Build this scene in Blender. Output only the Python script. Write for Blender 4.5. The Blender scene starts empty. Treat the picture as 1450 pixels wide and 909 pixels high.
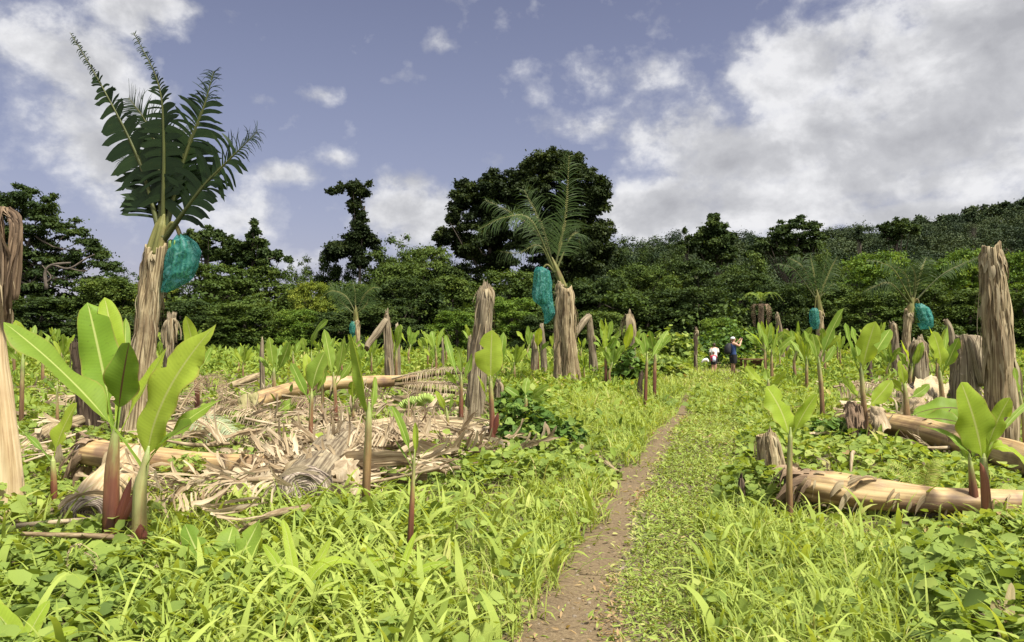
import bpy, math, random
import numpy as np
from mathutils import Vector, noise as mnoise

SC = bpy.context.scene
COL = SC.collection
PI = math.pi
rad = math.radians
EYE = 1.6
F = 1100.0
PITCH = math.atan(25.5 / F)
CP, SP = math.cos(PITCH), math.sin(PITCH)
rng = np.random.default_rng(11)


# ------------------------------------------------------------------ placement
def ray(px, py):
    dx = (px - 725.0) / F
    dz = -(py - 454.5) / F
    return np.array([dx, CP - dz * SP, SP + dz * CP])


def at(px, py, d):
    r = ray(px, py)
    return np.array([0, 0, EYE]) + r * (d / r[1])


def gx(px, d):
    return (px - 725.0) / F * d


def to_px(x, y, z):
    """numpy arrays of world points -> picture coordinates of the photograph"""
    zz = z - EYE
    yc = y * CP + zz * SP
    zc = -y * SP + zz * CP
    return 725 + F * x / yc, 454.5 - F * zc / yc


def hgt(x, y):
    x = np.asarray(x, float)
    y = np.asarray(y, float)
    h = 0.035 * np.sin(x * 0.9 + 0.4 * y) + 0.03 * np.sin(0.7 * y - 0.5 * x + 1.3) + 0.02 * np.sin(2.1 * x + 1.7 * y)
    h = h * np.clip((y - 2) / 4, 0, 1)
    return h + 0.045 * np.clip(y - 66, 0, 60)


# ------------------------------------------------------------------ mesh builder
class MB:
    def __init__(s):
        s.V, s.F3, s.F4, s.U, s.R, s.n = [], [], [], [], [], 0

    def add(s, v, f, uv=None, rnd=0.5):
        v = np.asarray(v, float).reshape(-1, 3)
        k = len(v)
        for a in f:
            a = np.asarray(a, int)
            if a.size == 0:
                continue
            (s.F4 if a.shape[1] == 4 else s.F3).append(a + s.n)
        s.V.append(v)
        s.U.append(np.zeros((k, 2)) if uv is None else np.asarray(uv, float).reshape(-1, 2))
        s.R.append(np.full(k, rnd) if np.isscalar(rnd) else np.asarray(rnd, float).reshape(-1))
        s.n += k

    def batch(s, V, f, uv, rnd):
        """V (N,k,3); f list of templates (m,3|4); uv (k,2); rnd (N,)"""
        N, k = V.shape[:2]
        off = (np.arange(N) * k)[:, None, None]
        for a in f:
            a = np.asarray(a, int)
            ff = (a[None] + off).reshape(-1, a.shape[1])
            (s.F4 if a.shape[1] == 4 else s.F3).append(ff + s.n)
        s.V.append(V.reshape(-1, 3))
        s.U.append(np.tile(np.asarray(uv, float), (N, 1)))
        s.R.append(np.repeat(rnd, k))
        s.n += N * k

    def mesh(s, name, origin=(0, 0, 0), smooth=True):
        v = np.concatenate(s.V) - np.asarray(origin, float)
        me = bpy.data.meshes.new(name)
        f3 = np.concatenate(s.F3) if s.F3 else np.zeros((0, 3), int)
        f4 = np.concatenate(s.F4) if s.F4 else np.zeros((0, 4), int)
        loops = np.concatenate([f3.ravel(), f4.ravel()]).astype(np.int32)
        starts = np.concatenate([np.arange(len(f3)) * 3, len(f3) * 3 + np.arange(len(f4)) * 4]).astype(np.int32)
        me.vertices.add(len(v))
        me.vertices.foreach_set('co', v.astype(np.float32).ravel())
        me.loops.add(len(loops))
        me.loops.foreach_set('vertex_index', loops)
        me.polygons.add(len(starts))
        me.polygons.foreach_set('loop_start', starts)
        me.update(calc_edges=True)
        me.validate()
        me.polygons.foreach_set('use_smooth', np.full(len(me.polygons), smooth, bool))
        u = np.concatenate(s.U).astype(np.float32)
        l = me.uv_layers.new(name='UVMap')
        li = np.zeros(len(me.loops), np.int32)
        me.loops.foreach_get('vertex_index', li)
        l.data.foreach_set('uv', u[li].ravel())
        a = me.attributes.new('rnd', 'FLOAT', 'POINT')
        a.data.foreach_set('value', np.concatenate(s.R).astype(np.float32))
        return me

    def build(s, name, mat, parent=None, loc=None, smooth=True):
        org = Vector(loc) if loc is not None else (parent_loc(parent) if parent else Vector((0, 0, 0)))
        me = s.mesh(name, org, smooth)
        me.materials.append(mat)
        o = bpy.data.objects.new(name, me)
        COL.objects.link(o)
        if parent:
            o.parent = parent
        else:
            o.location = org
        return o


def parent_loc(p):
    l = Vector(p.location)
    while p.parent:
        p = p.parent
        l = l + Vector(p.location)
    return l


def tag(o, label=None, cat=None, group=None, kind=None):
    if label: o['label'] = label
    if cat: o['category'] = cat
    if group: o['group'] = group
    if kind: o['kind'] = kind
    return o


def thing(name, label, cat, loc, group=None):
    o = bpy.data.objects.new(name, None)
    o.empty_display_size = 0.2
    COL.objects.link(o)
    o.location = Vector(loc)
    return tag(o, label, cat, group)


def dup(root, loc, rz, sc, label=None, group=None):
    r = root.copy()
    COL.objects.link(r)
    r.location = Vector(loc)
    r.rotation_euler = (0, 0, rz)
    r.scale = sc if hasattr(sc, '__len__') else (sc, sc, sc)
    if label: r['label'] = label
    if group: r['group'] = group
    for ch in root.children:
        c = ch.copy()
        COL.objects.link(c)
        c.parent = r
    return r


# ------------------------------------------------------------------ geometry helpers
def nrm(v):
    v = np.asarray(v, float)
    return v / (np.linalg.norm(v, axis=-1, keepdims=True) + 1e-9)


def spline(P, n):
    P = np.asarray(P, float)
    if len(P) == 2:
        t = np.linspace(0, 1, n)[:, None]
        return P[0] * (1 - t) + P[1] * t
    Q = np.vstack([2 * P[0] - P[1], P, 2 * P[-1] - P[-2]])
    seg = len(P) - 1
    u = np.linspace(0, seg - 1e-6, n)
    i = u.astype(int)
    t = (u - i)[:, None]
    p0, p1, p2, p3 = Q[i], Q[i + 1], Q[i + 2], Q[i + 3]
    return 0.5 * (2 * p1 + (p2 - p0) * t + (2 * p0 - 5 * p1 + 4 * p2 - p3) * t ** 2 + (3 * p1 - p0 - 3 * p2 + p3) * t ** 3)


def bez(a, b, c, n):
    t = np.linspace(0, 1, n)[:, None]
    return np.asarray(a) * (1 - t) ** 2 + 2 * np.asarray(b) * t * (1 - t) + np.asarray(c) * t ** 2


def frames(P):
    T = nrm(np.gradient(P, axis=0))
    ref = np.array([0, 1.0, 0.05])
    N = []
    n = ref - T[0] * ref.dot(T[0])
    if np.linalg.norm(n) < 0.2:
        n = np.array([1.0, 0, 0]) - T[0] * T[0][0]
    n = nrm(n)
    for t in T:
        n = nrm(n - t * n.dot(t))
        N.append(n)
    N = np.array(N)
    return T, N, np.cross(T, N)


def gridf(n, m):
    """n rows by m columns"""
    i, j = np.meshgrid(np.arange(n - 1), np.arange(m - 1), indexing='ij')
    a = (i * m + j).ravel()
    return np.stack([a, a + 1, a + m + 1, a + m], 1)


def tube(mb, P, R, ns=14, nr=20, ridge=0.0, lump=0.0, k=4, seed=0, cap=True, rnd=0.5, squash=1.0, tiptear=0.0, fib=0.0):
    P = np.asarray(P, float)
    R = np.interp(np.linspace(0, 1, nr), np.linspace(0, 1, len(R)), R)
    C = spline(P, nr)
    T, N, B = frames(C)
    r_ = np.random.default_rng(seed)
    th = np.linspace(0, 2 * PI, ns + 1)
    s = np.concatenate([[0], np.cumsum(np.linalg.norm(np.diff(C, axis=0), axis=1))])
    ph = r_.random(8) * 2 * PI
    TH, S = np.meshgrid(th, s)
    saw = ((TH * k / (2 * PI) + ph[0] + 0.25 * S * r_.choice([-1, 1])) % 1.0)
    saw[:, -1] = saw[:, 0]
    m = 1 + ridge * (saw - 0.5)
    if lump:
        m += lump * (np.sin(2 * TH + 3.1 * S + ph[1]) * 0.5 + np.sin(3 * TH - 5.3 * S + ph[2]) * 0.35 + np.sin(5 * TH + 9.7 * S + ph[3]) * 0.25 + np.sin(7 * TH - 2.3 * S + ph[5]) * 0.2)
    if fib:
        nk = 7
        g = r_.normal(0, 1, (nk, ns + 1))
        g = g + .6 * np.roll(g, 1, 1)
        g[:, -1] = g[:, 0]
        kk = np.linspace(0, nk - 1, nr)
        m += fib * np.stack([np.interp(kk, np.arange(nk), g[:, c]) for c in range(ns + 1)], 1)
        m += fib * .09 * r_.normal(0, 1, m.shape) * (np.arange(ns + 1) < ns)
    RR = R[:, None] * m
    V = C[:, None] + N[:, None] * (np.cos(TH) * RR)[..., None] + B[:, None] * (np.sin(TH) * RR * squash)[..., None]
    if tiptear:
        kj = 7
        cj = r_.random(kj); cj = np.append(cj, cj[0])
        jag = np.interp(np.linspace(0, kj, ns + 1), np.arange(kj + 1), cj) + .25 * (r_.random(ns + 1) - .5)
        jag[-1] = jag[0]
        V[-1] += T[-1] * ((jag - 0.5) * tiptear)[:, None]
        V[-2] += T[-1] * ((jag - 0.5) * tiptear * 0.4)[:, None]
    uv = np.stack([TH / (2 * PI) * (2 * PI * R.mean()), S], -1)
    V = V.reshape(-1, 3)
    f = [gridf(nr, ns + 1)]
    uv = uv.reshape(-1, 2)
    if cap:
        k0 = len(V)
        V = np.vstack([V, C[0], C[-1] - T[-1] * (tiptear * 0.6)])
        uv = np.vstack([uv, [0, 0], [0, s[-1]]])
        j = np.arange(ns)
        f.append(np.stack([np.full(ns, k0), j + 1, j], 1))
        b = (nr - 1) * (ns + 1)
        f.append(np.stack([np.full(ns, k0 + 1), b + j, b + j + 1], 1))
    if isinstance(rnd, str):
        tt = np.repeat(s / s[-1], ns + 1)
        rnd = np.concatenate([tt, [0, 1]]) if cap else tt
    mb.add(V, f, uv, rnd)
    return C, T, N, B, R


def strips(mb, C, R, n, L=(0.2, 0.6), W=(0.015, 0.04), out=0.5, seed=0, smin=0.0, smax=1.0, stiff=0.35, wob=0.35, theta=None):
    """dry bark ribbons peeling off a stem and hanging"""
    r = np.random.default_rng(seed)
    T, N, B = frames(C)
    K = 7
    for _ in range(n):
        i = int((smin + (smax - smin) * r.random()) * (len(C) - 1))
        th = r.random() * 2 * PI if theta is None else r.uniform(*theta)
        o = N[i] * math.cos(th) + B[i] * math.sin(th)
        side = -N[i] * math.sin(th) + B[i] * math.cos(th)
        p = C[i] + o * R[i] * 0.97
        d = nrm(o * out * r.uniform(0.3, 1.3) - T[i] * 0.6 + np.array([0, 0, -0.5]) + r.normal(0, 0.15, 3))
        ln = r.uniform(*L)
        w = r.uniform(*W)
        tw = r.normal(0, 0.5)
        rows = []
        for q in range(K):
            t = q / (K - 1)
            ww = w * (0.75 + 0.5 * math.sin(PI * t)) * (1 - 0.75 * t ** 3)
            sd = nrm(side * math.cos(tw * t * 2) + o * math.sin(tw * t * 2))
            rows.append([p - sd * ww, p + o * ww * 0.25, p + sd * ww])
            p = p + d * ln / (K - 1)
            d = nrm(d + np.array([0, 0, -stiff]) + r.normal(0, wob * 0.3, 3))
        V = np.array(rows).reshape(-1, 3)
        uv = np.array([[u + 7 * r.random() * 0, q * ln / K] for q in range(K) for u in (0, w, 2 * w)]) + r.random(2) * 5
        mb.add(V, [gridf(K, 3)], uv, r.random())


def sheet(mb, A, Bp, n=14, m=8, wrinkle=0.02, sag=0.0, seed=0, rag=0.0):
    """a cloth-like sheet lofted between two polylines"""
    r = np.random.default_rng(seed)
    a, b = spline(A, n), spline(Bp, n)
    u = np.linspace(0, 1, m)
    if rag:
        e = 1 + rag * (r.random(n) - 0.5) * 2
    else:
        e = np.ones(n)
    V = a[:, None] + (b - a)[:, None] * (u[None, :, None] * e[:, None, None])
    up = nrm(np.cross(b[n // 2] - a[n // 2], a[-1] - a[0]))
    if up[2] < 0: up = -up
    ph = r.random(6) * 6.3
    w = np.sin(u[None] * 9 + ph[0] + np.linspace(0, 4, n)[:, None]) + 0.7 * np.sin(u[None] * 17 + ph[1] - np.linspace(0, 7, n)[:, None]) + 0.6 * np.sin(np.linspace(0, 11, n)[:, None] + ph[2] + u[None] * 3)
    w = w * wrinkle + r.normal(0, wrinkle * 0.35, (n, m)) + sag * 4 * u[None] * (1 - u[None])
    V = V + up * w[..., None]
    L = np.linalg.norm(a[-1] - a[0])
    W = np.linalg.norm(b[n // 2] - a[n // 2])
    uv = np.stack(np.meshgrid(u * W, np.linspace(0, L, n)), -1).reshape(-1, 2) + r.random(2) * 4
    mb.add(V, [gridf(n, m)], uv, r.random())


def blade(mb, a, c, b, W, nhint=(0, -0.7, 0.7), fold=0.25, wave=0.045, pet=0.12, n=22, m=9, seed=0, tip=0.62, r0=0.012, wav_f=9.0, rnd=None, tws=1.0):
    """whole banana leaf: petiole, midrib and blade in one sheet; W full width"""
    r = np.random.default_rng(seed)
    C = bez(a, c, b, n)
    T = nrm(np.gradient(C, axis=0))
    Nn = np.asarray(nhint, float)
    S = nrm(np.cross(T, Nn))
    Nv = nrm(np.cross(S, T))
    t = np.linspace(0, 1, n)
    tw = tws * (r.normal(0, .35) * t + r.normal(0, .22) * np.sin(t * 5 + r.random() * 6))[:, None]
    S, Nv = S * np.cos(tw) + Nv * np.sin(tw), Nv * np.cos(tw) - S * np.sin(tw)
    bt = np.clip((t - pet) / (1 - pet), 0, 1)
    prof = np.sin(np.clip(bt / 0.36, 0, 1) * PI / 2) ** 0.8 * np.clip(1 - bt ** 4.2, 0, 1) ** (tip * .85)
    hw = np.maximum(W / 2 * prof, r0 * (1 - 0.68 * np.clip(t / 0.45, 0, 1)) * (1 - .3 * t))
    hw[-1] = 0.002
    u = np.linspace(-1, 1, m)
    ph = r.random(4) * 6.3
    asym = 1 + 0.06 * r.normal()
    U = u[None]
    wv = wave * (np.sin(t[:, None] * wav_f + ph[0] + (U > 0) * 2.0) * np.abs(U) ** 1.6 + 0.5 * np.sin(t[:, None] * wav_f * 2.3 + ph[1] + (U < 0) * 1.3) * np.abs(U) ** 2)
    up = fold * np.abs(U) ** 1.15 * hw[:, None] * (1 - 0.35 * bt[:, None]) + wv * (W * 2.2) * prof[:, None] - 0.05 * W * U ** 4 * prof[:, None]
    sx = np.where(U > 0, asym, 2 - asym) * (1 + .05 * np.sin(t[:, None] * 13 + ph[2] + 2 * (U > 0)) * np.abs(U) + .03 * np.sin(t[:, None] * 29 + ph[3] + (U > 0)) * np.abs(U))
    if n >= 16 and W > .12:
        for _ in range(r.integers(0, 4)):
            q = int(r.uniform(.42, .92) * n)
            sd_ = r.random() < .5
            dp = r.uniform(.25, .7)
            cols = (u > .3) if sd_ else (u < -.3)
            sx = sx.copy()
            sx[q, cols] *= 1 - dp * (np.abs(u[cols]) - .3) / .7
            up[q:min(q + 3, n), cols] -= W * r.uniform(.02, .10) * (np.abs(u[cols]) - .3)
    V = C[:, None] + S[:, None] * (U * hw[:, None] * sx)[..., None] + Nv[:, None] * up[..., None]
    # thicken the midrib a little
    V[:, m // 2] -= Nv * (0.35 * r0 * (1 - t))[:, None]
    L = np.linalg.norm(np.diff(C, axis=0), axis=1).sum()
    uv = np.stack(np.broadcast_arrays((U * 0.5 + 0.5), (t * L)[:, None]), -1).reshape(-1, 2)
    mb.add(V, [gridf(n, m)], uv, r.random() if rnd is None else rnd)


def frond(mbl, mbr, P, Lmax, nst=44, droop=0.55, seed=0, nhint=(0, -0.8, 0.5), lprof=None, fwd=0.55, gap=0.12, r0=0.03, keep=1.0, start=0.18, wmul=1.0, curl=0.0, solid=0.0):
    """wind-torn leaf: midrib tube plus many strips on both sides"""
    r = np.random.default_rng(seed)
    n = 40
    C = spline(P, n)
    T = nrm(np.gradient(C, axis=0))
    Nn = np.asarray(nhint, float)
    S = nrm(np.cross(T, Nn))
    Nv = nrm(np.cross(S, T))
    L = np.linalg.norm(np.diff(C, axis=0), axis=1).sum()
    tube(mbr, C[::3], [r0, r0 * 0.62, r0 * 0.4, r0 * 0.26, r0 * 0.16, r0 * 0.08], ns=6, nr=18, cap=False, rnd=r.random())
    ts = np.linspace(start, 0.995, nst + 1)
    dt = (ts[1] - ts[0]) * L
    K = 6
    for sgn in (-1, 1):
        jit, glen, gdr, skip, grp = 0.0, 1.0, 1.0, 0, 1
        for q in range(nst):
            if skip:
                skip -= 1
                continue
            t = ts[q]
            if solid:
                b_ = (t - start) / (1 - start)
                grp = int(r.choice([1, 1, 2, 2, 3, 4, 5])) if b_ < .38 else (int(r.choice([1, 1, 1, 2, 3])) if b_ < .66 else 1)
                grp = min(grp, nst - q)
                skip = grp - 1
                t = t + (ts[1] - ts[0]) * (grp - 1) / 2
            if r.random() < 0.24:
                jit = r.normal(0, 1) * gap
                glen, gdr = r.uniform(.78, 1.06), r.uniform(.6, 1.5)
            i = min(int(t * (n - 1)), n - 2)
            w = (t * (n - 1)) - i
            p0 = C[i] * (1 - w) + C[i + 1] * w
            bt = (t - start) / (1 - start)
            ll = Lmax * (lprof(bt) if lprof else (min(1, bt / 0.15 + 0.35) * (1 - 0.8 * bt ** 1.6)))
            ind = 1 - .8 * min(1, solid) * (bt < .62)
            ll *= glen * (1 + r.normal(0, .09) * ind)
            if r.random() > (keep if grp == 1 else .97): continue
            f = fwd + jit + 0.35 * bt + r.normal(0, 0.05) * ind
            d = nrm(S[i] * sgn * math.cos(f) + T[i] * math.sin(f) + Nv[i] * 0.12)
            g = droop * (gdr * (1 - ind) + r.uniform(0.6, 1.5) * ind) * (1 + 0.7 * bt)
            p = p0.copy()
            rows = []
            wd = dt * wmul * (r.uniform(0.6, 1.05) * (1 - 0.55 * bt) if grp == 1 else grp * r.uniform(.80, .95) / wmul)
            g *= 1 if grp == 1 else .8
            if solid and bt < .66:
                # one torn lobe of the blade: several columns side by side, ragged at the outer end
                nc = 2 * grp + 1
                cols = []
                tc_ = np.linspace(-.5, .5, nc) * grp * (ts[1] - ts[0]) * .99
                lj = glen * (1 + .10 * np.cumsum(r.normal(0, .45, nc)) / math.sqrt(nc)) * (1 + .10 * np.linspace(-1, 1, nc))
                dl = nrm(d + r.normal(0, .09, 3))
                for c_ in range(nc):
                    tt = min(max(t + tc_[c_], 0), .999) * (n - 1)
                    i2 = min(int(tt), n - 2)
                    pc = C[i2] * (1 - tt + i2) + C[i2 + 1] * (tt - i2)
                    dd = dl.copy()
                    lc = ll / glen * lj[c_]
                    path = [pc]
                    for j in range(1, K):
                        pc = pc + dd * lc / (K - 1) - T[i] * (tc_[c_] * L * .21 * (j / K) ** 1.5 * 1.6)
                        path.append(pc)
                        dd = nrm(dd + np.array([0, 0, -g * .26]))
                    cols.append(path)
                Vc = np.array(cols).transpose(1, 0, 2)
                uv = np.array([[0.5 + sgn * 0.5 * j / K, (t + tc_[c_]) * L] for j in range(K) for c_ in range(nc)])
                mbl.add(Vc.reshape(-1, 3), [gridf(K, nc)], uv, r.random())
                continue
            tw = r.normal(0, 0.5) * (0.4 + bt) * ind
            for j in range(K):
                v = j / (K - 1)
                ww = 0.5 * wd * ((1 - 0.8 * v ** 2.2) if grp == 1 else (1 + .12 * v) * (1 - .6 * v ** 6) * r.uniform(.94, 1.04))
                ax = nrm(T[i] * math.cos(tw * v) + Nv[i] * math.sin(tw * v))
                rows += [p - ax * ww, p + ax * ww]
                p = p + d * ll / (K - 1)
                d = nrm(d + np.array([0, 0, -g * 0.32]) + r.normal(0, (0.05 + curl * (.5 + bt)) * ind, 3))
            uv = np.array([[0.5 + sgn * 0.5 * j / K, t * L + e * dt] for j in range(K) for e in (0, 1)])
            mbl.add(np.array(rows), [gridf(K, 2)], uv, r.random())


# ------------------------------------------------------------------ materials
def new_mat(name):
    m = bpy.data.materials.new(name)
    m.use_nodes = True
    nt = m.node_tree
    nt.nodes.clear()
    return m, nt


def nd(nt, t, **kw):
    n = nt.nodes.new(t)
    for k, v in kw.items():
        if k.startswith('i_'):
            key = k[2:]
            n.inputs[int(key) if key.isdigit() else key.replace('_', ' ')].default_value = v
        else:
            setattr(n, k, v)
    return n


def lk(nt, a, b):
    nt.links.new(a, b)


def ramp(nt, stops, fac=None, interp='LINEAR'):
    r = nd(nt, 'ShaderNodeValToRGB')
    r.color_ramp.interpolation = interp
    e = r.color_ramp.elements
    while len(e) < len(stops):
        e.new(0.5)
    for el, (p, c) in zip(e, stops):
        el.position = p
        el.color = (*c, 1) if len(c) == 3 else c
    if fac is not None:
        lk(nt, fac, r.inputs[0])
    return r


def math_n(nt, op, a, b=None, clamp=False):
    n = nd(nt, 'ShaderNodeMath', operation=op, use_clamp=clamp)
    for i, x in enumerate((a, b)):
        if x is None: continue
        if isinstance(x, (int, float)):
            n.inputs[i].default_value = x
        else:
            lk(nt, x, n.inputs[i])
    return n.outputs[0]


def mixc(nt, fac, a, b, blend='MIX'):
    n = nd(nt, 'ShaderNodeMix', data_type='RGBA', blend_type=blend)
    for i, x in ((0, fac), (6, a), (7, b)):
        if isinstance(x, (int, float)):
            n.inputs[i].default_value = x
        elif isinstance(x, (tuple, list)):
            n.inputs[i].default_value = (*x, 1) if len(x) == 3 else x
        else:
            lk(nt, x, n.inputs[i])
    return n.outputs[2]


def leaf_shader(nt, col, trans=0.35, rough=0.5, spec=0.35, tcol=None, bump=None):
    p = nd(nt, 'ShaderNodeBsdfPrincipled')
    p.inputs['Roughness'].default_value = rough
    p.inputs['Specular IOR Level'].default_value = spec
    lk(nt, col, p.inputs['Base Color'])
    t = nd(nt, 'ShaderNodeBsdfTranslucent')
    tc = mixc(nt, 1.0, col, tcol or (1.25, 1.15, 0.45), 'MULTIPLY')
    lk(nt, tc, t.inputs[0])
    if bump is not None:
        lk(nt, bump, p.inputs['Normal'])
        lk(nt, bump, t.inputs['Normal'])
    m = nd(nt, 'ShaderNodeMixShader')
    m.inputs[0].default_value = trans
    lk(nt, p.outputs[0], m.inputs[1])
    lk(nt, t.outputs[0], m.inputs[2])
    o = nd(nt, 'ShaderNodeOutputMaterial')
    lk(nt, m.outputs[0], o.inputs[0])


def mat_leaf(name, stops, trans=0.35, rough=0.5, spec=0.35, var=0.25, vscale=0.35, tcol=None):
    """small foliage: colour by the leaf's own random number, plus slow patches over the field"""
    m, nt = new_mat(name)
    at_ = nd(nt, 'ShaderNodeAttribute', attribute_name='rnd')
    geo = nd(nt, 'ShaderNodeNewGeometry')
    no = nd(nt, 'ShaderNodeTexNoise')
    no.inputs['Scale'].default_value = vscale
    no.inputs['Detail'].default_value = 3
    lk(nt, geo.outputs['Position'], no.inputs['Vector'])
    f = math_n(nt, 'ADD', at_.outputs['Fac'], math_n(nt, 'MULTIPLY', math_n(nt, 'SUBTRACT', no.outputs[0], 0.5), var * 4), True)
    r = ramp(nt, stops, f)
    leaf_shader(nt, r.outputs[0], trans, rough + .12, spec * .4, tcol)
    return m


def mat_banana(name, c1, c2, rib, trans=0.45, vein=0.05, dark=(0.06, 0.06, 0.015), spots=0.3, rough=0.38):
    m, nt = new_mat(name)
    uv = nd(nt, 'ShaderNodeUVMap', uv_map='UVMap')
    sx = nd(nt, 'ShaderNodeSeparateXYZ')
    lk(nt, uv.outputs[0], sx.inputs[0])
    au = math_n(nt, 'ABSOLUTE', math_n(nt, 'SUBTRACT', math_n(nt, 'MULTIPLY', sx.outputs[0], 2.0), 1.0))
    w = math_n(nt, 'SINE', math_n(nt, 'ADD', math_n(nt, 'MULTIPLY', sx.outputs[1], 260.0), math_n(nt, 'MULTIPLY', au, -9.0)))
    w2 = math_n(nt, 'SINE', math_n(nt, 'ADD', math_n(nt, 'MULTIPLY', sx.outputs[1], 57.0), math_n(nt, 'MULTIPLY', au, -3.0)))
    at_ = nd(nt, 'ShaderNodeAttribute', attribute_name='rnd')
    tc = nd(nt, 'ShaderNodeTexCoord')
    no = nd(nt, 'ShaderNodeTexNoise')
    no.inputs['Scale'].default_value = 5
    no.inputs['Detail'].default_value = 5
    lk(nt, tc.outputs['Object'], no.inputs['Vector'])
    f = math_n(nt, 'ADD', math_n(nt, 'MULTIPLY', at_.outputs['Fac'], 0.55), math_n(nt, 'MULTIPLY', no.outputs[0], 0.5), True)
    c = mixc(nt, f, c1, c2)
    vv = math_n(nt, 'ADD', 1.0, math_n(nt, 'MULTIPLY', math_n(nt, 'ADD', w, w2), vein * 0.5))
    vm = nd(nt, 'ShaderNodeVectorMath', operation='SCALE')
    lk(nt, c, vm.inputs[0])
    lk(nt, vv, vm.inputs['Scale'])
    col = vm.outputs[0]
    if spots:
        n2 = nd(nt, 'ShaderNodeTexNoise')
        mp = nd(nt, 'ShaderNodeMapping')
        mp.inputs['Scale'].default_value = (6, 34, 1)
        lk(nt, uv.outputs[0], mp.inputs[0])
        lk(nt, mp.outputs[0], n2.inputs['Vector'])
        n2.inputs['Scale'].default_value = 1
        n2.inputs['Detail'].default_value = 4
        sp = ramp(nt, [(0.62, (0, 0, 0)), (0.70, (1, 1, 1))], n2.outputs[0])
        col = mixc(nt, math_n(nt, 'MULTIPLY', sp.outputs[0], spots), col, dark)
    ed = ramp(nt, [(0.93, (0, 0, 0)), (1.0, (1, 1, 1))], math_n(nt, 'ADD', au, math_n(nt, 'MULTIPLY', math_n(nt, 'SUBTRACT', no.outputs[0], 0.5), 0.35)))
    col = mixc(nt, math_n(nt, 'MULTIPLY', ed.outputs[0], 0.55), col, (0.30, 0.22, 0.07))
    mr = ramp(nt, [(0.035, (1, 1, 1)), (0.075, (0, 0, 0))], au)
    col = mixc(nt, mr.outputs[0], col, rib)
    bp = nd(nt, 'ShaderNodeBump')
    bp.inputs['Strength'].default_value = 0.10
    bp.inputs['Distance'].default_value = 0.003
    lk(nt, math_n(nt, 'ADD', w2, math_n(nt, 'MULTIPLY', w, 0.4)), bp.inputs['Height'])
    leaf_shader(nt, col, trans, rough + .14, 0.15, bump=bp.outputs[0])
    return m


def mat_fibre(name, stops, su=38.0, sv=1.6, rough=0.85, bump=0.6, stain=0.35, staincol=(0.07, 0.045, 0.025), trans=0.0, dist=0.01, spec=0.2, grad=0.3):
    """dry or fresh banana stem: fibres run along V"""
    m, nt = new_mat(name)
    uv = nd(nt, 'ShaderNodeUVMap', uv_map='UVMap')
    at_ = nd(nt, 'ShaderNodeAttribute', attribute_name='rnd')
    mp = nd(nt, 'ShaderNodeMapping')
    mp.inputs['Scale'].default_value = (su, sv, 1)
    lk(nt, uv.outputs[0], mp.inputs[0])
    n1 = nd(nt, 'ShaderNodeTexNoise')
    n1.inputs['Scale'].default_value = 1
    n1.inputs['Detail'].default_value = 7
    n1.inputs['Roughness'].default_value = 0.65
    n1.inputs['Distortion'].default_value = 0.35
    lk(nt, mp.outputs[0], n1.inputs['Vector'])
    tc = nd(nt, 'ShaderNodeTexCoord')
    n2 = nd(nt, 'ShaderNodeTexNoise')
    n2.inputs['Scale'].default_value = 3.2
    n2.inputs['Detail'].default_value = 6
    lk(nt, tc.outputs['Object'], n2.inputs['Vector'])
    f = math_n(nt, 'ADD', n1.outputs[0], math_n(nt, 'MULTIPLY', math_n(nt, 'SUBTRACT', at_.outputs['Fac'], 0.5), grad), True)
    r = ramp(nt, stops, f)
    st = ramp(nt, [(0.46, (0, 0, 0)), (0.64, (1, 1, 1))], n2.outputs[0])
    col = mixc(nt, math_n(nt, 'MULTIPLY', st.outputs[0], stain), r.outputs[0], staincol)
    bp = nd(nt, 'ShaderNodeBump')
    bp.inputs['Strength'].default_value = bump
    bp.inputs['Distance'].default_value = dist
    lk(nt, n1.outputs[0], bp.inputs['Height'])
    p = nd(nt, 'ShaderNodeBsdfPrincipled')
    p.inputs['Roughness'].default_value = rough
    p.inputs['Specular IOR Level'].default_value = spec
    lk(nt, col, p.inputs['Base Color'])
    lk(nt, bp.outputs[0], p.inputs['Normal'])
    o = nd(nt, 'ShaderNodeOutputMaterial')
    if trans:
        t = nd(nt, 'ShaderNodeBsdfTranslucent')
        lk(nt, col, t.inputs[0])
        mx = nd(nt, 'ShaderNodeMixShader')
        mx.inputs[0].default_value = trans
        lk(nt, p.outputs[0], mx.inputs[1])
        lk(nt, t.outputs[0], mx.inputs[2])
        lk(nt, mx.outputs[0], o.inputs[0])
    else:
        lk(nt, p.outputs[0], o.inputs[0])
    return m


def mat_plain(name, col, rough=0.7, scale=20, var=0.25, spec=0.3, trans=0.0):
    m, nt = new_mat(name)
    tc = nd(nt, 'ShaderNodeTexCoord')
    no = nd(nt, 'ShaderNodeTexNoise')
    no.inputs['Scale'].default_value = scale
    no.inputs['Detail'].default_value = 4
    lk(nt, tc.outputs['Object'], no.inputs['Vector'])
    c0 = tuple(x * (1 - var) for x in col)
    c1 = tuple(min(1, x * (1 + var)) for x in col)
    r = ramp(nt, [(0.3, c0), (0.7, c1)], no.outputs[0])
    p = nd(nt, 'ShaderNodeBsdfPrincipled')
    p.inputs['Roughness'].default_value = rough
    p.inputs['Specular IOR Level'].default_value = spec
    lk(nt, r.outputs[0], p.inputs['Base Color'])
    o = nd(nt, 'ShaderNodeOutputMaterial')
    lk(nt, p.outputs[0], o.inputs[0])
    return m


M = {}
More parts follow.
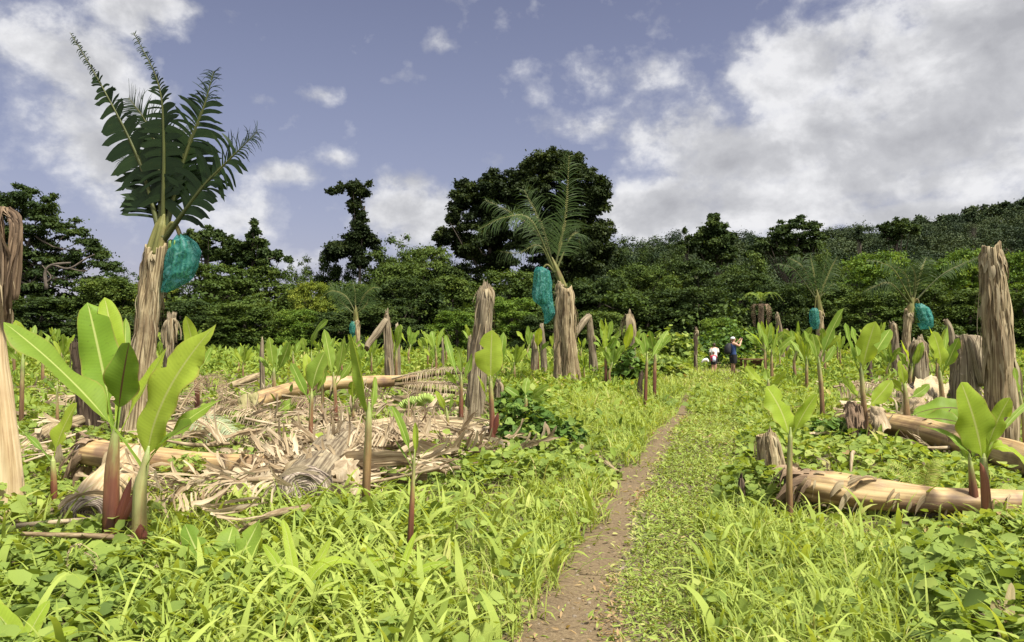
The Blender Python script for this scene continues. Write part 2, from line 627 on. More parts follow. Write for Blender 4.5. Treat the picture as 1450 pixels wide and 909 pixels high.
# field greens
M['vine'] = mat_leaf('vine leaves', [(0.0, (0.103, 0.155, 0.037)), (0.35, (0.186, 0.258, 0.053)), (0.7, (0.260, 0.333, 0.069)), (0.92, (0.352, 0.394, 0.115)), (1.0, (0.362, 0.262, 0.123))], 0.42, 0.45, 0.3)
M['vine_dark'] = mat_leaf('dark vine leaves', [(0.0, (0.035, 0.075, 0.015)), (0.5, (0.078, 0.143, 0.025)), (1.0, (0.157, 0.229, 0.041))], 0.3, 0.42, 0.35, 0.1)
M['grass'] = mat_leaf('grass blades', [(0.0, (0.147, 0.201, 0.041)), (0.4, (0.250, 0.323, 0.062)), (0.8, (0.343, 0.408, 0.094)), (1.0, (0.450, 0.412, 0.164))], 0.42, 0.5, 0.3)
M['turf'] = mat_leaf('turf leaves', [(0.0, (0.147, 0.178, 0.045)), (0.3, (0.211, 0.281, 0.058)), (0.80, (0.284, 0.356, 0.082)), (0.93, (0.362, 0.356, 0.131)), (1.0, (0.333, 0.235, 0.123))], 0.35, 0.55, 0.25)
M['weed'] = mat_leaf('tall weeds', [(0.0, (0.084, 0.140, 0.023)), (0.4, (0.172, 0.248, 0.039)), (0.85, (0.274, 0.338, 0.062)), (1.0, (0.392, 0.356, 0.123))], 0.4, 0.5, 0.3)
# banana leaves
M['young'] = mat_banana('young banana leaf', (0.115, 0.215, 0.028), (0.235, 0.325, 0.048), (0.42, 0.48, 0.16), 0.5)
M['young_spot'] = mat_banana('young banana leaf marked', (0.085, 0.185, 0.018), (0.18, 0.29, 0.03), (0.40, 0.45, 0.15), 0.45, spots=0.45)
M['young_dark'] = mat_banana('deep green banana leaf', (0.10, 0.18, 0.02), (0.165, 0.25, 0.03), (0.10, 0.05, 0.035), 0.4, spots=0.1)
M['glow'] = mat_banana('yellow green banana leaf', (0.235, 0.345, 0.032), (0.335, 0.425, 0.055), (0.40, 0.44, 0.14), 0.55)
M['old'] = mat_banana('old banana leaf', (0.007, 0.017, 0.006), (0.020, 0.038, 0.010), (0.07, 0.075, 0.022), 0.22, vein=0.1)
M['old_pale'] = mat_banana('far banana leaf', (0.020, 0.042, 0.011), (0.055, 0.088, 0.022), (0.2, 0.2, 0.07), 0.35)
M['withered'] = mat_banana('withered banana leaf', (0.16, 0.15, 0.06), (0.30, 0.24, 0.12), (0.34, 0.26, 0.12), 0.3)
M['greyleaf'] = mat_banana('wilted grey green leaf', (0.19, 0.23, 0.13), (0.32, 0.36, 0.22), (0.42, 0.42, 0.25), 0.25, vein=0.2)
M['midrib'] = mat_fibre('green midrib', [(0.25, (0.028, 0.036, 0.010)), (0.75, (0.085, 0.095, 0.025))], 30, 2, 0.5, 0.2, 0.1)
# stems and dry matter
STRAW = [(0.34, (0.0378, 0.0258, 0.0148)), (0.44, (0.1344, 0.0963, 0.0508)), (0.52, (0.2772, 0.2193, 0.1230)), (0.64, (0.4200, 0.3526, 0.2173))]
M['straw'] = mat_fibre('dry banana stem', STRAW, 44, 0.8, 0.85, 0.9, 0.5, (0.0840, 0.0516, 0.0287))
M['straw_grey'] = mat_fibre('weathered banana stem', [(0.34, (0.0378, 0.0292, 0.0197)), (0.44, (0.1092, 0.0843, 0.0525)), (0.54, (0.2058, 0.1686, 0.1082)), (0.67, (0.3108, 0.2666, 0.1763))], 46, 0.8, 0.9, 0.9, 0.4, (0.0756, 0.0516, 0.0328))
M['straw_dark'] = mat_fibre('dark rotten stem', [(0.28, (0.0168, 0.0120, 0.0082)), (0.45, (0.0630, 0.0430, 0.0287)), (0.7, (0.1428, 0.1075, 0.0697))], 40, 1.5, 0.9, 0.9, 0.3, (0.0252, 0.0172, 0.0123))
M['cream'] = mat_fibre('bleached banana stem', [(0.33, (0.16, 0.10, 0.05)), (0.43, (0.34, 0.25, 0.13)), (0.55, (0.45, 0.355, 0.21)), (0.8, (0.52, 0.43, 0.28))], 30, 0.6, 0.7, 0.5, 0.3, (0.22, 0.13, 0.07))
M['log'] = mat_fibre('fallen banana stem', [(0.25, (0.085, 0.048, 0.024)), (0.40, (0.22, 0.140, 0.058)), (0.55, (0.36, 0.255, 0.115)), (0.8, (0.48, 0.37, 0.205))], 20, 0.5, 0.6, 0.5, 0.7, (0.10, 0.055, 0.042), spec=0.35)
M['peel'] = mat_fibre('dry peeling bark', [(0.25, (0.1144, 0.0736, 0.0352)), (0.45, (0.2376, 0.1840, 0.1056)), (0.65, (0.3520, 0.2990, 0.1892))], 60, 3, 0.85, 0.5, 0.25, (0.1232, 0.0736, 0.0440), 0.25)
M['litter'] = mat_fibre('dead banana leaves', [(0.2, (0.14, 0.09, 0.05)), (0.36, (0.25, 0.185, 0.105)), (0.53, (0.42, 0.335, 0.21)), (0.75, (0.56, 0.475, 0.33))], 40, 8, 0.85, 0.5, 0.45, (0.17, 0.11, 0.07), 0.3)
M['litter_dark'] = mat_fibre('brown dead leaves', [(0.2, (0.06, 0.04, 0.025)), (0.45, (0.19, 0.13, 0.08)), (0.75, (0.34, 0.25, 0.16))], 40, 8, 0.85, 0.5, 0.3, (0.06, 0.04, 0.03), 0.2)
M['redstem'] = mat_fibre('red young stem', [(0.12, (0.03, 0.016, 0.010)), (0.30, (0.085, 0.028, 0.018)), (0.48, (0.145, 0.055, 0.030)), (0.62, (0.22, 0.14, 0.055)), (0.8, (0.27, 0.31, 0.10))], 16, 1.2, 0.45, 0.3, 0.5, (0.05, 0.028, 0.018), spec=0.4, grad=0.75)
M['greenstem'] = mat_fibre('green young stem', [(0.12, (0.12, 0.05, 0.025)), (0.30, (0.24, 0.14, 0.06)), (0.5, (0.28, 0.26, 0.10)), (0.8, (0.28, 0.36, 0.13))], 16, 1.2, 0.45, 0.3, 0.4, (0.16, 0.06, 0.03), spec=0.4, grad=0.6)
M['brownstem'] = mat_fibre('brown young stem', [(0.12, (0.045, 0.028, 0.016)), (0.32, (0.13, 0.07, 0.035)), (0.5, (0.22, 0.14, 0.06)), (0.64, (0.26, 0.22, 0.09)), (0.82, (0.26, 0.32, 0.10))], 18, 1.2, 0.5, 0.4, 0.5, (0.04, 0.025, 0.014), spec=0.35, grad=0.75)
M['sheath'] = mat_fibre('red leaf sheath', [(0.2, (0.09, 0.022, 0.016)), (0.6, (0.19, 0.06, 0.036)), (0.9, (0.27, 0.14, 0.07))], 18, 1.5, 0.4, 0.2, 0.15, spec=0.5, trans=0.15)
M['crown_stem'] = mat_fibre('green yellow leaf bases', [(0.3, (0.035, 0.035, 0.012)), (0.5, (0.11, 0.11, 0.03)), (0.72, (0.22, 0.21, 0.075))], 22, 0.8, 0.6, 0.5, 0.5, (0.10, 0.05, 0.03))
M['bunch'] = mat_plain('green bananas', (0.10, 0.17, 0.03), 0.45, 8, 0.35)
M['soil_clod'] = mat_plain('stone', (0.15, 0.12, 0.085), 0.9, 14, 0.35)
M['wood'] = mat_fibre('old brown wood', [(0.2, (0.05, 0.025, 0.012)), (0.7, (0.16, 0.085, 0.04))], 40, 3, 0.8, 0.4, 0.3)
M['bark'] = mat_fibre('tree bark', [(0.25, (0.04, 0.032, 0.024)), (0.55, (0.11, 0.09, 0.07)), (0.8, (0.20, 0.17, 0.135))], 6, 1.5, 0.9, 0.8, 0.3, (0.04, 0.035, 0.025), dist=0.05)


def mat_rings(name):
    m, nt = new_mat(name)
    uv = nd(nt, 'ShaderNodeUVMap', uv_map='UVMap')
    sx = nd(nt, 'ShaderNodeSeparateXYZ')
    lk(nt, uv.outputs[0], sx.inputs[0])
    tc = nd(nt, 'ShaderNodeTexCoord')
    no = nd(nt, 'ShaderNodeTexNoise')
    no.inputs['Scale'].default_value = 9
    no.inputs['Detail'].default_value = 6
    lk(nt, tc.outputs['Object'], no.inputs['Vector'])
    w = math_n(nt, 'SINE', math_n(nt, 'ADD', math_n(nt, 'MULTIPLY', sx.outputs[0], 78.0), math_n(nt, 'MULTIPLY', no.outputs[0], 17.0)))
    f = math_n(nt, 'ADD', math_n(nt, 'MULTIPLY', w, 0.17), no.outputs[0])
    r = ramp(nt, [(0.2, (0.035, 0.024, 0.018)), (0.45, (0.17, 0.13, 0.10)), (0.62, (0.33, 0.27, 0.21)), (0.85, (0.48, 0.41, 0.32))], f)
    p = nd(nt, 'ShaderNodeBsdfPrincipled')
    p.inputs['Roughness'].default_value = 0.9
    lk(nt, r.outputs[0], p.inputs['Base Color'])
    bp = nd(nt, 'ShaderNodeBump')
    bp.inputs['Strength'].default_value = 0.8
    bp.inputs['Distance'].default_value = 0.012
    lk(nt, f, bp.inputs['Height'])
    lk(nt, bp.outputs[0], p.inputs['Normal'])
    o = nd(nt, 'ShaderNodeOutputMaterial')
    lk(nt, p.outputs[0], o.inputs[0])
    return m


M['rings'] = mat_rings('layered cut stem')


def mat_bag():
    m, nt = new_mat('blue green mesh bag')
    tc = nd(nt, 'ShaderNodeTexCoord')
    no = nd(nt, 'ShaderNodeTexNoise')
    no.inputs['Scale'].default_value = 7
    no.inputs['Detail'].default_value = 7
    no.inputs['Distortion'].default_value = 1.6
    lk(nt, tc.outputs['Object'], no.inputs['Vector'])
    r = ramp(nt, [(0.35, (0.020, 0.13, 0.11)), (0.52, (0.055, 0.27, 0.235)), (0.68, (0.20, 0.46, 0.41))], no.outputs[0])
    p = nd(nt, 'ShaderNodeBsdfPrincipled')
    p.inputs['Roughness'].default_value = 0.45
    p.inputs['Specular IOR Level'].default_value = 0.3
    lk(nt, r.outputs[0], p.inputs['Base Color'])
    bp = nd(nt, 'ShaderNodeBump')
    bp.inputs['Strength'].default_value = 0.6
    bp.inputs['Distance'].default_value = 0.02
    lk(nt, no.outputs[0], bp.inputs['Height'])
    lk(nt, bp.outputs[0], p.inputs['Normal'])
    t = nd(nt, 'ShaderNodeBsdfTranslucent')
    lk(nt, r.outputs[0], t.inputs[0])
    tr = nd(nt, 'ShaderNodeBsdfTransparent')
    tr.inputs[0].default_value = (0.55, 0.85, 0.82, 1)
    a = nd(nt, 'ShaderNodeMixShader')
    a.inputs[0].default_value = 0.35
    lk(nt, p.outputs[0], a.inputs[1]); lk(nt, t.outputs[0], a.inputs[2])
    b = nd(nt, 'ShaderNodeMixShader')
    b.inputs[0].default_value = 0.46
    lk(nt, a.outputs[0], b.inputs[1]); lk(nt, tr.outputs[0], b.inputs[2])
    o = nd(nt, 'ShaderNodeOutputMaterial')
    lk(nt, b.outputs[0], o.inputs[0])
    return m


M['bag'] = mat_bag()


def mat_tree(name, a, b, c, trans=0.25):
    return mat_leaf(name, [(0.0, a), (0.5, b), (1.0, c)], trans, 0.5, 0.3, 0.22, 0.25)


M['t_dark'] = mat_tree('dark evergreen crown', (0.0133, 0.0269, 0.0081), (0.0320, 0.0529, 0.0126), (0.0710, 0.1008, 0.0207))
M['t_mid'] = mat_tree('olive green crown', (0.0265, 0.0470, 0.0099), (0.0569, 0.0899, 0.0162), (0.1186, 0.1537, 0.0270))
M['t_bright'] = mat_tree('bright green crown', (0.0429, 0.0823, 0.0126), (0.0905, 0.1537, 0.0207), (0.1810, 0.2360, 0.0360), 0.35)
M['t_yellow'] = mat_tree('yellow green crown', (0.0569, 0.0874, 0.0126), (0.1334, 0.1739, 0.0225), (0.2473, 0.2663, 0.0414), 0.35)
M['t_vine'] = mat_tree('vine clad crown', (0.008, 0.015, 0.006), (0.020, 0.032, 0.008), (0.050, 0.066, 0.014))
M['t_far'] = mat_tree('far hill forest', (0.010, 0.020, 0.009), (0.026, 0.042, 0.016), (0.060, 0.078, 0.026), 0.12)


def mat_ground():
    m, nt = new_mat('weedy soil')
    geo = nd(nt, 'ShaderNodeNewGeometry')
    n1 = nd(nt, 'ShaderNodeTexNoise'); n1.inputs['Scale'].default_value = 2.2; n1.inputs['Detail'].default_value = 8
    n2 = nd(nt, 'ShaderNodeTexNoise'); n2.inputs['Scale'].default_value = 26; n2.inputs['Detail'].default_value = 6
    lk(nt, geo.outputs['Position'], n1.inputs['Vector']); lk(nt, geo.outputs['Position'], n2.inputs['Vector'])
    a = ramp(nt, [(0.3, (0.065, 0.045, 0.024)), (0.7, (0.15, 0.11, 0.06))], n2.outputs[0])
    b = ramp(nt, [(0.3, (0.045, 0.075, 0.014)), (0.7, (0.10, 0.145, 0.025))], n2.outputs[0])
    f = ramp(nt, [(0.5, (0, 0, 0)), (0.72, (0.8, 0.8, 0.8))], n1.outputs[0])
    c = mixc(nt, f.outputs[0], a.outputs[0], b.outputs[0])
    p = nd(nt, 'ShaderNodeBsdfPrincipled'); p.inputs['Roughness'].default_value = 0.95
    lk(nt, c, p.inputs['Base Color'])
    bp = nd(nt, 'ShaderNodeBump'); bp.inputs['Strength'].default_value = 0.6; bp.inputs['Distance'].default_value = 0.03
    lk(nt, n2.outputs[0], bp.inputs['Height']); lk(nt, bp.outputs[0], p.inputs['Normal'])
    o = nd(nt, 'ShaderNodeOutputMaterial'); lk(nt, p.outputs[0], o.inputs[0])
    return m


def mat_path():
    m, nt = new_mat('trodden earth')
    geo = nd(nt, 'ShaderNodeNewGeometry')
    n1 = nd(nt, 'ShaderNodeTexNoise'); n1.inputs['Scale'].default_value = 3.0; n1.inputs['Detail'].default_value = 8
    n2 = nd(nt, 'ShaderNodeTexNoise'); n2.inputs['Scale'].default_value = 42; n2.inputs['Detail'].default_value = 8; n2.inputs['Roughness'].default_value = 0.7
    vo = nd(nt, 'ShaderNodeTexVoronoi'); vo.inputs['Scale'].default_value = 55
    for n in (n1, n2, vo): lk(nt, geo.outputs['Position'], n.inputs['Vector'])
    a = ramp(nt, [(0.3, (0.075, 0.050, 0.030)), (0.5, (0.150, 0.110, 0.058)), (0.72, (0.26, 0.20, 0.115))], n2.outputs[0])
    b = mixc(nt, math_n(nt, 'MULTIPLY', n1.outputs[0], 0.75), a.outputs[0], (0.085, 0.062, 0.041))
    pe = ramp(nt, [(0.10, (1, 1, 1)), (0.18, (0, 0, 0))], vo.outputs['Distance'])
    c = mixc(nt, math_n(nt, 'MULTIPLY', pe.outputs[0], 0.5), b, (0.33, 0.27, 0.20))
    p = nd(nt, 'ShaderNodeBsdfPrincipled'); p.inputs['Roughness'].default_value = 0.95
    p.inputs['Specular IOR Level'].default_value = 0.15
    lk(nt, c, p.inputs['Base Color'])
    bp = nd(nt, 'ShaderNodeBump'); bp.inputs['Strength'].default_value = 0.8; bp.inputs['Distance'].default_value = 0.012
    lk(nt, math_n(nt, 'ADD', math_n(nt, 'ADD', n2.outputs[0], math_n(nt, 'MULTIPLY', n1.outputs[0], 3.0)), math_n(nt, 'MULTIPLY', pe.outputs[0], 0.4)), bp.inputs['Height'])
    lk(nt, bp.outputs[0], p.inputs['Normal'])
    o = nd(nt, 'ShaderNodeOutputMaterial'); lk(nt, p.outputs[0], o.inputs[0])
    return m


M['ground'] = mat_ground()
M['path'] = mat_path()

# ------------------------------------------------------------------ camera, light, sky
cam = bpy.data.cameras.new('camera')
cam.lens = F / 1450 * 36
cam.sensor_width = 36
cam.clip_end = 4000
cam.clip_start = 0.05
co = bpy.data.objects.new('camera', cam)
COL.objects.link(co)
co.location = (0, 0, EYE)
co.rotation_euler = (PI / 2 + PITCH, 0, 0)
SC.camera = co

SUN_EL, SUN_AZ = rad(60), rad(132)       # azimuth to the right of straight ahead
sun = bpy.data.lights.new('sun', 'SUN')
sun.energy = 4.3
sun.angle = rad(9.0)
sun.color = (1.0, 0.95, 0.85)
so = bpy.data.objects.new('sun', sun)
COL.objects.link(so)
sd = Vector((math.sin(SUN_AZ) * math.cos(SUN_EL), math.cos(SUN_AZ) * math.cos(SUN_EL), math.sin(SUN_EL)))
so.rotation_euler = (-sd).to_track_quat('-Z', 'Y').to_euler()

SC.view_settings.view_transform = 'Standard'
SC.view_settings.look = 'None'
SC.view_settings.exposure = 1.3
SC.view_settings.gamma = 1.0
SC.cycles.max_bounces = 8
SC.cycles.transparent_max_bounces = 12
SC.cycles.use_denoising = True


def make_world():
    w = bpy.data.worlds.new('World')
    SC.world = w
    w.use_nodes = True
    nt = w.node_tree
    nt.nodes.clear()
    sky = nd(nt, 'ShaderNodeTexSky', sky_type='NISHITA')
    sky.sun_disc = False
    sky.sun_elevation = SUN_EL
    sky.sun_rotation = SUN_AZ
    sky.air_density = 1.0
    sky.dust_density = 1.0
    sky.ozone_density = 1.5
    tc = nd(nt, 'ShaderNodeTexCoord')
    sp = nd(nt, 'ShaderNodeSeparateXYZ')
    lk(nt, tc.outputs['Generated'], sp.inputs[0])
    az = math_n(nt, 'ARCTAN2', sp.outputs[0], sp.outputs[1])
    el = math_n(nt, 'ARCSINE', sp.outputs[2])
    blobs = [(1300, 150, 270, 110, 1.2), (1430, 40, 170, 110, 1.25), (1120, 105, 75, 55, 0.95), (1100, 210, 190, 62, 0.95), (1010, 300, 220, 50, 1.0), (150, 150, 90, 75, 0.95), (190, 225, 90, 60, 0.85), (45, 60, 80, 42, 0.85),
             (200, 10, 70, 28, 0.8), (335, 300, 70, 48, 0.95), (402, 248, 42, 20, 0.7), (585, 305, 72, 40, 1.15), (795, 112, 70, 32, 0.70), (822, 178, 62, 22, 0.66), (455, 132, 34, 14, 0.58), (585, 106, 40, 14, 0.42),
             (472, 222, 26, 10, 0.52), (900, 300, 95, 42, 1.0), (1320, 303, 110, 16, 1.0), (430, 368, 40, 18, 0.85), (580, 258, 45, 18, 0.5), (945, 100, 70, 34, 0.34), (1250, 255, 330, 28, 0.62), (610, 60, 60, 20, 0.30),
             (1800, 100, 350, 200, 0.9), (-600, 120, 200, 90, 0.9)]
    field = None
    for (px, py, sx_, sy_, amp) in blobs:
        r = nrm(ray(px, py))
        a0, e0 = math.atan2(r[0], r[1]), math.asin(r[2])
        da = math_n(nt, 'DIVIDE', math_n(nt, 'SUBTRACT', az, a0), sx_ / F)
        de = math_n(nt, 'DIVIDE', math_n(nt, 'SUBTRACT', el, e0), sy_ / F)
        q = math_n(nt, 'ADD', math_n(nt, 'MULTIPLY', da, da), math_n(nt, 'MULTIPLY', de, de))
        g = math_n(nt, 'MULTIPLY', math_n(nt, 'POWER', 2.718, math_n(nt, 'MULTIPLY', q, -0.75)), amp)
        field = g if field is None else math_n(nt, 'MAXIMUM', field, math_n(nt, 'ADD', g, math_n(nt, 'MULTIPLY', field, 0.35)))
    def noise_at(scale, detail, dist, off):
        cb = nd(nt, 'ShaderNodeCombineXYZ')
        lk(nt, math_n(nt, 'ADD', az, off), cb.inputs[0])
        lk(nt, math_n(nt, 'MULTIPLY', el, 1.25), cb.inputs[1])
        n = nd(nt, 'ShaderNodeTexNoise')
        n.inputs['Scale'].default_value = scale
        n.inputs['Detail'].default_value = detail
        n.inputs['Roughness'].default_value = 0.58
        n.inputs['Distortion'].default_value = dist
        lk(nt, cb.outputs[0], n.inputs['Vector'])
        return n.outputs[0]
    n1 = noise_at(7.0, 10, 0.12, 3.0)
    n2 = noise_at(26.0, 8, 0.15, 9.0)
    n3 = noise_at(9.0, 7, 0.15, 3.04)
    nn = math_n(nt, 'ADD', math_n(nt, 'MULTIPLY', n1, 0.85), math_n(nt, 'MULTIPLY', n2, 0.45))
    dens = math_n(nt, 'ADD', field, math_n(nt, 'MULTIPLY', math_n(nt, 'SUBTRACT', nn, 0.65), 2.5))
    cov = ramp(nt, [(0.26, (0, 0, 0)), (0.48, (0.22, 0.22, 0.22)), (0.78, (0.80, 0.80, 0.80)), (1.0, (0.97, 0.97, 0.97))], dens)
    # thin veil that pales the sky toward the horizon
    veil = ramp(nt, [(0.0, (0.55, 0.55, 0.55)), (0.22, (0.28, 0.28, 0.28)), (0.5, (0.04, 0.04, 0.04)), (1, (0, 0, 0))], el)
    lit = math_n(nt, 'ADD', math_n(nt, 'MULTIPLY', n3, 0.85), math_n(nt, 'MULTIPLY', n2, 0.35))
    lit = math_n(nt, 'SUBTRACT', lit, math_n(nt, 'MULTIPLY', math_n(nt, 'MAXIMUM', math_n(nt, 'SUBTRACT', dens, 0.85), 0.0), 0.16))
    CK = 7.0
    ccol = ramp(nt, [(0.38, (0.52, 0.525, 0.56)), (0.54, (0.70, 0.705, 0.735)), (0.68, (1.02, 1.02, 1.04))], lit)
    cc = nd(nt, 'ShaderNodeVectorMath', operation='SCALE')
    lk(nt, ccol.outputs[0], cc.inputs[0]); cc.inputs['Scale'].default_value = CK
    base = mixc(nt, 1.0, sky.outputs[0], SKYTINT, 'MULTIPLY')
    base = mixc(nt, veil.outputs[0], base, (0.44 * CK, 0.53 * CK, 0.77 * CK))
    col = mixc(nt, cov.outputs[0], base, cc.outputs[0])
    # extra brightness added to the unseen sky overhead and behind, fills the shadows
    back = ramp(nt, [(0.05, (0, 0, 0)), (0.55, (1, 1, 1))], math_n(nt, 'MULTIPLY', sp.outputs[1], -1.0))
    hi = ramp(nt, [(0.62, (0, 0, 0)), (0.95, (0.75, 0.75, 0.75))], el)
    sky_fill = math_n(nt, 'MULTIPLY', math_n(nt, 'MAXIMUM', back.outputs[0], hi.outputs[0]), ramp(nt, [(0.42, (0.25, 0.25, 0.25)), (0.62, (1, 1, 1))], n1).outputs[0])
    col = mixc(nt, sky_fill, col, (2.1 * CK, 2.1 * CK, 2.15 * CK))
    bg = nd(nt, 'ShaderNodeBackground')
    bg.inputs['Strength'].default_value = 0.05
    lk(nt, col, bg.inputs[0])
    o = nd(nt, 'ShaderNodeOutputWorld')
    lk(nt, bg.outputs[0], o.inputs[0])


SKYTINT = (1.05, 0.755, 0.74)
make_world()


# ================================================================== ground and path
def build_ground():
    mb = MB()
    ys = np.concatenate([np.arange(-3, 30, 0.4), np.arange(30, 120, 3.0), np.arange(120, 1500, 60.0)])
    xs = np.concatenate([np.arange(-1200, -60, 60.0), np.arange(-60, -22, 3.0), np.arange(-22, 22, 0.4), np.arange(22, 60, 3.0), np.arange(60, 1201, 60.0)])
    X, Y = np.meshgrid(xs, ys)
    Z = hgt(X, Y)
    mb.add(np.stack([X, Y, Z], -1), [gridf(len(ys), len(xs))], np.stack([X, Y], -1))
    o = mb.build('ground', M['ground'])
    tag(o, kind='structure')


PATH_PX = [(770, 1060, 175), (788, 960, 145), (798, 905, 120), (801, 850, 94), (826, 800, 74), (858, 755, 58), (868, 715, 48), (891, 680, 42), (922, 645, 30), (938, 612, 22), (964, 585, 16), (972, 562, 10), (985, 545, 6)]
_pc, _pw = [], []
for (px, py, w) in PATH_PX:
    d = EYE * F / (py - 480.0)
    _pc.append((gx(px, d), d)); _pw.append(w / F * d)
_pc, _pw = np.array(_pc), np.array(_pw)


def path_dist(x, y):
    """signed: distance to the path's centre line divided by its half width"""
    cx = np.interp(y, _pc[:, 1], _pc[:, 0])
    w = np.interp(y, _pc[:, 1], _pw) * 0.5
    return (x - cx) / w, w


def build_path():
    mb = MB()
    r = np.random.default_rng(5)
    n, m = 160, 13
    ys = np.linspace(_pc[0, 1], _pc[-1, 1], n)
    cx = np.interp(ys, _pc[:, 1], _pc[:, 0])
    w = np.interp(ys, _pc[:, 1], _pw) * 0.5
    el = np.array([1 + 0.42 * mnoise.noise((0, y * 1.4, 0)) + 0.38 * mnoise.noise((0, y * 5, 3)) for y in ys])
    er = np.array([1 + 0.42 * mnoise.noise((9, y * 1.4, 0)) + 0.38 * mnoise.noise((9, y * 5, 3)) for y in ys])
    u = np.linspace(-1, 1, m)
    X = cx[:, None] + np.where(u < 0, u * el[:, None], u * er[:, None]) * w[:, None] * 1.2
    Y = np.repeat(ys[:, None], m, 1)
    nz = np.array([[mnoise.noise((a * 7, b * 7, 1)) for a, b in zip(ra, rb)] for ra, rb in zip(X, Y)])
    Z = hgt(X, Y) + 0.006 + 0.009 * (1 + nz) * (1 - u[None] ** 2)
    mb.add(np.stack([X, Y, Z], -1), [gridf(n, m)], np.stack([X, Y], -1))
    o = mb.build('path', M['path'])
    tag(o, kind='structure')


build_ground()
build_path()

# ---------------------------------------------------------------- vegetation fields
LT_V = np.array([[0, 0, 0], [-.36, .28, .07], [0, .30, 0], [.36, .28, .07], [-.30, .66, .03], [0, .66, -.03], [.30, .66, .03], [0, 1.0, -.12]])
LT_F = [np.array([[0, 2, 1], [0, 3, 2], [4, 5, 7], [5, 6, 7]]), np.array([[1, 2, 5, 4], [2, 3, 6, 5]])]
LT_U = np.stack([LT_V[:, 0] + .5, LT_V[:, 1]], 1)
_ho = np.array([[0, .07], [.17, -.02], [.34, 0], [.45, .14], [.47, .34], [.38, .56], [.24, .76], [.1, .92], [0, 1.04]])
_ho = np.vstack([_ho, np.stack([-_ho[-2:0:-1, 0], _ho[-2:0:-1, 1]], 1)])
HT_V = np.vstack([np.stack([_ho[:, 0], _ho[:, 1], .10 * np.abs(_ho[:, 0]) ** 1.2 * 2 - .16 * np.clip(_ho[:, 1] - .45, 0, 1) ** 1.5], 1), [[0, .30, -.01], [0, .62, -.03]]])
_nh = len(_ho)
HT_F = [np.array([[_nh if (_ho[i, 1] + _ho[(i + 1) % _nh, 1]) / 2 < .5 else _nh + 1, i, (i + 1) % _nh] for i in range(_nh)] + [[_nh, 4, _nh + 1], [_nh, _nh + 1, _nh - 4]])]
HT_U = np.stack([HT_V[:, 0] + .5, HT_V[:, 1]], 1)
RH_V = np.array([[0, 0, 0], [-.27, .5, .05], [0, 1, -.05], [.27, .5, .05]])
RH_F = [np.array([[0, 3, 2, 1]])]
RH_U = np.stack([RH_V[:, 0] + .5, RH_V[:, 1]], 1)


def put_leaves(mb, pos, az, tilt, roll, size, rnd, tmpl='oval', wid=None):
    """pos (N,3); leaf axis points along azimuth az, raised by tilt, rolled by roll"""
    V, Fc, U = {'oval': (LT_V, LT_F, LT_U), 'heart': (HT_V, HT_F, HT_U), 'rhomb': (RH_V, RH_F, RH_U)}[tmpl]
    a = np.stack([np.cos(az) * np.cos(tilt), np.sin(az) * np.cos(tilt), np.sin(tilt)], -1)
    s0 = np.stack([np.sin(az), -np.cos(az), np.zeros_like(az)], -1)
    n0 = np.cross(s0, a)
    s = s0 * np.cos(roll)[:, None] + n0 * np.sin(roll)[:, None]
    n = np.cross(s, a)
    W = (size if wid is None else wid)[:, None, None]
    P = pos[:, None] + s[:, None] * V[None, :, 0:1] * W + a[:, None] * V[None, :, 1:2] * size[:, None, None] + n[:, None] * V[None, :, 2:3] * size[:, None, None]
    mb.batch(P, Fc, U, rnd)


def put_blades(mb, pos, az, L, W, el0, bend, rnd, K=5):
    """grass blades: arching strips"""
    N = len(az)
    t = np.linspace(0, 1, K)
    e = el0[:, None] - bend[:, None] * t[None] ** 1.3
    dl = L[:, None] / (K - 1)
    hx = np.concatenate([np.zeros((N, 1)), np.cumsum(np.cos(e[:, :-1]) * dl, 1)], 1)
    hz = np.concatenate([np.zeros((N, 1)), np.cumsum(np.sin(e[:, :-1]) * dl, 1)], 1)
    C = pos[:, None] + np.stack([np.cos(az)[:, None] * hx, np.sin(az)[:, None] * hx, hz], -1)
    s = np.stack([np.sin(az), -np.cos(az), np.zeros_like(az)], -1)
    tw = rng.normal(0, 0.5, N)[:, None] * t[None]
    w = W[:, None] * 0.5 * np.minimum(1, 0.5 + t[None] * 3) * (1 - t[None] ** 2.4)
    w[:, -1] = W * 0.03
    sv = s[:, None] * np.cos(tw)[..., None] + np.array([0, 0, 1.0]) * np.sin(tw)[..., None]
    A = C - sv * w[..., None]
    B = C + sv * w[..., None]
    V = np.stack([A, B], 2).reshape(N, K * 2, 3)
    U = np.stack([np.tile([0, 1], K), np.repeat(t, 2)], 1)
    mb.batch(V, [gridf(K, 2)], U, rnd)


def pn(x, y, s, o=0.0):
    """cheap smooth noise in -1..1 for arrays"""
    return (np.sin(x * s * 1.0 + o + 1.7 * np.sin(y * s * 0.7 + o)) + np.sin(y * s * 1.3 - o + 1.3 * np.sin(x * s * 0.9 + 2 * o)) + 0.6 * np.sin((x + y) * s * 2.1 + o)) / 2.6


LEFT_TURF = np.array([(480, 968), (520, 990), (560, 958), (600, 940), (640, 915), (690, 880), (740, 845), (800, 800), (860, 770), (909, 720), (1100, 640)])
TURF_R = np.array([(480, 1010), (520, 1045), (560, 1062), (620, 1052), (680, 1032), (740, 1012), (800, 985), (909, 1000), (1100, 1020)])


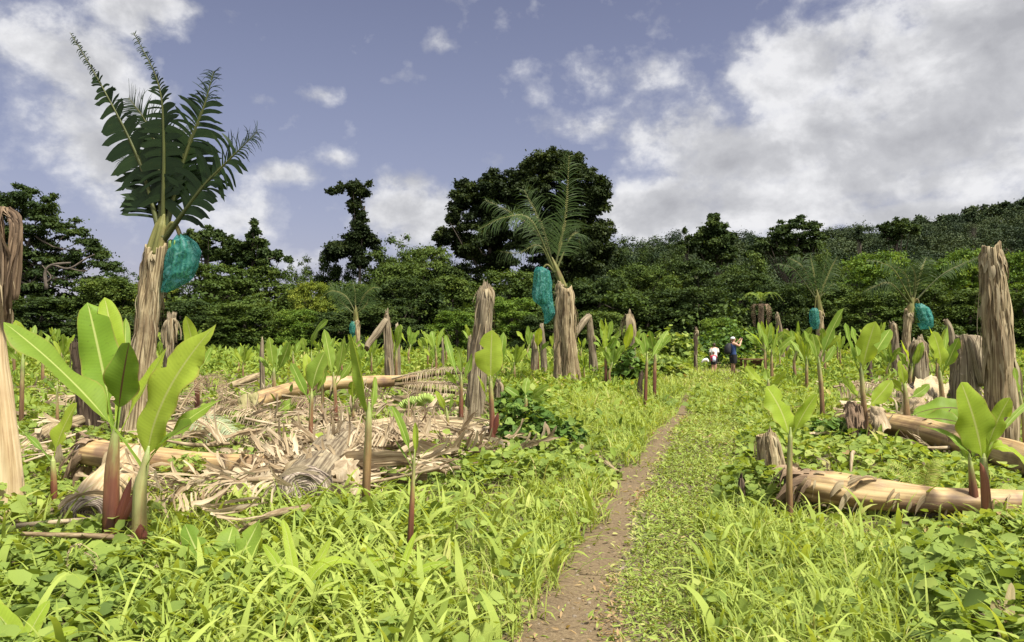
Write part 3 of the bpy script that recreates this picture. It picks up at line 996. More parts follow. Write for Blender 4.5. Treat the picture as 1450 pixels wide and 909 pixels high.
def zones(x, y):
    """weights of cover types at ground points"""
    px, py = to_px(x, y, hgt(x, y) + 0.05)
    j = pn(x, y, 2.3) * 22 + pn(x, y, 6.1, 2.0) * 12
    pxj, pyj = px + j, py + j * 0.5
    pd, pw = path_dist(x, y)
    n1 = pn(x, y, 1.1, 0.7)
    n2 = pn(x, y, 2.7, 1.9)
    edge = 0.80 + 0.40 * pn(x, y, 4.0, 4.0) + 0.35 * pn(x, y, 13.0, 1.0)
    on_path = (np.abs(pd) < edge) & (y < _pc[-1, 1] + 1.5)
    tr = np.interp(py, TURF_R[:, 0], TURF_R[:, 1])
    tl = np.interp(py, LEFT_TURF[:, 0], LEFT_TURF[:, 1])
    turf = (pxj < tr) & (pxj > tl) & ~on_path
    right = pxj >= tr
    left = (pxj <= tl) & ~on_path
    far = y > 21
    Z = {}
    Z['path'] = on_path
    Z['turf'] = turf
    br = right & (pyj > 722) & (pxj < 1290)
    Z['grass'] = br | (left & (pyj > 690) & (pxj > 590)) | (left & (pyj < 650) & (pxj > 800) & (n2 > -0.55)) | (turf & (y > 17)) | (right & ~far & (pxj < 1190) & (pyj < 600) & (n2 > 0))
    Z['broad'] = left & (pyj > 715) & (pxj > 215) & (pxj <= 620)
    trash = left & (((pxj > 40) & (pxj < 700) & (pyj < 655 + 30 * n2) & (pyj > 524)))
    trash |= right & (pxj > 1185) & (pxj < 1400) & (pyj > 525) & (pyj < 575)
    Z['trash'] = trash & (y > 7.6)
    Z['vine'] = ~(Z['path'] | Z['turf'] | Z['grass'] | Z['broad']) & ~far
    Z['far'] = far & ~turf
    return Z, px, py, n1, n2


def sample(d0, d1, dens, pad=1.16):
    """uniform random points on the ground wedge the camera sees between two distances"""
    half, side = 725 / F * pad, 2.6
    area = half * (d1 * d1 - d0 * d0) + 2 * side * (d1 - d0)
    n = int(area * dens)
    y = np.empty(0)
    while len(y) < n:
        c = d0 + (d1 - d0) * rng.random(2 * n)
        y = np.append(y, c[rng.random(2 * n) < (half * c + side) / (half * d1 + side)])
    y = y[:n]
    x = (rng.random(n) * 2 - 1) * (half * y + side)
    return x, y


CLEAR = []          # (x0,y0,x1,y1,r,k): keep low cover round logs and litter


def clear_mask(x, y):
    h = np.ones_like(x)
    for (x0, y0, x1, y1, r, k) in CLEAR:
        dx, dy = x1 - x0, y1 - y0
        t = np.clip(((x - x0) * dx + (y - y0) * dy) / (dx * dx + dy * dy + 1e-6), 0, 1)
        dd = np.hypot(x - x0 - t * dx, y - y0 - t * dy)
        h = np.minimum(h, np.where(dd < r, k, 1.0))
    return h


def build_cover():
    vine, vdark, grass, turf, weed = MB(), MB(), MB(), MB(), MB()

    def vines(x, y, h, size, mb, tm):
        n = len(x)
        u = rng.random(n)
        z = hgt(x, y) + h * np.sqrt(u) * (0.85 + 0.3 * rng.random(n))
        put_leaves(mb, np.stack([x, y, z], -1), rng.random(n) * 2 * PI, rng.normal(-0.1, 0.42, n), rng.normal(0, 0.5, n), size, np.clip(0.16 + 0.55 * rng.random(n) + rng.normal(0, 0.10, n), 0, 1), tm)

    for (d0, d1, dens, sz) in ((3.0, 6.0, 520, (0.05, 0.15)), (6.0, 10.0, 360, (0.055, 0.145)), (10.0, 16.0, 210, (0.08, 0.16)), (16.0, 23.0, 120, (0.11, 0.22))):
        x, y = sample(d0, d1, dens)
        Z, px, py, n1, n2 = zones(x, y)
        cm = clear_mask(x, y)
        bare = Z['trash'] & (rng.random(len(x)) > 0.42)
        k = Z['vine'] & ~bare & (rng.random(len(x)) < 0.25 + 0.75 * cm)
        hh = (0.20 + 0.11 * n1 + 0.09 * n2) * (0.22 + 0.78 * cm)
        hh = np.where(px > 700, hh * 1.0, hh)
        hh = np.clip(hh, 0.05, 0.5)
        s = sz[0] + (sz[1] - sz[0]) * rng.random(len(x)) ** 1.6
        sel = k & (rng.random(len(x)) < 0.55)
        vines(x[sel], y[sel], hh[sel], s[sel], vine, 'heart')
        sel2 = k & ~sel
        vines(x[sel2], y[sel2], hh[sel2] * 1.06, s[sel2] * 1.1, vine, 'oval')
        # broad-leaved weeds among the grass
        kb = (Z['broad'] | Z['grass']) & (rng.random(len(x)) < np.where(Z['broad'], 0.4, 0.2)) & (rng.random(len(x)) < cm)
        vines(x[kb], y[kb], np.clip(0.19 + 0.08 * n2[kb], 0.06, 0.4), s[kb] * 0.9, vine, 'oval')
    # grass blades
    for (d0, d1, dens, L, W) in ((3.0, 6.0, 1250, (0.12, 0.40), (0.005, 0.022)), (6.0, 10.0, 700, (0.13, 0.40), (0.007, 0.022)), (10.0, 16.0, 300, (0.2, 0.5), (0.010, 0.022)), (16.0, 26.0, 170, (0.25, 0.6), (0.014, 0.03)), (26.0, 45.0, 45, (0.3, 0.6), (0.02, 0.05))):
        x, y = sample(d0, d1, dens)
        Z, px, py, n1, n2 = zones(x, y)
        cm = clear_mask(x, y)
        fine = (px < 740) & (px > 580)
        kg = (Z['grass'] | (Z['broad'] & (rng.random(len(x)) < 0.4))) & (rng.random(len(x)) < cm)
        sp = Z['vine'] & ~Z['trash'] & (rng.random(len(x)) < 0.10) & (cm > 0.5)
        k = kg | sp
        n = k.sum()
        big = Z['broad'][k]
        ll = (L[0] + (L[1] - L[0]) * rng.random(n) ** 1.4) * (1 + 0.25 * n2[k]) * np.where(fine[k], 0.75, 1.0)
        short = Z['turf'][k]
        ll = np.where(short, ll * 0.5, ll)
        ww = (W[0] + (W[1] - W[0]) * rng.random(n) ** 1.5) * np.where(fine[k], 0.55, 1.0) * np.where(big, 1.35, 1.0)
        # blades grow in tufts
        tx = np.round(x[k] / 0.13) * 0.13 + rng.normal(0, 0.03, n)
        ty = np.round(y[k] / 0.13) * 0.13 + rng.normal(0, 0.03, n)
        put_blades(grass, np.stack([tx, ty, hgt(tx, ty)], -1), rng.random(n) * 2 * PI, ll, ww, rng.uniform(0.75, 1.5, n), rng.uniform(0.5, 2.3, n), np.clip(rng.normal(0.5, 0.22, n), 0, 0.99))
    # broad arching blades in the near left
    x, y = sample(3.0, 7.4, 290)
    Z, px, py, n1, n2 = zones(x, y)
    k = Z['broad'] | (Z['grass'] & (px < 1300) & (rng.random(len(x)) < 0.16)) | (Z['vine'] & (rng.random(len(x)) < 0.15))
    n = k.sum()
    put_blades(grass, np.stack([x[k], y[k], hgt(x[k], y[k])], -1), rng.random(n) * 2 * PI, rng.uniform(0.18, 0.52, n), 0.016 + 0.05 * rng.random(n) ** 1.5, rng.uniform(0.8, 1.45, n), rng.uniform(0.8, 2.3, n), rng.uniform(0.3, 0.85, n), K=7)
    # turf: small lance leaves pressed to the ground
    for (d0, d1, dens, sz) in ((3.0, 6.0, 3600, (0.018, 0.06)), (6.0, 10.0, 1900, (0.03, 0.075)), (10.0, 17.0, 800, (0.045, 0.10)), (17.0, 34.0, 160, (0.08, 0.2))):
        x, y = sample(d0, d1, dens, 0.75)
        Z, px, py, n1, n2 = zones(x, y)
        pd, pw = path_dist(x, y)
        thin = np.clip((np.abs(pd) - 0.7) / 1.4, 0.10, 1.0)
        thin = np.where(n2 < -0.5, thin * 0.6, thin)
        k = (Z['turf'] & (rng.random(len(x)) < thin)) | (Z['path'] & (rng.random(len(x)) < 0.05 + 0.4 * np.clip(np.abs(pd) - 0.7, 0, 1))) | ((Z['grass'] | Z['broad']) & (rng.random(len(x)) < 0.2))
        n = k.sum()
        s = sz[0] + (sz[1] - sz[0]) * rng.random(n)
        z = hgt(x[k], y[k]) + 0.008 + 0.05 * rng.random(n) ** 1.6 * (1 + 0.5 * n1[k])
        put_leaves(turf, np.stack([x[k], y[k], z], -1), rng.random(n) * 2 * PI, rng.normal(0.25, 0.38, n), rng.normal(0, 0.5, n), s, np.where((Z['path'][k] | (np.abs(pd[k]) < 1.5)) & (rng.random(n) < .5), rng.uniform(.93, 1.0, n), np.clip(rng.random(n) * 0.95 + rng.normal(0, 0.05, n), 0, 1)), 'oval', s * rng.uniform(0.22, 0.5, n))
    # tall weeds of the middle and far field
    for (d0, d1, dens, sz, hh) in ((9.0, 15.0, 24, (0.10, 0.22), 0.36), (15.0, 21.0, 60, (0.12, 0.26), 0.42), (21.0, 32.0, 95, (0.14, 0.30), 0.46), (32.0, 48.0, 60, (0.2, 0.42), 0.55), (48.0, 72.0, 40, (0.3, 0.6), 0.75)):
        x, y = sample(d0, d1, dens, 1.25)
        Z, px, py, n1, n2 = zones(x, y)
        cm = clear_mask(x, y)
        k = (Z['far'] | ((Z['vine'] | (Z['grass'] & ~Z['turf'])) & (rng.random(len(x)) < 0.5) & (n2 > -0.1))) & (rng.random(len(x)) < cm) & ~(Z['trash'] & (rng.random(len(x)) < 0.75))
        k &= ~((px > 930) & (px < 1052) & (y > 20) & (y < 40))
        n = k.sum()
        h = hh * np.clip(0.62 + 0.5 * n1[k] + 0.35 * n2[k], 0.15, 1.5)
        z = hgt(x[k], y[k]) + h * np.sqrt(rng.random(n))
        s = sz[0] + (sz[1] - sz[0]) * rng.random(n)
        put_leaves(weed, np.stack([x[k], y[k], z], -1), rng.random(n) * 2 * PI, rng.normal(0.35, 0.55, n), rng.normal(0, 0.6, n), s, np.clip(rng.normal(0.5, 0.2, n), 0, 1), 'oval', s * rng.uniform(0.3, 0.6, n))
    # dark heart leaved mats
    for (px, py, rr, hgt_, n) in ((600, 655, 0.0, 0, 0),):
        pass
    for name, mb, mat in (('vine_cover', vine, 'vine'), ('grass', grass, 'grass'), ('turf', turf, 'turf'), ('weeds', weed, 'weed')):
        tag(mb.build(name, M[mat], smooth=True), kind='stuff')


# ---------------------------------------------------------------- litter of dead banana leaves
def build_litter():
    mb = MB()
    r = np.random.default_rng(77)
    # (px, py, spread px x, spread px y, count, size)
    spots = [(150, 560, 150, 26, 150, 0.5), (300, 600, 110, 45, 230, 0.55), (250, 535, 120, 14, 60, 0.5), (420, 590, 90, 30, 200, 0.5), (560, 620, 120, 36, 330, 0.5), (480, 660, 90, 34, 200, 0.5), (600, 570, 90, 22, 120, 0.45), (650, 640, 60, 22, 120, 0.42),
             (560, 690, 60, 15, 50, 0.35), (60, 640, 60, 26, 60, 0.4), (1300, 560, 90, 22, 130, 0.5), (1240, 600, 40, 26, 90, 0.4), (1330, 605, 60, 22, 60, 0.45), (250, 700, 60, 40, 35, 0.4), (1120, 520, 60, 8, 45, 0.5), (840, 515, 60, 8, 30, 0.5), (1215, 545, 50, 12, 40, 0.4), (900, 545, 30, 14, 14, 0.35), (1180, 660, 60, 24, 10, .3), (310, 735, 70, 34, 34, 0.45), (380, 700, 60, 24, 40, .45), (200, 760, 60, 20, 12, .35)]
    K = 7
    for (px, py, sx, sy, n, sz) in spots:
        n = int(n * 2.2)
        px_ = px + r.normal(0, 0.6, n) * sx
        py_ = np.maximum(py + r.normal(0, 0.6, n) * sy, 496)
        d = (EYE - 0.1) * F / (py_ - 480)
        x, y = (px_ - 725) / F * d, d
        left_, comb = 0, None
        for i in range(n):
            if left_ <= 0:
                left_ = int(r.integers(7, 20)) if r.random() < .5 else 1
                comb = None
                if left_ > 1:
                    comb = (x[i], y[i], r.random() * 2 * PI, r.uniform(.022, .045), r.choice([-1, 1]), r.uniform(.05, .38), r.normal(.1, .3), r.random())
                    ci = 0
            left_ -= 1
            L = sz * r.uniform(0.35, 1.3)
            W = r.uniform(0.010, 0.05) * (1 if r.random() < 0.75 else 2.0)
            a = r.random() * 2 * PI
            e = r.normal(0.05, 0.28)
            zc = None
            if comb is not None:
                x[i] = comb[0] + math.cos(comb[2]) * comb[3] * ci
                y[i] = comb[1] + math.sin(comb[2]) * comb[3] * ci
                a = comb[2] + comb[4] * 1.25 + r.normal(0, .12)
                e = comb[6] + r.normal(0, .12)
                W = comb[3] * r.uniform(.3, .55)
                L = sz * r.uniform(.7, 1.0)
                zc = comb[5]
                ci += 1
            p = np.array([x[i], y[i], hgt(x[i], y[i]) + (r.uniform(0.02, 0.34) if zc is None else zc) * (1 if d[i] < 20 else .6)])
            bend = r.normal(0.0, 0.28)
            rows = []
            roll = r.normal(0, 0.6)
            for q in range(K):
                t = q / (K - 1)
                dv = np.array([math.cos(a) * math.cos(e), math.sin(a) * math.cos(e), math.sin(e)])
                sv = np.array([math.sin(a), -math.cos(a), 0])
                nv = np.cross(sv, dv)
                sv2 = sv * math.cos(roll + t) + nv * math.sin(roll + t)
                ww = W * (0.5 + math.sin(PI * min(1, t * 0.9 + 0.1)) * 0.6) * r.uniform(0.8, 1.2)
                fold = 0.35 * ww
                rows += [p - sv2 * ww + nv * fold, p, p + sv2 * ww + nv * fold * r.uniform(0, 1.5)]
                p = p + dv * L / (K - 1)
                zmin = float(hgt(p[0], p[1])) + 0.01
                if p[2] < zmin: p[2] = zmin
                e += bend * 0.5 - 0.08 + r.normal(0, 0.1)
                a += r.normal(0, 0.16)
            uv = np.array([[j * W, q * L / K * 0.25] for q in range(K) for j in range(3)]) + r.random(2) * 6
            mb.add(np.array(rows), [gridf(K, 3)], uv, r.random())
    for _ in range(110):
        q = spots[[1, 3, 4, 4, 5, 6, 7, 0, 10, 11][r.integers(0, 10)]]
        px_, py_ = q[0] + r.normal(0, .6) * q[2], max(q[1] + r.normal(0, .6) * q[3], 505)
        d = (EYE - .15) * F / (py_ - 480)
        x = gx(px_, d)
        a = r.normal(.3, .6) + (PI if r.random() < .5 else 0)
        L, W0 = r.uniform(.5, 1.5), r.uniform(.06, .17)
        c0 = np.array([x, d, float(hgt(x, d)) + r.uniform(.05, .3)])
        v = np.array([math.cos(a), math.sin(a), r.normal(0, .14)]); sv = np.array([math.sin(a), -math.cos(a), 0])
        K2, mm = 12, 7
        uu = np.linspace(-1, 1, mm)
        arc = r.uniform(.5, 1.5)
        roll = r.normal(0, .5) + (PI if r.random() < .55 else 0)
        rows = []
        for k in range(K2):
            t = k / (K2 - 1)
            c = c0 + v * L * (t - .5) + [0, 0, .05 * math.sin(3 * t + a)]
            ww = W0 * (.75 + .35 * math.sin(PI * t)) * r.uniform(.85, 1.1)
            for w in uu:
                an = w * arc
                y_, z_ = math.sin(an) / arc * ww, (math.cos(an) - 1) / arc * ww + r.normal(0, .006)
                rows.append(c + sv * (y_ * math.cos(roll) - z_ * math.sin(roll)) + np.array([0, 0, 1]) * (y_ * math.sin(roll) + z_ * math.cos(roll)))
        rows = np.array(rows)
        rows[:, 2] = np.maximum(rows[:, 2], hgt(rows[:, 0], rows[:, 1]) + .01)
        uv = np.stack(np.meshgrid(uu * W0, np.linspace(0, L * .25, K2)), -1).reshape(-1, 2) + r.random(2) * 5
        mb.add(rows, [gridf(K2, mm)], uv, r.random())
    for _ in range(150):
        q = spots[r.integers(0, 11)] if r.random() < .8 else spots[r.integers(0, len(spots))]
        px_, py_ = q[0] + r.normal(0, .6) * q[2], max(q[1] + r.normal(0, .6) * q[3], 500)
        d = (EYE - .15) * F / (py_ - 480)
        x = gx(px_, d)
        a = r.normal(.35, .55) + (PI if r.random() < .5 else 0)
        L = r.uniform(.5, 1.7)
        z = float(hgt(x, d)) + r.uniform(.04, .32)
        e = r.normal(0, .12)
        p1 = np.array([x, d, z]); v = np.array([math.cos(a), math.sin(a), e])
        tube(mb, [p1 - v * L / 2, p1 + [0, 0, r.normal(0, .05)], p1 + v * L / 2 + [0, 0, r.normal(-.05, .06)]], [r.uniform(.012, .035), r.uniform(.01, .03), .008], ns=6, nr=9, lump=.15, seed=int(r.integers(0, 999)), cap=False, rnd=r.random())
    tag(mb.build('dead_leaf_litter', M['litter']), kind='stuff')


# pebbles and clods on the path
def build_pebbles():
    mb = MB()
    r = np.random.default_rng(8)
    n = 260
    y = 3.6 + (16 - 3.6) * r.random(n) ** 1.5
    cx = np.interp(y, _pc[:, 1], _pc[:, 0]); w = np.interp(y, _pc[:, 1], _pw) * 0.5
    x = cx + r.normal(0, 0.65, n) * w
    s = 0.004 + 0.016 * r.random(n) ** 3
    th = np.linspace(0, 2 * PI, 7)[:-1]
    for i in range(n):
        k = s[i]
        q = r.uniform(0.7, 1.3, 6)
        bot = np.stack([np.cos(th) * q, np.sin(th) * q, np.full(6, -0.1)], 1)
        mid = np.stack([np.cos(th) * q * 0.8, np.sin(th) * q * 0.8, np.full(6, 0.4)], 1)
        top = np.array([[0, 0, 0.62]])
        V = np.vstack([bot, mid, top]) * k + [x[i], y[i], float(hgt(x[i], y[i])) + 0.012]
        j = np.arange(6); jn = (j + 1) % 6
        mb.add(V, [np.stack([j, jn, 6 + jn, 6 + j], 1), np.stack([6 + j, 6 + jn, np.full(6, 12)], 1)], None, r.random())
    tag(mb.build('gravel', M['soil_clod'], smooth=True), kind='stuff')


def stone(px, py, sz, label, seed):
    r = np.random.default_rng(seed)
    d = EYE * F / (py - 480)
    x = gx(px, d); z = float(hgt(x, d))
    mb = MB()
    n, m = 9, 14
    ph = r.random(6) * 6.3
    V = []
    for i in range(n):
        a = i / (n - 1) * PI * 0.5
        for j in range(m):
            b = j / m * 2 * PI
            q = 1 + 0.14 * math.sin(2 * b + ph[0]) + 0.1 * math.sin(3 * b + ph[1] + a * 2) + 0.05 * math.sin(7 * b + ph[2] + 4 * a)
            V.append([math.cos(b) * math.cos(a) * q * sz, math.sin(b) * math.cos(a) * q * sz * 0.8, math.sin(a) * sz * 0.35 - 0.01])
    idx = lambda i, j: i * m + j % m
    f = [[idx(i, j), idx(i, j + 1), idx(i + 1, j + 1), idx(i + 1, j)] for i in range(n - 1) for j in range(m)]
    mb.add(np.array(V) + [x, d, z], [np.array(f)], None, 0.5)
    tag(mb.build('stone', M['soil_clod'], loc=(x, d, z)), label, 'stone')


build_pebbles()
stone(900, 737, 0.085, 'flat half buried stone in the turf just right of the dirt path', 1)
stone(893, 755, 0.06, 'small stone beside the path, nearer than the flat half buried one', 2)
stone(878, 795, 0.075, 'low grey brown stone where the turf meets the near end of the path', 3)


# ================================================================== mature banana plants
def bunch_mesh(top, length, r0, seed=0):
    """a hanging bunch: curved fingers in tiers round a stalk"""
    mb = MB()
    r = np.random.default_rng(seed)
    top = np.asarray(top, float)
    tube(mb, [top, top - [0, 0, length]], [0.03, 0.02], ns=8, nr=5)
    tiers = 7
    for q in range(tiers):
        z = -length * (0.08 + 0.84 * q / (tiers - 1))
        n = 11
        for j in range(n):
            a = j / n * 2 * PI + q * 0.5
            R = r0 * (1 - 0.35 * q / tiers)
            o = np.array([math.cos(a), math.sin(a), 0])
            p0 = top + [0, 0, z] + o * 0.02
            p1 = p0 + o * R * 0.95 + [0, 0, -0.03]
            p2 = p0 + o * R * 1.1 + [0, 0, 0.12]
            tube(mb, [p0, p1, p2], [0.012, 0.022, 0.021, 0.008], ns=6, nr=7, rnd=r.random())
    return mb


def bag_mesh(rows, d, depth, seed=0):
    """rows: (py, px centre, half width px) from top to bottom"""
    mb = MB()
    r = np.random.default_rng(seed)
    rows = np.array(rows, float)
    n, m = 44, 56
    t = np.linspace(0, 1, len(rows))
    T = np.linspace(0, 1, n)
    py = np.interp(T, t, rows[:, 0]); pc = np.interp(T, t, rows[:, 1]); hw = np.interp(T, t, rows[:, 2])
    th = np.linspace(0, 2 * PI, m + 1)
    V = []
    ph = r.random(6) * 6.3
    for i in range(n):
        c = at(pc[i], py[i], d)
        w = hw[i] / F * d
        for j in range(m + 1):
            a = th[j]
            q = 1 + 0.05 * math.sin(5 * a + ph[0] + 4 * T[i]) + 0.05 * math.sin(9 * a + ph[1] - 5 * T[i]) + 0.045 * math.sin(3 * a + ph[2] + 11 * T[i]) + .035 * math.sin(17 * a + ph[4] + 3 * T[i]) + .03 * math.sin(6 * a + ph[5] + 23 * T[i])
            V.append(c + [math.cos(a) * w * q, math.sin(a) * min(w, depth) * q, 0.015 * math.sin(6 * a + ph[3])])
    uv = np.stack(np.meshgrid(th, T), -1).reshape(-1, 2)
    mb.add(np.array(V), [gridf(n, m + 1)], uv, 0.5)
    return mb


def mature(name_label, d, trunk_px, trunk_w, crown_px, fr, seed, mat_leaf_='old', bark=90, bag=None, baglabel=None, bunch_px=None, stemmat='straw', nst=44, Lb=None, barkL=(0.15, 0.5)):
    base = at(trunk_px[0][0], trunk_px[0][1], d)
    z0 = float(hgt(base[0], d))
    root = thing('banana_plant', name_label, 'banana plant', (base[0], d, z0), 'full grown banana plants still standing')
    pts = [np.array([base[0], d, z0 - 0.05])] + [at(p[0], p[1], d) for p in trunk_px[1:]]
    mb = MB()
    R = [w / 2 / F * d * .86 for w in trunk_w]
    C, T, N, B, RR = tube(mb, pts, R, ns=64 if d < 15 else 30, nr=110 if d < 15 else 50, ridge=0.16, lump=0.13, k=4, seed=seed, tiptear=0.2, fib=.035)
    mb.build('trunk', M[stemmat], root)
    ms = MB()
    strips(ms, C, RR, int(bark * .7), barkL, (0.003, 0.012) if d < 15 else (0.006, 0.02), 0.18, seed + 1, 0.15, 0.99, 0.7, 0.5)
    strips(ms, C, RR, 26, (.12, .35), (.008, .03), 0.8, seed + 4, .93, 1.0, 0.8, 0.6)
    strips(ms, C, RR, bark // 20, (.2, .6), (0.012, 0.03), 0.2, seed + 9, 0.1, 0.9, 0.6, 0.4)
    ms.build('bark_fringe', M['peel'], root)
    # leaf bases sheath
    c0 = pts[-1]
    cr = at(crown_px[0], crown_px[1], d)
    mc = MB()
    low = c0 - (cr - c0) * 0.35
    tube(mc, [low, c0 + (cr - c0) * 0.3, cr, cr + (cr - c0) * .5], [RR[-1] * 0.95, RR[-1] * 0.78, RR[-1] * 0.55, RR[-1] * .12], ns=18, nr=16, ridge=0.4, k=6, seed=seed)
    mc.build('leaf_bases', M['crown_stem'], root)
    for i, f in enumerate(fr):
        (cx, cy, tx, ty, Lm) = f[:5]
        kw = f[5] if len(f) > 5 else {}
        r = np.random.default_rng(seed * 31 + i)
        doff = kw.get('doff', r.normal(0, 0.35))
        a = cr - np.array([0, 0, 0.22]) + nrm(r.normal(0, 1, 3)) * RR[-1] * 0.3
        mid = at(cx, cy, d + doff * 0.5)
        tip = at(tx, ty, d + doff)
        P = [a, mid, tip] if 'p2' not in kw else [a, mid, at(*kw['p2'], d + doff * 0.8), tip]
        ml, mr = MB(), MB()
        frond(ml, mr, P, Lm, nst=kw.get('nst', nst), droop=kw.get('droop', 0.5), seed=seed * 7 + i, nhint=kw.get('n', (r.normal(0, 0.3), -0.85, 0.45)), lprof=kw.get('lp'), fwd=kw.get('fwd', 0.5), gap=kw.get('gap', 0.16), r0=kw.get('r0', 0.05), keep=kw.get('keep', 0.95), start=kw.get('start', 0.2), wmul=kw.get('w', 1.0), curl=kw.get('curl', 0.0), solid=kw.get('solid', 0.0))
        lf = ml.build('leaf', M[kw.get('mat', mat_leaf_)], root)
        mr.build('midrib', M['midrib'], lf)
    if bag:
        bx, by = bunch_px
        tp = at(bx, by, d - 0.05)
        bl = (bag[-1][0] - bag[0][0]) / F * d * 0.55
        mk = MB()
        tube(mk, [cr - [0, 0, 0.25], cr + [(tp[0] - cr[0]) * 0.6, -0.05, 0.02], tp + [0, 0, 0.04], tp - [0, 0, 0.15]], [0.035, 0.035, 0.03], ns=8, nr=14)
        mk.build('fruit_stalk', M['crown_stem'], root)
        bunch_mesh(tp - [0, 0, 0.1], bl, max(b[2] for b in bag) / F * d * 0.58, seed).build('banana_bunch', M['bunch'], root)
        mbg = bag_mesh(bag, d - 0.05, max(b[2] for b in bag) / F * d * 0.95, seed)
        bb = mbg.build('fruit_bag', M['bag'], loc=tp)
        tag(bb, baglabel, 'fruit bag', 'blue green bags tied over banana bunches')
    return root


lp_big = lambda t: (min(1, 0.55 + t * 4) * max(0.16, 1 - 1.05 * t ** 1.1))
lp_even = lambda t: (min(1, 0.5 + t * 4) * (1 - 0.55 * t ** 2))
mature('tallest banana plant, dark torn fan of leaves against the cloud, shaggy leaning trunk', 12.0,
       [(190, 640), (200, 520), (212, 430), (222, 350)], [50, 42, 37, 36, 33], (229, 318),
       [(196, 225, 99, 46, 0.72, dict(p2=(142, 118), lp=lambda t: min(1, .7 + t * 4) * max(0.13, 1 - 1.3 * t), droop=0.75, gap=.28, curl=.12, doff=0.3, start=.13, w=1.15, keep=.8, n=(-.3, -.9, .3), solid=.8, fwd=.42)),
        (222, 215, 182, 138, 0.60, dict(p2=(206, 172), lp=lambda t: min(1, .7 + t * 4) * (1 - .5 * t), droop=.2, gap=.05, doff=0.6, start=.13, w=1.2, n=(-.2, -.95, .2), solid=.8)),
        (232, 200, 189, 46, 0.56, dict(p2=(224, 118), lp=lambda t: min(1, .7 + t * 3) * max(.17, 1 - 1.25 * t), droop=.6, gap=.28, curl=.10, doff=-.2, start=.13, w=1.15, keep=.8, solid=.8)),
        (262, 222, 303, 100, 0.74, dict(p2=(289, 150), lp=lambda t: min(1, .7 + t * 3) * max(.3, 1 - .8 * t), droop=.55, gap=.22, curl=.07, keep=.88, doff=.2, start=.13, w=1.1, solid=.8)),
        (285, 268, 365, 186, 0.68, dict(p2=(327, 224), lp=lambda t: min(1, .7 + t * 3) * max(.4, 1 - .65 * t), droop=.8, gap=.2, curl=.07, keep=.88, doff=-.5, start=.13, w=1.1, n=(.2, -.8, .6), solid=.8)),
        (207, 252, 172, 222, 0.46, dict(lp=lambda t: 1 - .6 * t, droop=.35, doff=.8, start=.15, w=1.4, gap=.04, solid=.8)),
        (250, 240, 262, 180, 0.60, dict(lp=lambda t: 1 - .6 * t, droop=.4, doff=.7, start=.15, w=1.2, gap=.05, solid=.8))],
       3, 'old', 240, [(333, 257, 6), (342, 261, 15), (358, 262, 21), (378, 258, 21), (390, 254, 20), (400, 247, 15), (409, 238, 9), (413, 232, 4)],
       'largest blue green bag, on the tall plant with the dark torn fan of leaves', (256, 340), nst=76)
mature('banana plant with one tall feathery leaf in front of the vine clad giant', 25.5,
       [(791, 560), (791, 480), (792, 420), (795, 400)], [18, 15, 13, 14], (786, 376),
       [(800, 310, 806, 218, 0.95, dict(droop=.42, lp=lp_even, doff=.3, fwd=.5, start=.16, nst=50, w=.85)),
        (768, 322, 742, 268, 0.95, dict(droop=.42, lp=lp_even, doff=.7, fwd=.5, start=.2, nst=40, w=.85)),
        (752, 312, 676, 326, 1.0, dict(p2=(715, 308), droop=.9, lp=lp_even, doff=-.3, start=.25, w=.7, n=(0, -.5, .9))),
        (760, 330, 685, 282, 0.8, dict(p2=(722, 300), droop=.8, lp=lp_even, doff=.8, start=.25, w=.6)),
        (764, 348, 708, 356, 0.7, dict(p2=(735, 358), droop=1.0, lp=lp_even, doff=-.2, start=.3, w=.6, keep=.75)),
        (806, 340, 822, 352, 0.8, dict(p2=(818, 330), droop=.9, lp=lp_even, doff=.5, start=.3, w=.6))],
       5, 'old_pale', 70, [(378, 764, 4), (384, 768, 11), (400, 769, 13), (415, 767, 14), (426, 768, 13), (434, 775, 9), (444, 778, 8), (453, 776, 5), (458, 772, 2)],
       'two lobed blue green bag, lower lobe twisted, beside the thick trunk in mid field', (768, 384), stemmat='straw', nst=40, barkL=(.2, .6))
mature('small distant banana plant behind the logs at the left of the field, leaves spread low', 44,
       [(506, 508), (506, 480), (505, 455)], [9, 9, 9], (504, 440),
       [(503, 415, 499, 396, .9, dict(doff=.3)), (490, 420, 453, 422, .9, dict(p2=(470, 412), droop=.9)), (515, 420, 541, 408, .9, dict(p2=(528, 408), droop=.9)), (482, 425, 466, 398, .8, {}), (520, 428, 520, 402, .8, {})],
       9, 'old_pale', 20, [(455, 500, 2), (460, 500, 5), (470, 500, 5), (478, 500, 2)], 'tiny blue green bag on the small distant plant behind the logs', (501, 456), nst=26)
mature('distant banana plant with pale swept leaves, left of the pair beyond the young rows', 40,
       [(1161, 515), (1161, 480), (1161, 440)], [10, 10, 11], (1158, 420),
       [(1152, 385, 1147, 358, .9, dict(doff=.4)), (1128, 385, 1098, 374, .6, dict(p2=(1112, 376), droop=1.1, keep=.7)), (1138, 380, 1116, 364, .9, dict(droop=.8)), (1172, 390, 1186, 362, .95, dict(doff=.2)), (1166, 385, 1172, 360, .8, {}), (1180, 402, 1184, 412, .6, dict(droop=1))],
       12, 'old_pale', 26, [(436, 1153, 3), (440, 1153, 6), (455, 1153, 7), (466, 1154, 4)], 'narrow blue green bag half hidden behind its trunk, left of the distant pair', (1154, 438), nst=30)
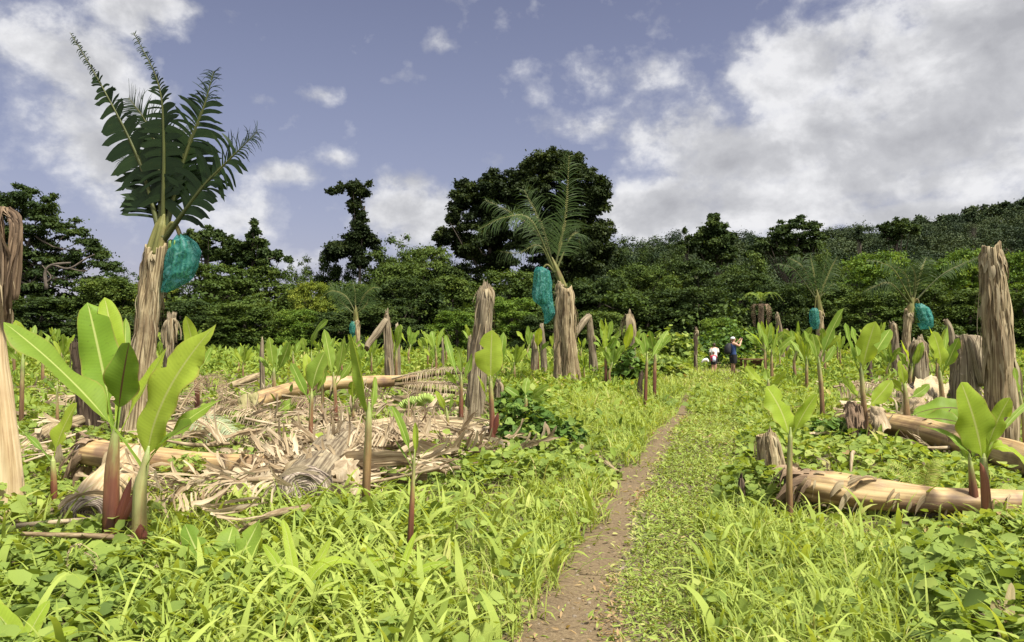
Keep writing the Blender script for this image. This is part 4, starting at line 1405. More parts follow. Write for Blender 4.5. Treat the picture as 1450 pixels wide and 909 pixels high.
mature('distant banana plant with one long thin leaf reaching the tall dry stump', 32,
       [(1281, 520), (1283, 480), (1288, 440)], [15, 13, 14], (1292, 424),
       [(1268, 385, 1226, 368, .7, dict(p2=(1248, 372), droop=1.1, keep=.7)), (1262, 402, 1222, 414, .9, dict(p2=(1240, 405), droop=1.0)), (1304, 385, 1312, 364, 1.0, dict(doff=.5)), (1283, 390, 1256, 370, 1.0, dict(doff=.4)), (1330, 392, 1392, 362, .5, dict(p2=(1362, 374), droop=1.0, start=.35)), (1296, 392, 1288, 372, .9, {})],
       14, 'old_pale', 40, [(430, 1300, 4), (436, 1304, 10), (450, 1308, 12), (460, 1311, 10), (466, 1310, 6)], 'plump blue green bag on the plant left of the tall dry stump', (1302, 434), nst=32)


# ================================================================== dry standing stumps
def stump(label, d, pts_px, widths, seed, mat='straw', bark=60, barkL=(0.15, 0.5), barkW=None, tear=0.2, arms=(), droopn=0, name='banana_stump', ridge=0.2, lump=0.14, cat='dead stump', doffs=None, droopL=(0.3, 0.6), barkmat='peel', bmin=0.2, group='dry banana stumps left standing'):
    base = at(pts_px[0][0], pts_px[0][1], d)
    z0 = float(hgt(base[0], d))
    root = thing(name, label, cat, (base[0], d, z0), group)
    pts = [np.array([base[0], d, min(z0 - 0.04, base[2])])] + [at(p[0], p[1], d + (doffs[i] if doffs else 0)) for i, p in enumerate(pts_px[1:])]
    R = [w / 2 / F * d * .84 for w in widths]
    R[-1] *= .8
    mb = MB()
    nr = 100 if d < 20 else 34
    ns = 60 if d < 20 else 22
    C, T, N, B, RR = tube(mb, pts, R, ns=ns, nr=nr, ridge=ridge, lump=lump, k=5, seed=seed, tiptear=tear * 1.3, fib=.04 if mat != 'cream' else .022)
    mb.build('trunk', M[mat], root)
    bw = barkW or ((0.004, 0.020) if d < 16 else (0.008, 0.035))
    if bark >= 14 or (bark and d < 20):
        ms = MB()
        strips(ms, C, RR, int(bark * .7), (barkL[0], barkL[1] * 1.5), (bw[0] * .7, bw[1] * .7), 0.16, seed + 1, bmin, 1.0, 0.75, 0.45)
        strips(ms, C, RR, 16, (.08, .3), (bw[0], bw[1]), 0.9, seed + 4, .9, 1.0, 0.8, 0.6)
        strips(ms, C, RR, bark // (22 if d < 20 else 9) + 1, (.15, .5), (bw[1] * .6, bw[1] * 1.4), 0.2, seed + 7, bmin, 0.92, 0.6, 0.4)
        if droopn:
            strips(ms, C, RR, droopn, droopL, (bw[0] * 1.5, bw[1] * 1.5), 0.8, seed + 2, 0.9, 1.0, 0.8, 0.45)
        ms.build('bark_fringe', M[barkmat], root)
    for a in arms:
        ma = MB()
        tube(ma, [at(p[0], p[1], d + (p[2] if len(p) > 2 else 0)) for p in a[0]], [w / 2 / F * d for w in a[1]], ns=12, nr=18, ridge=.25, lump=.18, seed=seed + 5, tiptear=.15)
        ma.build('broken_top', M[mat], root)
    return root


r_ = stump('pale bleached stump with brown withered leaves hung from its top, at the frame edge', 7.0, [(4, 745), (0, 640), (-9, 520), (-16, 420), (-20, 330), (-14, 290)], [76, 62, 44, 36, 32, 26], 21, 'cream', 18, (0.08, 0.25), ridge=.05, lump=.06, bmin=.05)
# withered top
ms = MB()
for i in range(12):
    q = np.random.default_rng(300 + i)
    x0 = q.uniform(-14, 12); xx = x0 + q.uniform(0, 22)
    A = [at(x0, 292 + q.uniform(-8, 14), 7 + q.normal(0, .06)), at(xx, 325 + q.uniform(-10, 10), 6.9), at(x0 + q.uniform(0, 18), 385 + q.uniform(-20, 40), 6.9), at(x0 + q.uniform(-8, 8), 420 + q.uniform(-30, 60), 7)]
    w = q.uniform(.035, .08)
    Bq = [p + [w, q.normal(0, .03), q.normal(0, .02)] for p in A]
    Bq[-1] = A[-1] + [w * .3, 0, 0]
    sheet(ms, A, Bq, 20, 6, .008, 0, 400 + i)
ms.build('withered_leaves', M['litter_dark'], r_)
ms = MB()
C_ = spline([at(-16, 420, 7), at(-18, 340, 7)], 12)
strips(ms, C_, np.full(12, .12), 40, (.2, .55), (.006, .016), .8, 33, 0, 1, .5, .6)
ms.build('bark_fringe', M['peel'], r_)

stump('tall straight dry stump with a ragged crown, standing alone left of the thick twin trunk', 15.5, [(671, 600), (675, 540), (682, 470), (687, 425), (689, 404)], [36, 30, 28, 31, 22], 31, 'straw_grey', 120, (0.15, 0.55), droopn=34, droopL=(.15, .4), tear=.25)
stump('slim dry stump just right of the tall plant with the dark fan', 17, [(238, 590), (238, 520), (240, 470), (243, 448)], [17, 15, 14, 16], 32, 'straw_grey', 60, (0.15, 0.4), droopn=12)
stump('short dark stump half hidden behind the big young plant', 13.5, [(128, 600), (118, 540), (112, 500), (110, 484)], [30, 26, 25, 24], 33, 'straw_dark', 30, (0.1, 0.3), ridge=.3)
stump('pointed dry stump whose broken top leans down to the left', 25, [(552, 560), (551, 510), (549, 470), (548, 441)], [17, 15, 13, 6], 34, 'straw_grey', 40, (0.3, 0.8), arms=[([(547, 452), (535, 470, -.2), (522, 486, -.4), (519, 494, -.5)], [8, 10, 9, 8])])
stump('small stub just right of the pointed broken stump', 27, [(564, 540), (563, 490), (562, 462)], [9, 8, 7], 35, 'straw_grey', 12)
stump('thick fibrous stump pressed against the trunk of the plant with the two lobed bag', 24.2, [(812, 570), (808, 520), (804, 460), (802, 420), (802, 407)], [34, 27, 25, 24, 21], 36, 'straw', 110, (0.2, 0.8), (0.015, .04), tear=.12, ridge=.3)
stump('bent stump folded over in an upside down V', 30, [(841, 525), (838, 490), (835, 455), (834, 447)], [15, 12, 9, 7], 37, 'straw_grey', 14, arms=[([(834, 448), (826, 456, -.3), (818, 468, -.5), (812, 480, -.6)], [9, 9, 9, 7])])
stump('lean stub standing close behind a shorter one, left of the thick trunk', 30, [(771, 525), (769, 490), (767, 462)], [11, 9, 8], 38, 'straw_grey', 12)
stump('shorter wider stub left of the thick trunk, pale base', 28, [(756, 530), (757, 500), (757, 478)], [12, 11, 9], 39, 'straw_grey', 14)
stump('hooded stump with a pale drooping cap of dead leaf, near the path', 27, [(900, 545), (896, 500), (892, 460), (889, 443)], [15, 12, 11, 13], 40, 'straw_grey', 40, (.3, .7), droopn=26, droopL=(.4, .9))
stump('tallest dry stump, thick and shaggy, standing by the margin of the field', 10.3, [(1416, 650), (1418, 590), (1416, 500), (1408, 420), (1404, 346)], [54, 50, 46, 38, 34], 41, 'straw', 330, (0.15, 0.55), (0.006, 0.03), tear=.1, ridge=.16, lump=.12, droopn=30, droopL=(.1, .3))
stump('wide split stump with its torn top folded over to one side', 15.5, [(1368, 590), (1367, 540), (1366, 500), (1362, 474)], [48, 42, 33, 24], 42, 'straw_grey', 50, (0.2, 0.5), arms=[([(1372, 480), (1382, 486, -.2), (1388, 510, -.3), (1393, 545, -.35)], [14, 20, 20, 14])], ridge=.3)
stump('squat bulky stump with a blunt frayed top between the young rows', 20, [(1301, 560), (1301, 520), (1301, 492), (1300, 480)], [34, 30, 26, 18], 43, 'straw_grey', 60, (0.2, .5), droopn=30, droopL=(.2, .5))
stump('thin knobbly stump left of the squat bulky one', 28, [(1268, 540), (1268, 500), (1265, 465), (1263, 457)], [12, 11, 10, 10], 44, 'straw_grey', 30, droopn=10)
stump('thin leaning stub with a bare tip behind the wide split stump', 26, [(1353, 500), (1347, 474), (1337, 450)], [11, 10, 8], 45, 'straw_grey', 10)
stump('round topped dark stub behind the leafy young plant in the right rows', 26, [(1232, 530), (1230, 490), (1229, 462)], [9, 8, 7], 46, 'straw_dark', 5)
stump('leaning pale stump below the tree fern at the forest edge', 44, [(1108, 515), (1105, 475), (1100, 443)], [10, 9, 7], 47, 'straw_grey', 16)
stump('thin dark post like stump to the left of the walkers', 36, [(985, 535), (985, 500), (986, 465)], [6, 6, 6], 48, 'straw_dark', 16)
stump('low torn stub of pale wood beside the end of the nearest fallen trunk', 8.4, [(1094, 712), (1092, 660), (1088, 632), (1084, 614)], [46, 42, 36, 36], 49, 'straw', 26, (0.08, 0.22), tear=.14, ridge=.12, lump=.1)
stump('small rotten brown stub below the low torn one', 7.6, [(1050, 722), (1050, 690), (1049, 676)], [15, 12, 7], 50, 'straw_dark', 0, tear=.08)
stump('stubby dry stump in the gap just left of the tall straight one', 34, [(665, 520), (665, 495), (665, 476)], [9, 8, 7], 51, 'straw_grey', 10)
stump('brown stub with frayed top in front of the far dark trees left of centre', 36, [(627, 520), (627, 500), (626, 478)], [5, 5, 4], 52, 'straw_grey', 8)
stump('upright stub among the young plants left of the arched brown leaf', 20, [(372, 545), (371, 510), (371, 482)], [9, 8, 6], 53, 'straw_grey', 12)
stump('short sawn stub in the grass behind the young plant with one broad leaf', 17, [(705, 580), (706, 552), (706, 540)], [12, 11, 10], 54, 'straw_grey', 6)
stump('knee high brown stub in the weeds beside the twin young plants near the path', 20, [(905, 570), (906, 545), (909, 528)], [10, 9, 9], 55, 'straw_dark', 10)
stump('small weathered stub beyond the far row near the leaning stump', 50, [(1116, 505), (1115, 485), (1114, 466)], [6, 6, 5], 56, 'straw_grey', 6)


# ================================================================== fallen trunks
def log(label, pts, radii, seed, mat='log', ends=(True, False), bark=20, ridge=0.07, lump=0.06, barkL=(0.15, .5), clear=True, ns=30, rags=0):
    """pts: world points along the axis"""
    pts = [np.asarray(p, float) for p in pts]
    c = pts[len(pts) // 2]
    root = thing('fallen_log', label, 'fallen trunk', (c[0], c[1], float(hgt(c[0], c[1]))), 'cut banana trunks lying on the ground')
    mb = MB()
    C, T, N, B, RR = tube(mb, pts, radii, ns=ns, nr=46, ridge=ridge, lump=lump, k=3, seed=seed, cap=True, squash=.86, fib=.012)
    mb.build('trunk', M[mat], root)
    for e, on in enumerate(ends):
        if not on: continue
        i = 0 if e == 0 else -1
        ax = -T[0] if e == 0 else T[-1]
        me = MB()
        n, m = 13, 33
        r = np.random.default_rng(seed + 50 + e)
        off = np.cumsum(r.choice([-1, 1], n) * r.uniform(0.004, 0.018, n))
        V, U = [], []
        for q in range(n):
            rr = RR[i] * 1.02 * q / (n - 1)
            for j in range(m):
                a = j / (m - 1) * 2 * PI
                w = 1 + 0.07 * math.sin(2 * a + q * .7 + seed) + 0.05 * math.sin(3 * a + q) + .04 * math.sin(7 * a + 2 * q)
                o = off[q] + 0.008 * math.sin(4 * a + q * 1.7)
                if q == n - 1: o = -0.02
                V.append(C[i] + ax * (0.012 + max(o, -0.02) * (q > 0)) + (N[i] * math.cos(a) + B[i] * math.sin(a) * .86) * rr * w)
                U.append((q / (n - 1), a / 6.28))
        me.add(np.array(V), [gridf(n, m)], U, .5)
        me.build('cut_end', M['rings'], root)
    if bark:
        ms = MB()
        strips(ms, C, RR, bark, barkL, (0.015, 0.05), 0.45, seed + 3, 0, 1, .35, .4)
        ms.build('bark_fringe', M['peel'], root)
    if clear:
        CLEAR.append((pts[0][0], pts[0][1], pts[-1][0], pts[-1][1], float(np.max(radii)) + .3, 0.25))
        CLEAR.append((pts[0][0], pts[0][1] - .45, pts[-1][0], pts[-1][1] - .45, .45, 0.45))
    return root


def G(px, py, d, ):  # point on the axis of a log from its picture position and its distance
    return at(px, py, d)


log('smooth shadowed trunk propped across the litter, left end grey and rotten', [G(122, 640, 8.9), G(200, 650, 8.75), G(290, 661, 8.6), G(385, 665, 8.5)], [.165, .18, .185, .185], 61, 'log', (True, True), 14)
log('cut trunk pointing at the viewer behind the red stems of the big young plants', [G(126, 726, 6.55), G(152, 690, 7.3), G(190, 652, 8.7)], [.19, .2, .2], 62, 'cream', (True, False), 16)
log('ring end of a cut trunk under pale draped dead leaves', [G(430, 695, 6.9), G(452, 664, 8.0), G(470, 640, 9.2), G(490, 618, 10.6)], [.25, .25, .24, .22], 63, 'straw_grey', (True, False), 20)
log('long smooth yellow trunk lying far left of the tall straight stump', [G(336, 578, 15.6), G(400, 556, 17.2), G(460, 543, 18.4), G(530, 541, 18.8), G(590, 537, 18.8)], [.2, .21, .2, .17, .12], 64, 'log', (False, False), 30)
log('greyish peeling trunk lying crosswise in the middle of the litter', [G(385, 640, 9.8), G(470, 622, 10.8), G(560, 604, 12.0), G(640, 606, 12.0), G(690, 612, 11.7)], [.15, .16, .17, .16, .13], 65, 'straw', (False, True), 50, ridge=.12)
log('nearest fallen trunk, split bark and dark broken end next to a low torn stub', [G(1120, 683, 7.5), G(1180, 692, 7.35), G(1260, 702, 7.15), G(1360, 710, 7.0), G(1500, 714, 6.95)], [.15, .165, .155, .135, .12], 66, 'log', (True, False), 44, ridge=.16, lump=.13, barkL=(.1, .4))
CLEAR.append((gx(1180, 7.3), 7.0, gx(1560, 6.9), 6.65, .42, .12))
log('long fallen trunk below the tallest dry stump, smooth pale top', [G(1205, 592, 12.6), G(1260, 600, 12.0), G(1340, 618, 10.9), G(1450, 650, 9.1), G(1560, 690, 7.6)], [.17, .19, .2, .2, .2], 67, 'log', (True, False), 24, ridge=.12, lump=.10)
log('grey weathered trunk lying in the weeds beyond the walkers table', [G(1085, 519, 36), G(1110, 522, 35), G(1132, 528, 33)], [.22, .24, .22], 68, 'straw_grey', (False, True), 8, clear=False, ns=14)
log('pale wrinkled trunk butt lying below the squat bulky stump', [G(1288, 562, 17), G(1318, 560, 17.2), G(1350, 560, 17.5)], [.34, .33, .24], 69, 'straw', (True, False), 30, ridge=.2, lump=.14)
log('thin pale trunk lying on the far left strip of grass', [G(322, 548, 22), G(350, 538, 23), G(368, 532, 24)], [.12, .13, .12], 70, 'straw', (False, True), 4, ns=14)
log('brown slender trunk lying in the litter at the far left', [G(30, 640, 11.5), G(70, 610, 12.6), G(120, 592, 13.5)], [.12, .12, .1], 71, 'straw', (False, False), 20, ns=16)


def frayed(root, pts, R, n, seed, mat='litter_dark'):
    C = spline([np.asarray(p, float) for p in pts], 14)
    ms = MB()
    strips(ms, C, np.full(14, R), n, (.12, .42), (.015, .05), .7, seed, 0, 1, .35, .6)
    ms.build('bark_fringe', M[mat], root)


for o in list(bpy.data.objects):
    l = o.get('label', '')
    if l.startswith('nearest fallen trunk'):
        frayed(o, [G(1113, 682, 7.5), G(1150, 688, 7.42)], .16, 46, 1)
        frayed(o, [G(1130, 685, 7.45), G(1300, 706, 7.08)], .15, 40, 2, 'peel')
    elif l.startswith('long fallen trunk below'):
        frayed(o, [G(1195, 592, 12.7), G(1222, 594, 12.4)], .22, 60, 3)
        frayed(o, [G(1225, 594, 12.4), G(1262, 600, 12)], .2, 50, 4, 'litter')
    elif l.startswith('smooth shadowed trunk'):
        frayed(o, [G(112, 638, 8.95), G(140, 642, 8.85)], .17, 30, 5)


def stick(label, pts, radii, seed, mat='straw'):
    mb = MB()
    tube(mb, pts, radii, ns=10, nr=24, ridge=.3, lump=.15, k=3, seed=seed)
    o = mb.build('dry_stalk', M[mat], loc=pts[0])
    tag(o, label, 'dry stalk', 'dead leaf stalks on the ground')
    CLEAR.append((pts[0][0], pts[0][1], pts[-1][0], pts[-1][1], .22, .25))


stick('split dry stalk lying against the left edge of the dirt path', [at(798, 622, 11.6), at(835, 642, 10.6), at(874, 668, 9.25)], [.045, .06, .05, .03], 1)
stick('long bare leaf stalk running across the lower edge of the litter', [at(610, 655, 10.0), at(670, 656, 10), at(735, 657, 10.1)], [.025, .02, .015], 2, 'straw_grey')
stick('thin dry stalk slanting through the litter behind the ring end', [at(345, 655, 9.6), at(420, 632, 10), at(505, 606, 10.5)], [.02, .025, .03], 3)
stick('pale stalk sloping down to the weeds below the ring end', [at(215, 775, 6.4), at(270, 738, 6.9), at(360, 680, 7.9)], [.05, .06, .05], 4, 'cream')
stick('second pale stalk alongside the sloping one, closer to the ring end', [at(262, 760, 6.6), at(330, 712, 7.3), at(400, 668, 8.2)], [.03, .05, .03], 5, 'straw')
stick('yellow green leaf stalk fanned out from the fallen plant, uppermost', [at(560, 540, 16.8), at(620, 530, 16.5), at(690, 526, 16.3)], [.04, .03, .02], 6, 'crown_stem')
stick('yellow green leaf stalk fanned out from the fallen plant, lowest', [at(565, 545, 16.6), at(610, 552, 16.2), at(645, 556, 16)], [.045, .04, .03], 7, 'crown_stem')
stick('tan leaf stalk between the two yellow green ones', [at(560, 544, 16.7), at(620, 542, 16.2), at(670, 545, 16)], [.035, .03, .02], 8, 'straw')


# -------- big dead leaves lying or draped (each a thing)
def deadleaf(label, A, Bp, mat='litter', n=18, m=9, wr=.02, sag=0.0, seed=0, rag=.12, cat='dead leaf'):
    mb = MB()
    sheet(mb, A, Bp, n, m, wr, sag, seed, rag)
    c = np.mean(np.array(A), 0)
    o = mb.build('dead_leaf', M[mat], loc=c)
    tag(o, label, cat, 'large dead banana leaves')
    return o


def deadfrond(label, P, L, seed, mat='litter_dark', nst=44, droop=1.1, rmat='straw', w=.8, n=(0, -.4, .9), keep=.97, lp=None, fwd=.2):
    root = thing('dead_leaf', label, 'dead leaf', P[0], 'large dead banana leaves')
    ml, mr = MB(), MB()
    frond(ml, mr, P, L, nst=nst, droop=droop, seed=seed, nhint=n, r0=.03, start=.12, w_=0) if False else frond(ml, mr, P, L, nst=nst, droop=droop, seed=seed, nhint=n, r0=.03, start=.12, wmul=w, keep=keep, lprof=lp or (lambda t: min(1, .5 + 3 * t) * (1 - .4 * t ** 3)), fwd=fwd, gap=.08, curl=.05)
    ml.build('blade_shreds', M[mat], root)
    mr.build('midrib', M[rmat], root)
    return root


deadleaf('broad pale dead leaf draped over the ring end of the cut trunk', [at(398, 668, 7.5), at(425, 650, 7.9), at(448, 640, 8.6), at(478, 630, 9.2)], [at(462, 660, 7.4), at(486, 658, 7.7), at(502, 645, 8.2), at(508, 634, 8.8)], 'litter', seed=1, wr=.014, sag=.015)
deadleaf('folded tan leaf hanging beside the ring end toward the brown stemmed young plant', [at(452, 664, 7.3), at(475, 670, 7.15), at(480, 700, 7.05)], [at(500, 640, 8), at(508, 668, 7.4), at(503, 706, 7.0)], 'litter', seed=2, wr=.03)
deadleaf('cream leaf sheet sloping left from the ring end down to the weeds', [at(320, 705, 7.6), at(370, 668, 8.0), at(420, 640, 8.6)], [at(352, 712, 7.2), at(392, 682, 7.4), at(440, 652, 8)], 'litter', seed=3, wr=.025, sag=.05)
deadleaf('curled brown leaf resting on the near end of the propped trunk', [at(330, 690, 8.1), at(345, 668, 8.2), at(372, 655, 8.3)], [at(345, 692, 7.9), at(362, 678, 8.0), at(388, 668, 8.15)], 'litter', seed=4, wr=.03)
deadleaf('stiff arched tan leaf like a saddle, beside the red stem with one flat leaf', [at(640, 640, 10.6), at(652, 618, 10.9), at(672, 615, 11)], [at(672, 645, 10.1), at(680, 634, 10.2), at(692, 640, 10.3)], 'litter', seed=5, wr=.02, sag=.10)
deadleaf('grey green wilted leaf over the left end of the long yellow trunk', [at(338, 562, 14.9), at(352, 558, 14.8), at(366, 556, 14.8)], [at(338, 585, 14.4), at(354, 584, 14.4), at(370, 580, 14.4)], 'greyleaf', seed=6, wr=.03, sag=.06, cat='wilted leaf')
deadleaf('grey green wilted leaf lying in litter below the arched brown frond', [at(270, 600, 11.8), at(300, 596, 12), at(328, 604, 12)], [at(280, 632, 10.8), at(300, 630, 10.9), at(326, 622, 11)], 'greyleaf', seed=7, wr=.03, sag=.08, cat='wilted leaf')
deadleaf('grey green leaf remnant between the long yellow trunk and the litter', [at(408, 590, 12.6), at(424, 588, 12.8), at(434, 596, 12.8)], [at(406, 610, 12), at(424, 612, 12), at(438, 608, 12.1)], 'greyleaf', seed=8, wr=.03, cat='wilted leaf')
deadleaf('tan crumpled leaf at the foot of the brown stemmed young plant', [at(505, 700, 6.9), at(500, 715, 6.8), at(508, 742, 6.6)], [at(524, 698, 6.8), at(522, 716, 6.7), at(514, 744, 6.6)], 'litter', seed=9, wr=.015)
deadleaf('brown leaf scrap on the weeds right of the brown stemmed young plant', [at(545, 695, 7.6), at(570, 700, 7.5), at(600, 712, 7.3)], [at(548, 712, 7.3), at(575, 716, 7.2), at(612, 716, 7.2)], 'litter', seed=10, wr=.03, sag=.04)
deadleaf('looped tan leaf hanging over the broken end of the long fallen trunk', [at(1236, 575, 11.4), at(1250, 580, 11.1), at(1262, 604, 10.9)], [at(1232, 592, 11.2), at(1240, 606, 10.9), at(1250, 622, 10.7)], 'litter', seed=11, wr=.02, sag=.06)
deadleaf('dark shrivelled leaf mass behind the looped tan leaf', [at(1196, 575, 11.6), at(1212, 566, 11.6), at(1222, 580, 11.4)], [at(1200, 612, 11.1), at(1215, 616, 10.9), at(1226, 604, 11)], 'litter_dark', seed=12, wr=.05, sag=.08)
deadleaf('large ribbed pale leaf folded over the weeds under the squat bulky stump', [at(1290, 540, 17), at(1315, 538, 17.3), at(1335, 548, 17.2)], [at(1292, 562, 16), at(1318, 566, 15.8), at(1342, 564, 16)], 'straw', seed=13, wr=.05, sag=.15)
deadleaf('long ribbed pale leaf sloping toward the tallest stump', [at(1286, 548, 15.4), at(1310, 572, 14.6), at(1330, 600, 13.6)], [at(1272, 556, 15), at(1290, 585, 14), at(1312, 606, 13.2)], 'litter', seed=14, wr=.05, sag=.1)
deadfrond('arched dead leaf with a comb of brown shreds, left of the long yellow trunk', [at(250, 588, 13.2), at(270, 555, 13.6), at(292, 533, 13.8), at(312, 536, 13.6), at(319, 560, 13.4)], .34, 81, 'litter_dark')
deadfrond('dead leaf with pale comb like shreds stretched right of the fallen crown', [at(555, 536, 16.8), at(600, 526, 16.6), at(650, 522, 16.3), at(700, 530, 16)], .42, 82, 'litter', nst=52)
deadfrond('second comb of pale shreds below the fallen crown', [at(560, 545, 16.4), at(600, 542, 16.0), at(640, 545, 15.8), at(690, 552, 15.4)], .40, 83, 'litter', nst=46)
deadfrond('row of white shreds along a dead leaf in the lower litter', [at(500, 640, 10.2), at(560, 632, 10.2), at(610, 640, 10.0), at(640, 655, 9.8)], .34, 84, 'litter', nst=46)
deadfrond('dead leaf comb lying behind the brown stemmed young plant', [at(500, 622, 10.8), at(560, 615, 10.9), at(620, 612, 11), at(660, 618, 11)], .34, 85, 'litter', nst=44)
deadfrond('tangled dead leaf at the foot of the long yellow trunk', [at(400, 560, 14.5), at(440, 566, 14.2), at(480, 580, 13.8), at(500, 596, 13.2)], .40, 86, 'litter_dark', nst=40)
deadfrond('tangled dead leaf left of the long yellow trunk end', [at(275, 580, 13.0), at(320, 578, 12.8), at(370, 590, 12.5), at(400, 604, 12.2)], .42, 87, 'litter', nst=44)
deadfrond('shredded dead leaf in the litter behind the propped trunk', [at(240, 625, 10.6), at(300, 612, 11), at(350, 616, 10.8), at(392, 628, 10.6)], .36, 88, 'litter', nst=40)
deadfrond('withered leaf hanging to the ground beside the big young plants, greyish green', [at(255, 590, 11.4), at(285, 592, 11), at(315, 600, 10.8), at(332, 618, 10.6)], .42, 89, 'greyleaf', nst=22, w=1.0, droop=.8)
deadfrond('shaggy dead leaf crossing the weeds right of the low row of young plants', [at(1180, 548, 17), at(1215, 542, 17), at(1250, 548, 16.6), at(1280, 556, 16.2)], .36, 90, 'litter', nst=36)


def ground_bunch():
    c = at(588, 572, 14.6)
    mb = MB()
    r = np.random.default_rng(6)
    for q in range(4):
        o = c + np.array([-.14 + .10 * q, -.04 * q, -.08 + .06 * (q % 2) + .06 * (q > 1)])
        for j in range(13):
            a = rad(-70 + 140 * j / 12) + r.normal(0, .05)
            p0 = o + [0.02 * q, 0, 0]
            p1 = p0 + np.array([math.sin(a) * .11, -.07, math.cos(a) * .08])
            p2 = p0 + np.array([math.sin(a) * .17, -.06, math.cos(a) * .15 + .03])
            tube(mb, [p0, p1, p2], [.012, .024, .024, .01], ns=7, nr=8, rnd=r.random())
    tag(mb.build('banana_bunch', mat_plain('fresh green bananas', (0.22, 0.30, 0.06), 0.45, 8, 0.35), loc=c), 'bunch of green bananas lying in the litter beside the fallen crown', 'bananas')


ground_bunch()


# ================================================================== young banana plants
def sucker(label, d, stem, widths, leaves, seed, stemmat='redstem', leafmat='young', sheath=None, group='young banana plants'):
    base = at(stem[0][0], stem[0][1], d)
    z0 = float(hgt(base[0], d))
    root = thing('young_banana_plant', label, 'young banana plant', (base[0], d, z0), group)
    pts = [np.array([base[0], d, z0 - .03])] + [at(p[0], p[1], d) for p in stem[1:]]
    if base[2] > z0 + .05: pts.insert(1, base)
    R = [w / 2 / F * d * .84 for w in widths]
    ax = nrm(pts[-1] - pts[-2])
    ext = .16 * np.linalg.norm(pts[-1] - pts[0])
    pts += [pts[-1] + ax * ext * .5, pts[-1] + ax * ext]
    R += [R[-1] * .72, R[-1] * .25]
    mb = MB()
    C, T, N, B, RR = tube(mb, pts, R, ns=18, nr=34, ridge=.18, lump=.07, k=3, seed=seed, rnd='grad')
    R = R[:-2] + [R[-3] * .9, R[-3]]
    mb.build('stem', M[stemmat], root)
    r = np.random.default_rng(seed)
    for i, L in enumerate(leaves):
        (bx, by, cx, cy, tx, ty, w) = L[:7]
        kw = L[7] if len(L) > 7 else {}
        do = kw.get('doff', r.normal(0, .10) * d / 8)
        dm = kw.get('dmid', do * .5)
        ml = MB()
        W = w / F * d
        nh = kw.get('n', (r.normal(0, .35), -.8, .5))
        blade(ml, at(bx, by, d), at(cx, cy, d + dm), at(tx, ty, d + do), W, nh, kw.get('fold', .28), kw.get('wave', .05), kw.get('pet', .30), n=26 if d < 9 else 16, m=11 if d < 9 else 7, seed=seed * 17 + i, tip=kw.get('tip', .62), tws=kw.get('tw', 1.0 if w < 24 else .45), r0=max(.004, .60 * R[-2] * (1.0 if i < 2 else .7)))
        ml.build('leaf', M[kw.get('mat', leafmat)], root)
    for s in (sheath or []):
        (bx, by, cx, cy, tx, ty, w) = s
        ml = MB()
        blade(ml, at(bx, by, d - .03), at(cx, cy, d - .07), at(tx, ty, d - .06), w / F * d, (0, -.9, .2), -.5, .01, 0, n=14, m=7, seed=seed + 90, tip=.9, r0=.01)
        ml.build('sheath', M['sheath'], root)
    return root


sucker('big young plant with thick red stem and broad upright leaf, left of near pair', 5.85, [(157, 785), (158, 720), (160, 660), (163, 622)], [27, 25, 22, 14], [
    (162, 622, 152, 545, 124, 428, 56, dict(mat='young_spot', fold=.16, doff=.15, n=(.25, -.9, .3), pet=.34, wave=.06)),
    (165, 618, 168, 500, 148, 421, 36, dict(mat='glow', doff=.5, n=(.3, -.9, .3), pet=.36)),
    (164, 616, 178, 540, 178, 450, 17, dict(doff=.55, mat='young', n=(.7, -.6, .2), pet=.36)),
    (164, 622, 168, 560, 183, 485, 50, dict(mat='young_dark', fold=.20, doff=-.25, n=(-.1, -.95, .15), tip=.5, pet=.36)),
    (166, 622, 190, 570, 236, 492, 32, dict(mat='glow', doff=.45, n=(-.5, -.7, .5), pet=.3)),
    (163, 622, 150, 580, 140, 520, 14, dict(mat='glow', doff=.4, n=(.5, -.7, .5), pet=.4)),
], 101, 'redstem', 'young', [(161, 765, 168, 720, 186, 676, 17), (168, 745, 178, 725, 193, 690, 12)])
sucker('big young plant with pale green stem and wide spread leaves, right of near pair', 5.6, [(197, 800), (198, 740), (199, 690), (206, 655)], [25, 22, 20, 13], [
    (204, 666, 132, 552, 5, 456, 64, dict(mat='young', fold=.26, doff=-.2, n=(.35, -.55, .8), pet=.34, wave=.07, tw=1.3)),
    (207, 655, 214, 560, 306, 459, 84, dict(mat='glow', fold=.22, doff=.1, n=(-.45, -.85, .35), pet=.06)),
    (206, 662, 226, 622, 272, 600, 36, dict(mat='young_dark', fold=.35, doff=-.35, n=(.1, -.6, .8))),
    (214, 645, 262, 588, 314, 566, 22, dict(mat='young', doff=.2, n=(.1, -.5, .85), pet=.3)),
], 102, 'greenstem', 'young', [(198, 796, 200, 770, 199, 742, 20)])
sucker('little young plant with one curling leaf, between the bleached stump and the near pair', 7.6, [(76, 715), (76, 690), (75, 656)], [12, 11, 8], [
    (75, 658, 78, 620, 109, 570, 30, dict(mat='glow', n=(-.3, -.9, .3))), (75, 655, 52, 625, 22, 604, 10, dict(n=(0, -.4, .9)))], 103)
sucker('young plant with two broad leaves on a slim red stem amid the litter', 10.2, [(440, 645), (440, 600), (441, 565)], [9, 8, 7], [
    (441, 572, 440, 535, 460, 498, 30, dict(mat='young', n=(-.3, -.9, .25))), (441, 574, 428, 548, 412, 513, 16, dict(mat='young', n=(.6, -.7, .3))), (440, 565, 436, 530, 434, 500, 14, dict(mat='glow', doff=.3)), (442, 565, 456, 548, 462, 520, 12, dict(doff=.2, n=(-.6, -.6, .3)))], 104)
